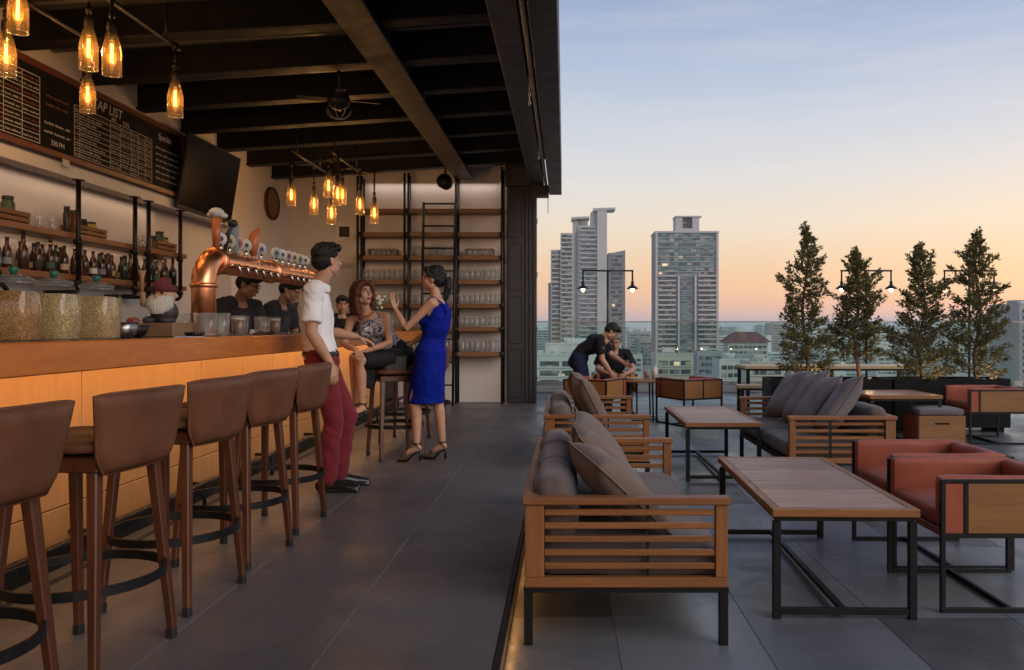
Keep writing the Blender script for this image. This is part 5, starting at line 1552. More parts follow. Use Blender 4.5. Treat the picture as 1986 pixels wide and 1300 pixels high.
# small uplights at the tree feet
for x, n in ((3.16, 'first'), (3.83, 'second'), (4.66, 'third'), (5.36, 'fourth')):
    t = thing('planter_uplight', f'small black uplight in the planter soil at the {n} tree, counted from the grey-pillow sofa', 'uplight', (x, 10.36, ZS), 0, 'uplights in the planters')
    m = MB(); m.lathe([(0.02, 0), (0.02, 0.01), (0.006, 0.012), (0.006, 0.03)], 10); m.build('spike', MT['steel'], t)
    m = MB(); m.lathe([(0.012, 0.03), (0.022, 0.035), (0.024, 0.07), (0.021, 0.07), (0.018, 0.045), (0.001, 0.044)], 12); m.build('housing', MT['steel'], t)
    m = MB(); m.lathe([(0.017, 0.046), (0.017, 0.05), (0.001, 0.052)], 10); m.build('lamp', MT['lampglow'], t)
    point('lamp_light', (0, 0, 0.085), 1.3, (1.0, 0.6, 0.28), 0.02, t)

# ================================================================== CITY
GZ = -72.0
gm, nt, gb = newmat('city_ground')
co = coords(nt, (0.02, 0.02, 0.02), False)
v1 = nd(nt, 'ShaderNodeTexNoise'); v1.inputs['Scale'].default_value = 1.0; v1.inputs['Detail'].default_value = 8; nt.links.new(co, v1.inputs['Vector'])
nt.links.new(ramp(nt, v1.outputs['Fac'], [(0.35, (0.05, 0.075, 0.045)), (0.5, (0.13, 0.125, 0.115)), (0.68, (0.26, 0.25, 0.24))]), gb.inputs['Base Color'])
gb.inputs['Roughness'].default_value = 0.95
g = MB(); g.add([(-40000, -300, GZ), (40000, -300, GZ), (40000, 60000, GZ), (-40000, 60000, GZ)], [(0, 1, 2, 3)]); struct('ground', g, gm)

CONC = [mat('city_white', (0.56, 0.57, 0.55), 0.8, var=0.12, scale=0.05), mat('city_cream', (0.50, 0.47, 0.40), 0.8, var=0.12, scale=0.05), mat('city_grey', (0.30, 0.32, 0.33), 0.8, var=0.15, scale=0.05), mat('city_brick', (0.24, 0.13, 0.10), 0.85, var=0.15, scale=0.05)]
def window_mat(name, c, pane):
    """glazing seen from far off: panes, blinds and a few lit rooms differ along the band"""
    m, nt, b = newmat(name)
    gp = nd(nt, 'ShaderNodeNewGeometry')
    dv = nd(nt, 'ShaderNodeVectorMath', operation='SNAP'); dv.inputs[1].default_value = (pane, 400.0, 1.6)
    nt.links.new(gp.outputs['Position'], dv.inputs[0])
    w_ = nd(nt, 'ShaderNodeTexWhiteNoise'); nt.links.new(dv.outputs[0], w_.inputs['Vector'])
    n = nd(nt, 'ShaderNodeTexNoise'); n.inputs['Scale'].default_value = 0.02; nt.links.new(gp.outputs['Position'], n.inputs['Vector'])
    col = ramp(nt, w_.outputs['Value'], [(0.0, sh(c, 0.45)), (0.45, c), (0.70, sh(c, 1.8)), (0.86, (0.22, 0.23, 0.22)), (1.0, (0.38, 0.37, 0.33))])
    nt.links.new(col, b.inputs['Base Color']); b.inputs['Roughness'].default_value = 0.22
    lit = maprange(nt, w_.outputs['Value'], 0.0, 0.55, 0.994, 0.996)
    b.inputs['Emission Color'].default_value = (1.0, 0.66, 0.32, 1); nt.links.new(lit, b.inputs['Emission Strength'])
    m.cycles.emission_sampling = 'NONE'
    return m
WIN = window_mat('city_window', (0.036, 0.07, 0.078), 2.3)
WIN2 = window_mat('curtain_glass', (0.07, 0.145, 0.16), 3.1)
ROOFR = mat('red_tile_roof', (0.14, 0.04, 0.035), 0.8, var=0.2, scale=0.3)
MULL = mat('tower_concrete', (0.42, 0.425, 0.42), 0.75, var=0.1, scale=0.08)
MULD = mat('tower_grey', (0.24, 0.255, 0.265), 0.75, var=0.1, scale=0.08)
LITW = emit('lit_window', (1.0, 0.72, 0.35), 0.9)
def strip(parent, x0, x1, y, z0, z1, m=None, name='window'):
    b = MB(); b.box((x0, y-0.6, z0), (x1, y+0.4, z1)); return b.build(name, m or WIN, parent)

# tower with pale flanks: 1271..1393 px wide, at 585 m
def tx_(pxx, Y): return (pxx-VPX)*Y/FPX
def tz_(pyy, Y): return CAMZ-(pyy-VPY)*Y/FPX
Y2 = 585.0
t = thing('residential_tower', 'broad grey-green glass tower with stacked balconies and boxy crown, city behind', 'tower', (tx_(1332, Y2), Y2, GZ))
hw = tx_(1393, Y2)-tx_(1332, Y2); zt = tz_(452, Y2)-GZ; zm = tz_(535, Y2)-GZ
m = MB(); m.box((-hw, 0, 0), (hw, 26, zt)); m.build('shaft', MULD, t)
m = MB(); m.box((-hw-0.5, -1.2, zt), (hw+0.5, 26.5, zt+1.2)); m.build('parapet', MULL, t)
for x in (-hw, hw-1.6):
    m = MB(); m.box((x, -1.6, 0), (x+1.6, -0.05, zt-0.02)); m.build('pier', MULL, t)
fl_h = 3.45; nf = int(zt/fl_h)
sl_me = {}
def sh_box(key, lo, hi, m):
    if key not in sl_me:
        b = MB(); b.box(lo, hi); sl_me[key] = b.mesh(key[0], m)
    return sl_me[key]
for k in range(nf):
    z = zt-(k+1)*fl_h
    if z+GZ < -40: break
    if z > zm:                                   # glass curtain wall with thin slab edges
        for j, (a, b_) in enumerate(((-hw+1.8, -5.5), (-5.2, 5.2), (5.5, hw-1.8))):
            link('window', sh_box(('window', 'c', j), (a, -0.7, 0.5), (b_, 0.3, 2.95), WIN2), t, (0, 0, z))
        link('slab', sh_box(('slab', 'c', 0), (-hw+1.7, -0.9, 0.0), (hw-1.7, 0.3, 0.38), MULD if k % 2 else MULL), t, (0, 0, z))
    else:                                        # balcony floors either side of a glazed core
        for j, (a, b_) in enumerate(((-hw+1.8, -7.8), (7.8, hw-1.8))):
            link('window', sh_box(('window', 'b', j), (a, -0.4, 1.3), (b_, 0.3, 3.1), WIN), t, (0, 0, z))
            link('balcony', sh_box(('balcony', 'b', j), (a, -2.0, 0.0), (b_, 0.0, 1.15), MULL), t, (0, 0, z))
        link('window', sh_box(('window', 'core', 0), (-4.6, -0.5, 0.9), (4.6, 0.3, 3.1), WIN2), t, (0, 0, z))
        link('slab', sh_box(('slab', 'core', 0), (-4.8, -0.8, 0.0), (4.8, 0.3, 0.7), MULD), t, (0, 0, z))
for x in (-6.6, 5.2):
    m = MB(); m.box((x, -2.2, 0), (x+1.4, 0.1, zm)); m.build('pier', MULL, t)
cw = (tx_(1358, Y2)-tx_(1312, Y2))/2; cx = (tx_(1335, Y2)-tx_(1332, Y2)); zc = tz_(420, Y2)-GZ
m = MB(); m.box((cx-cw, 4, zt+1.2), (cx-cw*0.42, 18, zc)); m.box((cx+cw*0.42, 4, zt+1.2), (cx+cw, 18, zc)); m.box((cx-cw*0.419, 4, zt+1.2), (cx+cw*0.419, 18, zc-8)); m.build('crown_block', MULL, t)
m = MB(); m.box((cx-cw-0.4, 3.4, zc), (cx+cw+1.6, 19, zc+0.9)); m.build('crown_cap', MULL, t)
m = MB(); m.box((cx-cw*0.418, 9, zc-8), (cx+cw*0.418, 17.5, zc-0.05)); m.build('recess', WIN, t)
strip(t, -17.5, -14.0, -0.75, tz_(516, Y2)-GZ, tz_(512, Y2)-GZ, LITW, 'lit_window')

# stepped tower group with curved cantilevered crown
Y1 = 600.0
t = thing('stepped_tower', 'tall stepped pale apartment tower with flared roof fins, beyond the lamp post', 'tower', (tx_(1130, Y1), Y1, GZ))
X0 = tx_(1130, Y1)
def seg(x0, x1, ytop, depth, yoff, m_=MULL, name='wing'):
    a, b_ = tx_(x0, Y1)-X0, tx_(x1, Y1)-X0; z = tz_(ytop, Y1)-GZ
    q = MB(); q.box((a, yoff, 0), (b_, yoff+depth, z)); q.build(name, m_, t); return a, b_, z
def floors(a, b_, z, yoff, m_=WIN, slab=MULL, gap=3.3, inset=1.0, lowest=-40, proud=1.4):
    w_ = sh_box(('window', a, b_), (a+inset, yoff-0.35, 1.1), (b_-inset, yoff+0.3, 3.0), m_)
    s_ = sh_box(('balcony', a, b_), (a+inset*0.6, yoff-proud, 0.0), (b_-inset*0.6, yoff-0.36, 0.95), slab)
    k = 0
    while z-(k+1)*gap+GZ > lowest:
        link('window', w_, t, (0, 0, z-(k+1)*gap-1.0)); link('balcony', s_, t, (0, 0, z-(k+1)*gap-1.0)); k += 1
a, b_, z = seg(1063, 1070, 548, 18, 6, MULD)
a, b_, z = seg(1068, 1088, 484, 20, 3); floors(a, b_, z, 3)
a, b_, z = seg(1087, 1112, 452, 22, 0); floors(a, b_, z, 0)
a, b_, z = seg(1111, 1121, 425, 22, 1.5, MULL)
a, b_, z = seg(1120, 1126, 448, 18, -1.0, MULD)
a, b_, z = seg(1122, 1163, 438, 24, -0.5); floors(a, b_, z, -0.5, WIN2)
a, b_, z = seg(1158, 1177, 408, 24, -2.5, MULL, 'fin_wall')
a, b_, z = seg(1180, 1213, 490, 20, 2, MULD); floors(a, b_, z, 2, WIN, MULD, 3.3, 2.0, -40, 0.6)
q = MB(); a, b_ = tx_(1180, Y1)-X0, tx_(1213, Y1)-X0; z0, z1 = tz_(492, Y1)-GZ, tz_(485, Y1)-GZ
q.add([(a, 1.5, z0-1), (b_, 1.5, z0-1), (b_, 1.5, z1), (a, 1.5, z0), (a, 22.5, z0-1), (b_, 22.5, z0-1), (b_, 22.5, z1), (a, 22.5, z0)], [(0,1,2,3),(4,7,6,5),(0,3,7,4),(1,5,6,2),(3,2,6,7),(0,4,5,1)]); q.build('sloped_cap', MULD, t)
def fin(x0, x1, y0, y1, name):
    """flared roof blade, thicker at its root"""
    a, b_ = tx_(x0, Y1)-X0, tx_(x1, Y1)-X0; zt, zb = tz_(y0, Y1)-GZ, tz_(y1, Y1)-GZ
    q = MB(); n = 8; vs = []
    for i in range(n+1):
        u = i/n; x = a+(b_-a)*u; lo_ = zb+(zt-1.0-zb)*(u**0.6)
        vs += [(x, -3, lo_), (x, -3, zt+0.5*u), (x, 14, lo_), (x, 14, zt+0.5*u)]
    fs = []
    for i in range(n):
        o = 4*i
        fs += [(o, o+4, o+5, o+1), (o+2, o+3, o+7, o+6), (o+1, o+5, o+7, o+3), (o, o+2, o+6, o+4)]
    fs += [(0, 1, 3, 2), (4*n, 4*n+2, 4*n+3, 4*n+1)]
    q.add(vs, fs, False); q.build(name, MULL, t)
fin(1150, 1193, 405, 411, 'roof_fin'); fin(1108, 1143, 422, 427, 'roof_fin')
seg(1146, 1164, 411, 18, 1.0, MULL, 'crown_block'); seg(1122, 1134, 427, 16, 1.0, MULD, 'crown_block')
q = MB(); q.box((tx_(1126, Y1)-X0, 0, tz_(440, Y1)-GZ), (tx_(1140, Y1)-X0, 12, tz_(424, Y1)-GZ)); q.build('plant_room', MULD, t)

# nearer mid-rise blocks seen through the glass
def block(x0, x1, ytop, Y, mi, label, floors_=5, wx=None, roof=None, depth=18, wfrac=0.55, lowest=790, split=1, name='city_block'):
    X = tx_((x0+x1)/2, Y); hw = (tx_(x1, Y)-tx_(x0, Y))/2; H = tz_(ytop, Y)-GZ
    t = thing(name, label, 'building', (X, Y, GZ), 0, 'city buildings below the terrace')
    m = MB(); m.box((-hw, 0, 0), (hw, depth, H)); m.build('wall', CONC[mi], t)
    zl = max(2.0, tz_(lowest, Y)-GZ); fh = 3.4; k = 0
    while H-1.0-(k+1)*fh > zl and k < floors_:
        z = H-1.0-(k+1)*fh
        for j in range(split):
            a = -hw+0.8+(2*hw-1.6)*j/split; b_ = -hw+0.8+(2*hw-1.6)*(j+1)/split
            c_ = (a+b_)/2; q = (b_-a)/2*(0.96 if split == 1 else 0.86)
            m = MB(); m.box((c_-q, -0.12, z+0.5), (c_+q, 0.3, z+0.5+fh*wfrac)); w_ = m.build('window', WIN, t)
        m = MB(); m.box((-hw+0.2, -0.5, z-0.05), (hw-0.2, -0.01, z+0.35)); m.build('ledge', CONC[mi], t)
        k += 1
    if roof == 'hip':
        m = MB(); e = 2.2; r_ = 6.5
        m.add([(-hw-e, -e, H), (hw+e, -e, H), (hw+e, depth+e, H), (-hw-e, depth+e, H), (-hw+hw*0.42, depth/2, H+r_), (hw-hw*0.42, depth/2, H+r_)], [(0,1,5,4), (1,2,5), (2,3,4,5), (3,0,4), (0,3,2,1)])
        m.build('roof', ROOFR, t)
    else:
        m = MB(); m.box((-hw, -0.2, H), (hw, 0.25, H+0.9)); m.box((-hw, 0.26, H), (-hw+0.4, depth, H+0.9)); m.box((hw-0.4, 0.26, H), (hw, depth, H+0.9)); m.build('parapet', CONC[mi], t)
        m = MB(); m.box((-hw*0.5, depth*0.4, H), (hw*0.15, depth*0.75, H+3.0)); m.build('stair_head', CONC[mi], t)
        rq = random.Random(int(x0))
        for q_ in range(4):
            cx_ = rq.uniform(-hw*0.85, hw*0.8); cy_ = rq.uniform(1.5, depth*0.35); sz_ = rq.uniform(0.7, 1.6)
            m = MB(); m.box((cx_-sz_, cy_, H), (cx_+sz_, cy_+sz_*1.6, H+rq.uniform(1.0, 2.4)), 0.1); m.build('roof_unit', CONC[rq.choice([0, 2, 2])], t)
    return t
block(1040, 1135, 690, 300, 0, 'pale office block with long window bands below the waiter', 7, lowest=830, split=2)
block(1057, 1205, 668, 420, 0, 'plain pale block standing below the stepped tower', 0, lowest=830)
block(1412, 1490, 664, 520, 0, 'pale building with dark red hipped roof beyond the glass', 5, roof='hip', split=8, wfrac=0.5)
block(1272, 1345, 690, 330, 1, 'cream wall block with large slatted opening at the tower foot', 2, lowest=740, split=3)
block(1352, 1402, 684, 430, 2, 'grey low block at the foot of the broad tower', 3, split=4)
block(1395, 1462, 700, 360, 0, 'white flat-roofed block under the red hipped roof building', 3, split=5)
block(1455, 1520, 706, 300, 1, 'cream windowless block beside the long dining table', 1, split=4)
block(1220, 1262, 645, 900, 2, 'slim blue-grey block between the two towers', 9, split=1, depth=30)
block(1240, 1272, 660, 700, 2, 'grey block standing just before the broad tower', 6, split=2, depth=30)
block(1498, 1535, 628, 1100, 2, 'hazy blue-grey high-rise behind the tallest planter tree', 14, split=1, depth=40)
block(1977, 2060, 592, 420, 2, 'dark blue-grey tower slab at the terrace corner', 28, split=2, depth=30, lowest=820)
block(1960, 1992, 660, 640, 0, 'pale mid-rise block below the dark tower slab', 9, split=3)
block(1200, 1246, 690, 560, 0, 'white low block between the seated man and the broad tower', 3, split=4)
block(1700, 1760, 672, 620, 0, 'white mid-rise seen between the planter trees', 6, split=4)
block(1832, 1862, 650, 800, 1, 'cream high-rise seen between the last two planter trees', 10, split=2)
block(1600, 1640, 668, 700, 0, 'white mid-rise seen beside the second planter tree', 5, split=3)

# the far city: too many roofs to count
rc = random.Random(21)
cm = [MB() for _ in range(3)]
wm_ = MB()
for k in range(5200):
    Y = 320*math.exp(rc.random()*3.35)
    X = rc.uniform(-0.20, 0.68)*Y
    pxx = VPX+X*FPX/Y
    if Y < 620 and (1040 < pxx < 1215 or 1255 < pxx < 1410): continue
    s_ = rc.uniform(8, 20)*(1+Y/4000); h = rc.choice([6, 8, 10, 12, 14, 18, 24])*(1+rc.random()*0.4)
    if Y > 900 and rc.random() < 0.09: h = rc.uniform(35, 78)
    if Y < 600: h = min(h, 16)
    d = rc.uniform(8, 20)*(1+Y/4000)
    c = rc.choice([0, 0, 0, 1, 1, 2])
    a = rc.uniform(-0.5, 0.5); Mx = Matrix.Translation((X, Y, GZ)) @ Matrix.Rotation(a, 4, 'Z')
    cm[c].box((-s_, -d/2, 0), (s_, d/2, h), 0, Mx)
    if Y < 2600:
        zz = 1.2
        while zz+1.6 < h:
            wm_.box((-s_*0.92, -d/2-0.15, zz), (s_*0.92, d/2+0.15, zz+1.5), 0, Mx); zz += 3.4
far_city = cm[0].build('far_city', CONC[0]); tag(far_city, 'hazy sprawl of countless low city blocks out to the horizon', 'city', None, 'stuff')
for q, mm in ((cm[1], CONC[1]), (cm[2], CONC[2]), (wm_, WIN)):
    o = q.build('far_city_blocks', mm, far_city); o['kind'] = 'stuff'
# green treetops between the houses
tm = MB()
for k in range(1500):
    Y = 320*math.exp(rc.random()*2.6); X = rc.uniform(-0.2, 0.68)*Y
    r_ = rc.uniform(3, 7)
    tm.ell((X, Y, GZ+r_*0.9), (r_, r_, r_*1.1), u=6, w=4)
tag(tm.build('city_treetops', mat('far_foliage', (0.04, 0.06, 0.03), 0.9, var=0.4, scale=0.2)), 'dark green treetops scattered among the city blocks', 'trees', None, 'stuff')

# haze over the city
hz = MB(); hz.box((-45000, -400, GZ-1.5), (45000, 62000, 90.0))
hm = bpy.data.materials.new('haze'); hm.use_nodes = True
for n in list(hm.node_tree.nodes):
    if n.type != 'OUTPUT_MATERIAL': hm.node_tree.nodes.remove(n)
pv = hm.node_tree.nodes.new('ShaderNodeVolumePrincipled')
pv.inputs['Color'].default_value = (0.95, 0.97, 1.0, 1); pv.inputs['Density'].default_value = 0.00016; pv.inputs['Anisotropy'].default_value = 0.0
hm.node_tree.links.new(pv.outputs[0], [n for n in hm.node_tree.nodes if n.type == 'OUTPUT_MATERIAL'][0].inputs['Volume'])
o = hz.build('haze', hm); tag(o, 'pale evening haze lying over the whole city', 'haze', None, 'stuff')

# ================================================================== PEOPLE
def remesh(mb, voxel, smooth, wr=0.0, ws=14.0, seed=0.0):
    me = bpy.data.meshes.new('tmp'); me.from_pydata(mb.v, [], mb.f); me.update()
    o = bpy.data.objects.new('tmp', me); COL.objects.link(o)
    md = o.modifiers.new('r', 'REMESH'); md.mode = 'VOXEL'; md.voxel_size = voxel
    if smooth:
        sm = o.modifiers.new('s', 'SMOOTH'); sm.factor = 0.5; sm.iterations = smooth
    dg = bpy.context.evaluated_depsgraph_get()
    r = bpy.data.meshes.new_from_object(o.evaluated_get(dg))
    bpy.data.objects.remove(o); bpy.data.meshes.remove(me)
    vs = [v.co.copy() for v in r.vertices]
    if wr > 0:
        for v, c in zip(r.vertices, vs):
            q = Vector((c.x*ws+seed, c.y*ws, c.z*ws*0.8 + 2.0*noise.noise(c*5)))
            d = noise.noise(q)*wr + noise.noise(q*2.3)*wr*0.4 + (1-abs(noise.noise(q*0.8+Vector((7, 3, seed)))))**6*wr*0.7
            c += v.normal*d
    fs = [list(p.vertices) for p in r.polygons]
    bpy.data.meshes.remove(r)
    out = MB(); out.add(vs, fs, True)
    return out
def skin(name, c):
    m, nt, b = newmat(name)
    n = nd(nt, 'ShaderNodeTexNoise'); n.inputs['Scale'].default_value = 14; n.inputs['Detail'].default_value = 4
    nt.links.new(coords(nt), n.inputs['Vector'])
    nt.links.new(ramp(nt, n.outputs['Fac'], [(0.3, sh(c, 0.88)), (0.7, (c[0]*1.08, c[1]*1.04, c[2]*1.02))]), b.inputs['Base Color'])
    b.inputs['Roughness'].default_value = 0.5; b.inputs['Specular IOR Level'].default_value = 0.35
    b.inputs['Subsurface Weight'].default_value = 0.12; b.inputs['Subsurface Radius'].default_value = (0.02, 0.008, 0.004)
    return m
SKIN = skin('skin', (0.50, 0.285, 0.19)); SKIN2 = skin('tan_skin', (0.36, 0.19, 0.12))
def hairm(name, c, rough=0.5):
    return mat(name, c, rough, 0, 0.6, 22, 0.7, 45, (5, 5, 0.6), rvar=0.12, spec=0.35)
HBLK = hairm('black_hair', (0.008, 0.007, 0.007)); HRED = hairm('auburn_hair', (0.085, 0.022, 0.010), 0.4); HGREY = hairm('grey_hair', (0.22, 0.21, 0.20), 0.6)
LIP = mat('lips', (0.33, 0.085, 0.07), 0.4); LIPR = mat('red_lips', (0.38, 0.04, 0.035), 0.35); EYEW = mat('eye_white', (0.6, 0.57, 0.53), 0.3); EYED = mat('iris', (0.02, 0.012, 0.008), 0.2)
SHOE = mat('black_shoe', (0.012, 0.012, 0.012), 0.28)
def fabric(name, c, rough=0.85, sheen=0.1):
    return mat(name, c, rough, 0, 0.10, 5, 0.15, 500, sheen=sheen if c[0] > 0.1 else 0.0, spec=0.25)

def basis(f):
    f = Vector(f); f.z = 0; f.normalize()
    return f, Vector((-f.y, f.x, 0)) * 1.0       # forward, person's left  (facing -Y gives +X)
def hand(mb, w, d, pn, side, curl=25.0, spread=0.0, k=1.0):
    """palm and five fingers; d along the hand, pn palm normal, side = thumb side direction"""
    d = Vector(d).normalized(); pn = (Vector(pn) - d*Vector(pn).dot(d)).normalized(); s_ = d.cross(pn)
    if s_.dot(Vector(side)) < 0: s_ = -s_
    w = Vector(w)
    mb.ctube([w-d*0.02*k, w+d*0.03*k, w+d*0.075*k], [(0.026*k, 0.018*k), (0.037*k, 0.015*k), (0.039*k, 0.0125*k)], 12, up=pn)
    for off, ln in ((0.028, 0.072), (0.0095, 0.080), (-0.0095, 0.075), (-0.028, 0.058)):
        p = w + d*0.078*k + s_*off*k
        pts = [p]; a = R(curl*0.4); dd = d + s_*off*spread*6
        for q in (0.45, 0.32, 0.23):
            v = dd*math.cos(a) + pn*math.sin(a)
            pts.append(pts[-1] + v.normalized()*ln*q*k); a += R(curl)
        mb.ctube(pts, [0.0088*k, 0.0082*k, 0.0075*k, 0.0062*k], 8)
    p = w + d*0.018*k + s_*0.03*k
    v = (d*0.75 + s_*0.75 + pn*0.35).normalized()
    v2 = (d*0.95 + s_*0.25 + pn*0.45).normalized()
    mb.ctube([p, p+v*0.038*k, p+v*0.038*k+v2*0.03*k], [0.012*k, 0.0105*k, 0.008*k], 8)

def head_parts(hc, yaw, pitch, roll=0.0, k=1.0):
    return Matrix.Translation(hc) @ Matrix.Rotation(R(yaw), 4, 'Z') @ Matrix.Rotation(R(pitch), 4, 'X') @ Matrix.Rotation(R(roll), 4, 'Y') @ Matrix.Scale(k, 4)

def add_head(M, k=1.0, female=False):
    h = MB(); E = lambda c, r: h.ell(M @ Vector(c), [q*k for q in r], M.to_3x3().normalized(), 20, 14)
    E((0, 0.015, 0.035), (0.072, 0.092, 0.082))
    E((0, -0.030, -0.032), (0.056 if not female else 0.052, 0.056, 0.078))
    E((0, -0.055, -0.088), (0.026 if not female else 0.021, 0.024, 0.022))
    for s_ in (-1, 1):
        E((s_*0.034, -0.050, -0.022), (0.025, 0.026, 0.028))
        E((s_*0.072, 0.014, -0.006), (0.009, 0.019, 0.031))
        E((s_*0.042, -0.005, -0.055), (0.024, 0.04, 0.035))
    E((0, -0.070, 0.036), (0.048, 0.018, 0.012))
    h.ctube([M @ Vector(p) for p in ((0, -0.082, 0.022), (0, -0.096, -0.004), (0, -0.104, -0.022))], [0.007*k, 0.009*k, 0.0125*k], 10)
    E((0, -0.086, -0.052), (0.022, 0.012, 0.014))
    return h
def face_features(M, t, lips, k=1.0, hair=None):
    e3 = M.to_3x3().normalized()
    for s_ in (-1, 1):
        m = MB(); m.ell(M @ Vector((s_*0.030, -0.0805, 0.012)), (0.0135*k, 0.008*k, 0.0068*k), e3, 12, 8); e = m.build('eye', EYEW, t)
        m = MB(); m.ell(M @ Vector((s_*0.030, -0.0868, 0.012)), (0.0062*k, 0.0028*k, 0.0062*k), e3, 10, 6); m.build('iris', EYED, e)
        m = MB(); m.ctube([M @ Vector(p) for p in ((s_*0.014, -0.0885, 0.031), (s_*0.032, -0.0875, 0.0365), (s_*0.050, -0.076, 0.031))], [0.0028*k, 0.0034*k, 0.0016*k], 6); m.build('eyebrow', hair or HBLK, t)
        m = MB(); m.ctube([M @ Vector(p) for p in ((s_*0.017, -0.0855, 0.0165), (s_*0.030, -0.0885, 0.0205), (s_*0.044, -0.0815, 0.0165))], [0.0016*k]*3, 5); m.build('eyelashes', HBLK, t)
    m = MB(); m.ell(M @ Vector((0, -0.0955, -0.0535)), (0.0205*k, 0.006*k, 0.0042*k), e3, 12, 8); m.ell(M @ Vector((0, -0.0945, -0.0615)), (0.0175*k, 0.0065*k, 0.005*k), e3, 12, 8); m.build('lips', lips, t)

def person(label, loc, rz, J, look, group=None, name='person'):
    t = thing(name, label, 'person', loc, R(rz), group)
    V = {a: Vector(b) for a, b in J.items() if isinstance(b, (tuple, list, Vector))}
    hf, hl = basis(J.get('hf', (0, -1, 0))); cf, cl = basis(J.get('cf', (0, -1, 0)))
    k = look.get('k', 1.0); fem = look.get('female', False)
    w = look.get('build', 1.0)
    hipc, chest, neck, hc = V['hips'], V['chest'], V['neck'], V['head']
    waist = hipc.lerp(chest, 0.42) + V.get('bend', Vector((0, 0, 0)))
    tw = 0.90 if fem else 1.0
    body = MB(); BI = body
    def torso(mb, g=0.0, top=True, lo=-0.07, waistw=1.0):
        ax = (chest-hipc).normalized()
        sh_c = (V['sh_l']+V['sh_r'])/2
        pts = [hipc+ax*lo, hipc, waist, hipc.lerp(chest, 0.75), chest+ax*0.03]
        rad = [(0.145*k*w*(1.08 if fem else 1)+g, 0.10*k*w+g), (0.165*k*w*(1.05 if fem else 1)+g, 0.112*k*w+g), (0.138*k*w*(0.88 if fem else 1)*waistw+g, 0.092*k*w*waistw+g), (0.155*k*w*tw+g, 0.108*k*w+g), (0.168*k*w*tw+g, 0.112*k*w+g)]
        if top:
            pts.append(sh_c - (sh_c-chest)*0.10 + Vector((0, 0, 0.012))); rad.append((0.125*k*w*tw+g, 0.075*k*w+g))
        up = (hf+cf).normalized()
        (mb.tube if g > 0 else mb.ctube)(pts, rad, 20, up=up)
    def bust(mb, g=0.0):
        if fem:
            for s_ in (-1, 1): mb.ell(chest + cl*s_*0.066*k + cf*0.075*k + Vector((0, 0, -0.015)), (0.06*k+g, 0.06*k+g, 0.06*k+g))
    armr = (0.043, 0.036, 0.030, 0.023) if fem else (0.055, 0.046, 0.040, 0.028)
    legr = (0.082, 0.070, 0.050, 0.050, 0.032) if fem else (0.088, 0.076, 0.056, 0.054, 0.038)
    def arm(mb, S, g=0.0, upto=2.0, extra=0.0):
        a, b, c = V['sh_'+S], V['el_'+S], V['wr_'+S]
        nb_ = (V['sh_l']+V['sh_r'])/2 + Vector((0, 0, 0.03*k))
        pts = [nb_.lerp(a, 0.45), a, a.lerp(b, 0.5), b, b.lerp(c, 0.35), c]
        r = [armr[0]*k*1.05+g, armr[0]*k*1.08+g, armr[1]*k*1.02+g+extra, armr[1]*k*0.92+g+extra, armr[2]*k*1.08+g, armr[3]*k*0.92+g]
        if upto < 2:
            n = 2 if upto <= 1 else 4
            if upto <= 1:
                end = a.lerp(b, upto); pts = pts[:2]+[a.lerp(b, upto*0.6), end]; r = r[:2]+[armr[1]*k*1.1+g+extra, armr[1]*k*1.12+g+extra*1.4]
            mb.tube(pts, r, 16); mb.ell(pts[0], (r[0],)*3)
        else:
            mb.ctube(pts, r, 14)
    def leg(mb, S, g=0.0, upto=1.0, flare=0.0):
        h, kn, an = V['hip_'+S], V['kn_'+S], V['an_'+S]
        d = (an-kn)
        calf = kn.lerp(an, 0.3) - (hf*0.012)
        pts = [h+(h-kn).normalized()*0.03, h.lerp(kn, 0.4), kn, calf, an]
        r = [legr[0]*k+g, legr[1]*k+g, legr[2]*k+g, legr[3]*k+g+flare*0.5, legr[4]*k+g+flare]
        mb.ctube(pts, r, 16)
    torso(body); bust(body)
    for S in 'lr':
        arm(body, S); leg(body, S)
    # neck
    Mh = head_parts(hc, J.get('yaw', 0), J.get('pitch', 0), J.get('roll', 0), look.get('hk', 1.0))
    hk = look.get('hk', 1.0)
    nr = 0.046 if fem else 0.056
    body.ctube([neck+Vector((0, 0, -0.05)), neck, Mh @ Vector((0, 0.015, -0.07)), Mh @ Vector((0, 0.02, -0.02))], [nr*1.25*k, nr*1.02*k, nr*0.98*k, nr*k], 16)
    # feet
    for S in 'lr':
        an, to = V['an_'+S], V['toe_'+S]
        heel = an + (an-to).normalized()*0.02; heel.z = an.z-0.035
        body.ctube([heel, an.lerp(to, 0.45)+Vector((0, 0, -0.012)), to], [(0.032*k, 0.034*k), (0.040*k, 0.028*k), (0.036*k, 0.016*k)], 12, up=(0, 0, 1))
    bm_ = remesh(body, 0.0095, 5)
    hm_ = remesh(add_head(Mh, hk, fem), 0.0055, 3)
    full = MB(); full.add(bm_.v, bm_.f, True); full.add(hm_.v, hm_.f, True)
    hd = J.get('hands', {})
    for S in 'lr':
        wv, ev = V['wr_'+S], V['el_'+S]
        q = hd.get(S, {})
        d = Vector(q['d']) if 'd' in q else (wv-ev)
        hand(full, wv + d.normalized()*0.01, d, q.get('pn', cl*(-1 if S == 'l' else 1)), q.get('side', cf), q.get('curl', 22), q.get('spread', 0.0), k*(0.9 if fem else 1.0))
    b = full.build('body', look.get('skin', SKIN), t)
    face_features(Mh, t, look.get('lips', LIP), hk, look.get('hair_m', HBLK))
    # hair
    hr = MB(); e3 = Mh.to_3x3().normalized()
    HE = lambda c, r: hr.ell(Mh @ Vector(c), [q*hk for q in r], e3, 20, 14)
    HT = lambda pts, r: hr.ctube([Mh @ Vector(p) for p in pts], [((q[0]*hk, q[1]*hk) if isinstance(q, tuple) else q*hk) for q in r], 12)
    st = look.get('hair', 'short')
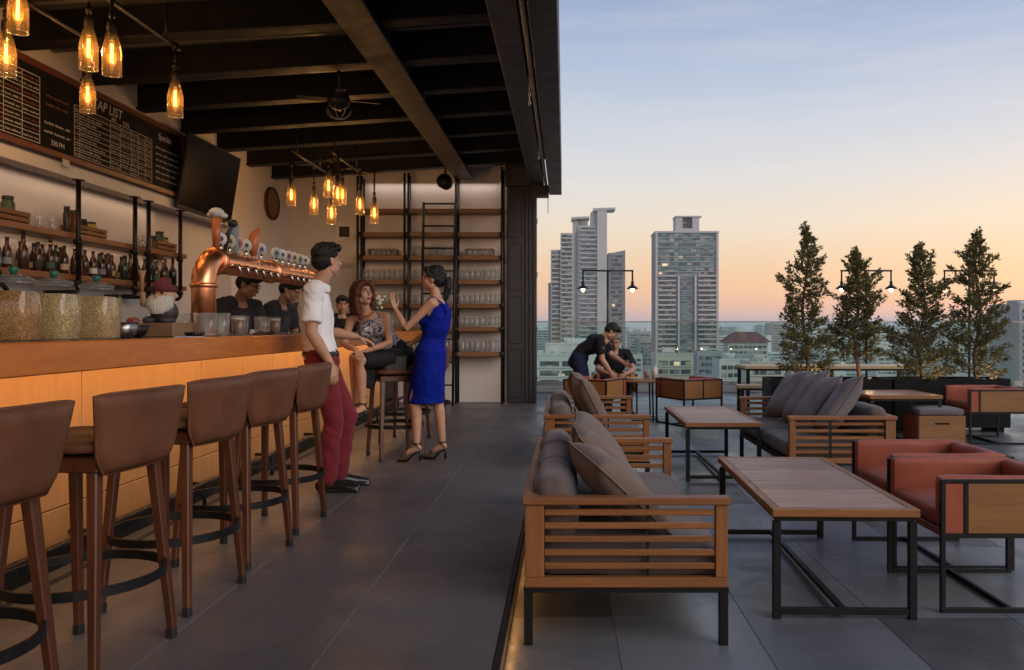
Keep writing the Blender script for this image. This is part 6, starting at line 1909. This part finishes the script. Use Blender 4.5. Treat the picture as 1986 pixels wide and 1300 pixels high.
    HE((0, 0.026, 0.052), (0.080, 0.098, 0.082))
    HE((0, 0.055, 0.0), (0.074, 0.066, 0.07))
    HT([(-0.055, -0.045, 0.088), (0.0, -0.068, 0.094), (0.055, -0.045, 0.088)], [0.026, 0.026, 0.026])
    if st == 'short':
        HE((0.01, -0.035, 0.100), (0.058, 0.05, 0.034))
        for s_ in (-1, 1): HT([(s_*0.072, -0.012, 0.06), (s_*0.076, 0.005, 0.02)], [0.014, 0.008])
    if st == 'long':
        for s_ in (-1, 1):
            HT([(s_*0.045, -0.062, 0.085), (s_*0.078, -0.035, 0.03), (s_*0.088, -0.005, -0.06), (s_*0.085, 0.0, -0.15), (s_*0.075, -0.01, -0.24)], [0.026, (0.032, 0.026), (0.042, 0.03), (0.045, 0.03), 0.012])
        HT([(0, 0.08, 0.05), (0, 0.098, -0.05), (0, 0.095, -0.16), (0, 0.085, -0.25)], [(0.07, 0.05), (0.085, 0.045), (0.085, 0.04), (0.06, 0.02)])
    if st == 'ponytail':
        HE((0, 0.108, 0.03), (0.026, 0.03, 0.03))
        HT([(0, 0.11, 0.035), (0, 0.145, 0.01), (0, 0.150, -0.06), (0, 0.135, -0.14), (0, 0.12, -0.21)], [0.022, 0.032, 0.036, 0.028, 0.008])
        for s_ in (-1, 1): HT([(s_*0.05, -0.055, 0.08), (s_*0.077, -0.02, 0.035), (s_*0.072, 0.04, 0.01)], [0.018, 0.014, 0.012])
    if st == 'tied':
        HE((0, 0.10, 0.06), (0.04, 0.04, 0.04))
    hm2 = remesh(hr, 0.005, 1, 0.006, 46, 2.0)
    hm2.build('hair', look.get('hair_m', HBLK), t)
    look['dress'](dict(t=t, V=V, torso=torso, arm=arm, leg=leg, bust=bust, hf=hf, hl=hl, cf=cf, cl=cl, k=k, w=w, Mh=Mh, hipc=hipc, chest=chest, neck=neck, waist=waist, hk=hk))
    return t

def shoe_low(c, S, m=None):
    V, t = c['V'], c['t']; an, to = V['an_'+S], V['toe_'+S]
    d = (to-an); d.z = 0; d.normalize(); z0 = min(an.z, to.z)-0.085+0.0
    base = Vector((an.x, an.y, 0)); zf = c.get('floor', an.z-0.085)
    mb = MB(); h = base - d*0.055; 
    mb.ctube([h+Vector((0, 0, zf+0.045)), base+d*0.05+Vector((0, 0, zf+0.048)), base+d*0.13+Vector((0, 0, zf+0.036)), base+d*0.20+Vector((0, 0, zf+0.028))], [(0.036, 0.042), (0.041, 0.044), (0.045, 0.032), (0.036, 0.022)], 14, up=(0, 0, 1))
    mb.ctube([Vector((an.x, an.y, zf+0.05)), Vector((an.x, an.y, zf+0.10))], [0.046, 0.044], 12)
    mb.cbox(base+d*0.075+Vector((0, 0, zf+0.009)), (0.04, 0.14, 0.009), 0.003, Matrix.Translation(base+d*0.075+Vector((0, 0, zf+0.009))) @ Matrix.Rotation(math.atan2(d.y, d.x)-math.pi/2, 4, 'Z') @ Matrix.Translation(-(base+d*0.075+Vector((0, 0, zf+0.009)))))
    r = remesh(mb, 0.0075, 2); r.build('shoe', m or SHOE, t)
def heel_shoe(c, S):
    V, t = c['V'], c['t']; an, to = V['an_'+S], V['toe_'+S]
    d = (to-an); d.z = 0; d.normalize(); s_ = Vector((-d.y, d.x, 0))
    hl_ = Vector((an.x, an.y, an.z-0.055)) - d*0.035; fl_z = to.z-0.022
    mb = MB()
    sole = [hl_, hl_.lerp(to, 0.4)+Vector((0, 0, -0.012)), Vector((to.x, to.y, fl_z))-d*0.05, Vector((to.x, to.y, fl_z))+d*0.035]
    mb.tube(sole, [(0.026, 0.008), (0.027, 0.008), (0.040, 0.010), (0.026, 0.010)], 12, up=(0, 0, 1))
    mb.tube([hl_+Vector((0, 0, 0.0)), hl_+d*0.008+Vector((0, 0, -(hl_.z-fl_z)+0.004-0.008))], [0.016, 0.008], 10)
    o = mb.build('shoe', SHOE, t)
    m2 = MB()
    for q, rr in ((0.72, 0.042), (0.90, 0.040)):
        cc = hl_.lerp(to, q)
        m2.tube([cc + s_*math.cos(a)*rr + Vector((0, 0, math.sin(a)*0.033)) for a in [math.pi*j/10 for j in range(11)]], 0.007, 6)
    ac = an + Vector((0, 0, 0.005))
    m2.tube([ac + s_*math.cos(a)*0.038 + d*math.sin(a)*0.040 for a in [2*math.pi*j/16 for j in range(16)]], 0.005, 6, closed=True)
    m2.tube([hl_+s_*0.02+Vector((0, 0, 0.01)), ac+s_*0.038], 0.004, 5); m2.tube([hl_-s_*0.02+Vector((0, 0, 0.01)), ac-s_*0.038], 0.004, 5)
    m2.build('strap', SHOE, o)

# ---- standing man in white shirt, leaning back towards the counter
WHITE = fabric('white_cotton', (0.80, 0.80, 0.82)); MAROON = fabric('maroon_cotton', (0.155, 0.014, 0.022)); BELT = mat('belt', (0.02, 0.017, 0.016), 0.4)
def dress_man(c):
    t, V = c['t'], c['V']; k = c['k']
    m = MB(); c['torso'](m, 0.019, True, 0.045)
    for S in 'lr': c['arm'](m, S, 0.009, 0.78, 0.006)
    r = remesh(m, 0.008, 3, 0.0085, 10, 1.0); sh_o = r.build('shirt', WHITE, t)
    m = MB(); nk = c['neck']                                             # collar
    for dz, rr, hh in ((0.0, 0.066, 0.02),):
        pts = [nk + c['cl']*math.cos(a)*rr + c['cf']*math.sin(a)*rr*1.05 + Vector((0, 0, -0.008-0.022*max(0, math.sin(a)))) for a in [2*math.pi*q/24 for q in range(24)]]
        m.tube(pts, [(0.009, 0.030)]*24, 8, closed=True, up=(0, 0, 1))
    m.build('collar', WHITE, sh_o)
    m = MB(); ax = (c['chest']-c['hipc']).normalized()
    ctr = c['hipc'] + ax*0.03
    pts = [ctr + c['hl']*math.cos(a)*0.169*k + c['hf']*math.sin(a)*0.122*k for a in [2*math.pi*q/40 for q in range(40)]]
    m.tube(pts, [(0.006, 0.018)]*40, 8, closed=True, up=(0, 0, 1)); m.build('belt', BELT, t)
    m = MB()
    up = c['hf']
    m.tube([c['hipc']-ax*0.12, c['hipc'], c['hipc']+ax*0.05], [(0.140*k, 0.106*k), (0.166*k, 0.119*k), (0.160*k, 0.114*k)], 20, up=up)
    for S in 'lr': c['leg'](m, S, 0.011, 1.0, 0.008)
    remesh(m, 0.008, 3, 0.007, 11, 4.0).build('trousers', MAROON, t)
    for S in 'lr': shoe_low(c, S)
J = dict(hips=(0, 0.12, 0.93), chest=(0.0, 0.165, 1.26), neck=(0, 0.135, 1.445), head=(0, 0.075, 1.615), yaw=38, pitch=-2,
         sh_l=(0.19, 0.15, 1.395), sh_r=(-0.19, 0.16, 1.395), el_l=(0.245, 0.10, 1.12), wr_l=(0.20, -0.12, 1.075), el_r=(-0.255, 0.175, 1.115), wr_r=(-0.235, 0.05, 0.90),
         hip_l=(0.09, 0.12, 0.90), hip_r=(-0.09, 0.12, 0.90), kn_l=(0.10, -0.06, 0.50), kn_r=(-0.10, 0.03, 0.485), an_l=(0.09, 0.0, 0.085), an_r=(-0.10, 0.07, 0.085), toe_l=(0.11, -0.17, 0.03), toe_r=(-0.13, -0.09, 0.03),
         hands={'l': dict(d=(0.0, -1, -0.35), pn=(0, -0.3, -1), side=(-1, 0, 0.2), curl=30), 'r': dict(d=(0.02, -0.25, -1), pn=(0.6, 0.6, 0), side=(0.3, -1, 0), curl=30)})
person('person in white shirt and maroon trousers standing with back to the counter', (-1.60, 5.85, 0), 104, J, dict(dress=dress_man, hair='short', k=1.0, build=0.9))

# ---- woman in blue dress
BLUE = mat('blue_crepe', (0.002, 0.011, 0.225), 0.75, 0, 0.2, 7, 0.25, 120, spec=0.12)
def dress_blue(c):
    t, V = c['t'], c['V']; k = c['k']
    ax = (c['chest']-c['hipc']).normalized()
    m = MB(); up = (c['hf']+c['cf']).normalized()
    m.ctube([c['hipc']-ax*0.05, c['hipc'], c['waist'], c['hipc'].lerp(c['chest'], 0.75), c['chest']+ax*0.045], [(0.17*k, 0.125*k), (0.182*k, 0.13*k), (0.135*k, 0.102*k), (0.152*k, 0.122*k), (0.150*k, 0.112*k)], 20, up=up)
    c['bust'](m, 0.012)
    a = V['sh_r'].lerp(c['neck'], 0.35)
    m.ctube([c['chest']+ax*0.03-c['cl']*0.06*k, a+Vector((0, 0, -0.01)), a+Vector((0, 0, 0.012))], [(0.07, 0.10), (0.045, 0.07), (0.035, 0.05)], 12, up=up)
    kn = (V['kn_l']+V['kn_r'])/2
    m.tube([c['hipc']+ax*0.02, c['hipc'].lerp(kn, 0.5), kn+Vector((0, 0, 0.03)), kn+Vector((0, 0, -0.03))], [(0.176*k, 0.130*k), (0.172*k, 0.145*k), (0.150*k, 0.160*k), (0.150*k, 0.165*k)], 24, up=c['hf'])
    remesh(m, 0.008, 2, 0.006, 11, 2.0).build('dress', BLUE, t)
    m = MB(); m.tube([V['sh_l']+Vector((0, 0, 0.03))-c['cl']*0.06+c['cf']*0.06, V['sh_l']+Vector((0, 0, 0.055))-c['cl']*0.065, V['sh_l']+Vector((0, 0, 0.0))-c['cl']*0.06-c['cf']*0.075, c['chest']+c['cl']*0.07-c['cf']*0.105+Vector((0, 0, 0.04))], 0.008, 8); m.build('strap', BLUE, t)
    for S in 'lr': heel_shoe(c, S)
    m = MB(); hk = c['hk']; m.ell(c['Mh'] @ Vector((0, 0.132, 0.025)), (0.02, 0.02, 0.02)); m.build('hair_tie', mat('hair_tie', (0.4, 0.32, 0.3), 0.5), t)
J = dict(hips=(0, 0.08, 0.945), chest=(0.0, 0.135, 1.22), neck=(0, 0.13, 1.395), head=(0.0, 0.095, 1.555), yaw=10, pitch=-3, cf=(0.1, -1, 0),
         sh_l=(0.155, 0.15, 1.345), sh_r=(-0.155, 0.12, 1.345), el_l=(0.20, -0.06, 1.135), wr_l=(0.14, -0.185, 1.30), el_r=(-0.20, -0.02, 1.11), wr_r=(-0.10, -0.19, 0.98),
         hip_l=(0.08, 0.08, 0.90), hip_r=(-0.08, 0.08, 0.90), kn_l=(0.075, -0.04, 0.53), kn_r=(-0.075, 0.10, 0.53), an_l=(0.075, -0.02, 0.155), an_r=(-0.08, 0.15, 0.155), toe_l=(0.085, -0.15, 0.035), toe_r=(-0.09, 0.02, 0.035),
         hands={'l': dict(d=(0.0, -0.35, 1), pn=(0.2, 1, 0.3), side=(-0.5, 0.6, 0.0), curl=14, spread=0.8), 'r': dict(d=(0.4, -0.6, -0.7), pn=(1, 0.5, 0), side=(0.2, -0.3, 1), curl=45)})
wb = person('person in sleeveless blue dress and black heels with dark ponytail, standing gesturing', (-1.22, 7.08, 0), -104, J, dict(dress=dress_blue, hair='ponytail', female=True, k=0.95, hk=0.93, lips=LIPR))
m = MB(); m.box((-0.09, -0.03, -0.10), (0.09, 0.03, 0.06), 0.012); m.tube([(0.07*math.cos(a), 0, 0.055+0.05*math.sin(a)) for a in [math.pi*q/10 for q in range(11)]], 0.006, 6)
hb = thing('handbag', 'small black handbag held low by the woman in the blue dress', 'handbag', (-1.46, 7.12, 0.86), R(20))
m = MB(); m.box((-0.10, -0.035, -0.10), (0.10, 0.035, 0.05), 0.014); m.build('bag', mat('bag_leather', (0.012, 0.011, 0.012), 0.45), hb)
m = MB(); m.tube([(0.07*math.cos(a), 0, 0.045+0.05*math.sin(a)) for a in [math.pi*q/10 for q in range(11)]], 0.006, 6); m.build('handle', mat('bag_strap', (0.012, 0.011, 0.012), 0.45), hb)

# ---- seated woman in patterned top
def pattern_mat():
    m, nt, b = newmat('patterned_top')
    co = coords(nt, rnd=False)
    n = nd(nt, 'ShaderNodeTexNoise'); n.inputs['Scale'].default_value = 16; n.inputs['Detail'].default_value = 2; n.inputs['Distortion'].default_value = 3.5
    nt.links.new(co, n.inputs['Vector'])
    nt.links.new(ramp(nt, n.outputs['Fac'], [(0.44, (0.02, 0.02, 0.03)), (0.49, (0.36, 0.34, 0.42)), (0.56, (0.55, 0.52, 0.58)), (0.60, (0.05, 0.045, 0.06))]), b.inputs['Base Color'])
    b.inputs['Roughness'].default_value = 0.6
    return m
PATT = pattern_mat(); BLACKF = fabric('black_crepe', (0.012, 0.012, 0.014), 0.75)
def dress_seated(c):
    t, V = c['t'], c['V']; k = c['k']
    ax = (c['chest']-c['hipc']).normalized(); up = (c['hf']+c['cf']).normalized()
    m = MB(); m.ctube([c['hipc']+ax*0.03, c['waist'], c['hipc'].lerp(c['chest'], 0.75), c['chest']+ax*0.03], [(0.165*k, 0.12*k), (0.132*k, 0.10*k), (0.150*k, 0.118*k), (0.150*k, 0.112*k)], 20, up=up)
    c['bust'](m, 0.011)
    remesh(m, 0.008, 3, 0.008, 13, 5.0).build('top', PATT, t)
    m = MB()
    for s_, S in ((1, 'l'), (-1, 'r')):
        sp = V['sh_'+S].lerp(c['neck'], 0.38)
        m.tube([c['chest']+c['cl']*s_*0.075*k+c['cf']*0.105*k+Vector((0, 0, 0.03)), sp+Vector((0, 0, 0.045))+c['cf']*0.03, sp+Vector((0, 0, 0.035))-c['cf']*0.05, c['chest']+c['cl']*s_*0.07*k-c['cf']*0.10*k], 0.005, 6)
    m.build('shoulder_straps', PATT, t)
    m = MB()
    m.ctube([c['hipc']-c['hf']*0.05+Vector((0, 0, 0.0)), c['hipc']+Vector((0, 0, 0.05))], [(0.185*k, 0.135*k), (0.165*k, 0.12*k)], 18, up=c['hf'])
    for S in 'lr':
        h, kn = V['hip_'+S], V['kn_'+S]
        m.tube([h, h.lerp(kn, 0.5), h.lerp(kn, 0.90)], [0.094*k, 0.082*k, 0.070*k], 16); m.ell(h, (0.094*k,)*3)
    k1 = V['kn_l'].lerp(V['kn_r'], 0.5); md = c['hipc'].lerp(k1, 0.62)
    m.tube([c['hipc'].lerp(k1, 0.2), md, c['hipc'].lerp(k1, 0.88)], [0.085*k, 0.080*k, 0.066*k], 14)
    m.tube([md+Vector((0, 0, -0.02)), md+Vector((0.0, -0.01, -0.13)), md+Vector((-0.015, -0.02, -0.25))], [(0.10, 0.035), (0.085, 0.028), (0.060, 0.018)], 14, up=c['hl'])
    remesh(m, 0.009, 4, 0.007, 12, 8.0).build('skirt', BLACKF, t)
    nk = c['neck']
    m = MB(); m.tube([nk + c['cl']*math.cos(a)*0.066 + c['cf']*(0.015+math.sin(a)*0.075) + Vector((0, 0, 0.005-0.05*max(0, math.sin(a)))) for a in [2*math.pi*q/24 for q in range(24)]], 0.0055, 6, closed=True); m.build('necklace', mat('coral_beads', (0.30, 0.04, 0.03), 0.35), t)
    m = MB(); m.ell(c['Mh'] @ Vector((-0.076, 0.0, -0.048)), (0.011, 0.011, 0.016)); m.build('earring', mat('gold', (0.8, 0.62, 0.35), 0.2, 1.0), t)
    for S in 'lr': heel_shoe(c, S)
J = dict(hips=(0, 0, 0.895), chest=(-0.155, -0.085, 1.125), neck=(-0.215, -0.13, 1.285), head=(-0.235, -0.165, 1.435), yaw=50, pitch=-8, roll=-4, hf=(-0.64, -0.77, 0), cf=(0.12, -1, 0),
         sh_l=(-0.055, -0.10, 1.245), sh_r=(-0.355, -0.12, 1.20), el_l=(0.01, -0.24, 1.015), wr_l=(-0.17, -0.33, 0.945), el_r=(-0.37, -0.26, 1.0), wr_r=(-0.24, -0.39, 0.955),
         hip_l=(0.02, -0.08, 0.88), hip_r=(-0.10, 0.02, 0.88), kn_l=(-0.22, -0.36, 0.865), kn_r=(-0.30, -0.25, 0.865), an_l=(-0.20, -0.33, 0.50), an_r=(-0.28, -0.22, 0.48), toe_l=(-0.29, -0.43, 0.40), toe_r=(-0.37, -0.32, 0.38),
         hands={'l': dict(d=(-0.8, -0.5, -0.1), pn=(0, -0.2, -1), side=(-0.3, 0.8, 0), curl=16), 'r': dict(d=(0.5, -0.7, -0.5), pn=(-0.2, 0.2, -1), side=(0.6, 0.5, 0), curl=22)})
person('person with long auburn hair in patterned top and black skirt sitting on a stool', (-1.50, 7.26, 0), 0, J, dict(dress=dress_seated, hair='long', hair_m=HRED, female=True, k=0.93, hk=0.93, lips=LIPR))

# ---- staff
DARK = fabric('charcoal_uniform', (0.03, 0.029, 0.034)); NAVY = fabric('navy_denim', (0.012, 0.018, 0.05)); BLK = fabric('black_tee', (0.012, 0.012, 0.014)); APR = fabric('grey_apron', (0.045, 0.045, 0.055))
PATCH = mat('white_patch', (0.62, 0.61, 0.60), 0.7)
def uniform(top, bottom, sleeve=0.75, badge=None, apron=False):
    def f(c):
        t, V = c['t'], c['V']; k = c['k']
        m = MB(); c['torso'](m, 0.017, True, -0.02); c['bust'](m, 0.014)
        for S in 'lr': c['arm'](m, S, 0.013, sleeve, 0.010)
        o = remesh(m, 0.010, 4, 0.009, 11, 3.0).build('shirt', top, t)
        ax = (c['chest']-c['hipc']).normalized()
        m = MB(); m.ctube([c['hipc']-ax*0.07, c['hipc'], c['hipc']+ax*0.03], [(0.150*k, 0.112*k), (0.176*k, 0.124*k), (0.17*k, 0.12*k)], 18, up=c['hf'])
        for S in 'lr': c['leg'](m, S, 0.018, 1.0, 0.006)
        remesh(m, 0.010, 4, 0.009, 9, 4.0).build('trousers', bottom, t)
        for S in 'lr': shoe_low(c, S)
        if badge:
            S, out, off = badge
            p = V['sh_'+S].lerp(V['el_'+S], 0.45) + Vector(out).normalized()*off
            q = Vector(out).normalized().to_track_quat('Z', 'Y').to_matrix().to_4x4(); q.translation = p
            mm = MB(); mm.lathe([(0.045, 0.0), (0.045, 0.004), (0.001, 0.005)], 20, M=q); mm.build('sleeve_badge', PATCH, o)
        if apron:
            m = MB(); m.ctube([c['hipc']-ax*0.30+c['hf']*0.03, c['hipc']+c['hf']*0.03, c['chest']+c['hf']*0.02], [(0.17*k, 0.135*k), (0.17*k, 0.125*k), (0.13*k, 0.125*k)], 16, up=c['hf']); remesh(m, 0.011, 3, 0.006, 10, 1.0).build('apron', APR, t)
    return f
def stand(lean=0.0, look_down=12, yaw=0, arms='work', k=1.0):
    a = R(lean); hz_ = 0.93*k; up = Vector((0, -math.sin(a), math.cos(a)))
    hp = Vector((0, 0.05*k, hz_)); P = lambda d, f=0.0: hp + up*d*k + Vector((0, -f*k, 0))
    j = dict(hips=tuple(hp), chest=tuple(P(0.33)), neck=tuple(P(0.515)), head=tuple(P(0.66, 0.07)), yaw=yaw, pitch=look_down)
    for S, s_ in (('l', 1), ('r', -1)):
        sh_ = P(0.465) + Vector((s_*0.19*k, 0, 0)); j['sh_'+S] = tuple(sh_)
        if arms == 'work':
            j['el_'+S] = tuple(sh_ + Vector((s_*0.05, -0.05, -0.27))*k); j['wr_'+S] = tuple(sh_ + Vector((-s_*0.05, -0.28, -0.33))*k)
        else:
            j['el_'+S] = tuple(sh_ + Vector((s_*0.06, 0.02, -0.28))*k); j['wr_'+S] = tuple(sh_ + Vector((s_*0.05, -0.06, -0.53))*k)
        j['hip_'+S] = (s_*0.09*k, 0.05*k, 0.90*k); j['kn_'+S] = (s_*0.10*k, 0.0, 0.49*k); j['an_'+S] = (s_*0.10*k, 0.03*k, 0.085); j['toe_'+S] = (s_*0.12*k, -0.14*k, 0.03)
    return j
person('bartender in dark shirt with round sleeve badge bending behind the copper tower', (-3.02, 7.45, 0), 62, stand(20, 28, 20, k=0.98), dict(dress=uniform(DARK, NAVY, 0.75, ('r', (-0.6, -0.8, 0), 0.052), True), hair='short', skin=SKIN2, k=0.98))
person('bartender with head bowed pouring under the middle of the tap row', (-2.98, 8.40, 0), 78, stand(17, 30, 10, k=0.97), dict(dress=uniform(DARK, NAVY, 0.75, ('r', (-0.4, -0.9, 0), 0.052), True), hair='short', skin=SKIN2, k=0.97))
person('bartender partly hidden behind the far leg of the copper tower', (-2.95, 9.25, 0), 60, stand(14, 24, 15, k=0.97), dict(dress=uniform(DARK, NAVY, 0.75, None, True), hair='short', skin=SKIN2, k=0.97))
person('person with dark tied hair looking out from behind the seated woman', (-2.86, 10.6, 0), 18, stand(2, 4, 5, 'down', 0.90), dict(dress=uniform(BLK, BLK, 0.6), hair='tied', female=True, k=0.90, hk=0.93))

# waiter leaning over the round table
J = dict(hips=(0, 0.06, 0.86), chest=(0, -0.16, 1.08), neck=(0, -0.31, 1.17), head=(0, -0.42, 1.245), yaw=8, pitch=48, bend=(0, 0.03, 0.03),
         sh_l=(0.18, -0.26, 1.125), sh_r=(-0.18, -0.26, 1.125), el_l=(0.21, -0.40, 0.90), wr_l=(0.10, -0.58, 0.80), el_r=(-0.21, -0.30, 0.85), wr_r=(-0.16, -0.42, 0.66),
         hip_l=(0.09, 0.06, 0.84), hip_r=(-0.09, 0.06, 0.84), kn_l=(0.10, -0.03, 0.47), kn_r=(-0.10, 0.0, 0.47), an_l=(0.10, 0.06, 0.085), an_r=(-0.10, 0.06, 0.085), toe_l=(0.12, -0.11, 0.03), toe_r=(-0.12, -0.11, 0.03))
person('waiter in black shirt with white sleeve badge bending over the round table', (0.27, 12.05, TZ), 82, J, dict(dress=uniform(BLK, NAVY, 0.72, ('r', (-1, 0.0, 0.25), 0.056)), hair='short', k=1.0))
# seated guest behind the round table
J = dict(hips=(0, 0.05, 0.55), chest=(0, -0.02, 0.80), neck=(0, -0.06, 0.965), head=(0.0, -0.12, 1.095), yaw=-6, pitch=18,
         sh_l=(0.19, -0.04, 0.915), sh_r=(-0.19, -0.04, 0.915), el_l=(0.27, -0.16, 0.68), wr_l=(0.13, -0.36, 0.625), el_r=(-0.27, -0.16, 0.68), wr_r=(-0.12, -0.36, 0.625),
         hip_l=(0.09, 0.02, 0.53), hip_r=(-0.09, 0.02, 0.53), kn_l=(0.13, -0.38, 0.53), kn_r=(-0.13, -0.38, 0.53), an_l=(0.13, -0.34, 0.085), an_r=(-0.13, -0.34, 0.085), toe_l=(0.14, -0.50, 0.03), toe_r=(-0.14, -0.50, 0.03))
person('seated person with grey hair in black T-shirt eating at the round table', (0.75, 12.50, TZ), 4, J, dict(dress=uniform(BLK, DARK, 0.7), hair='short', hair_m=HGREY, k=1.0))
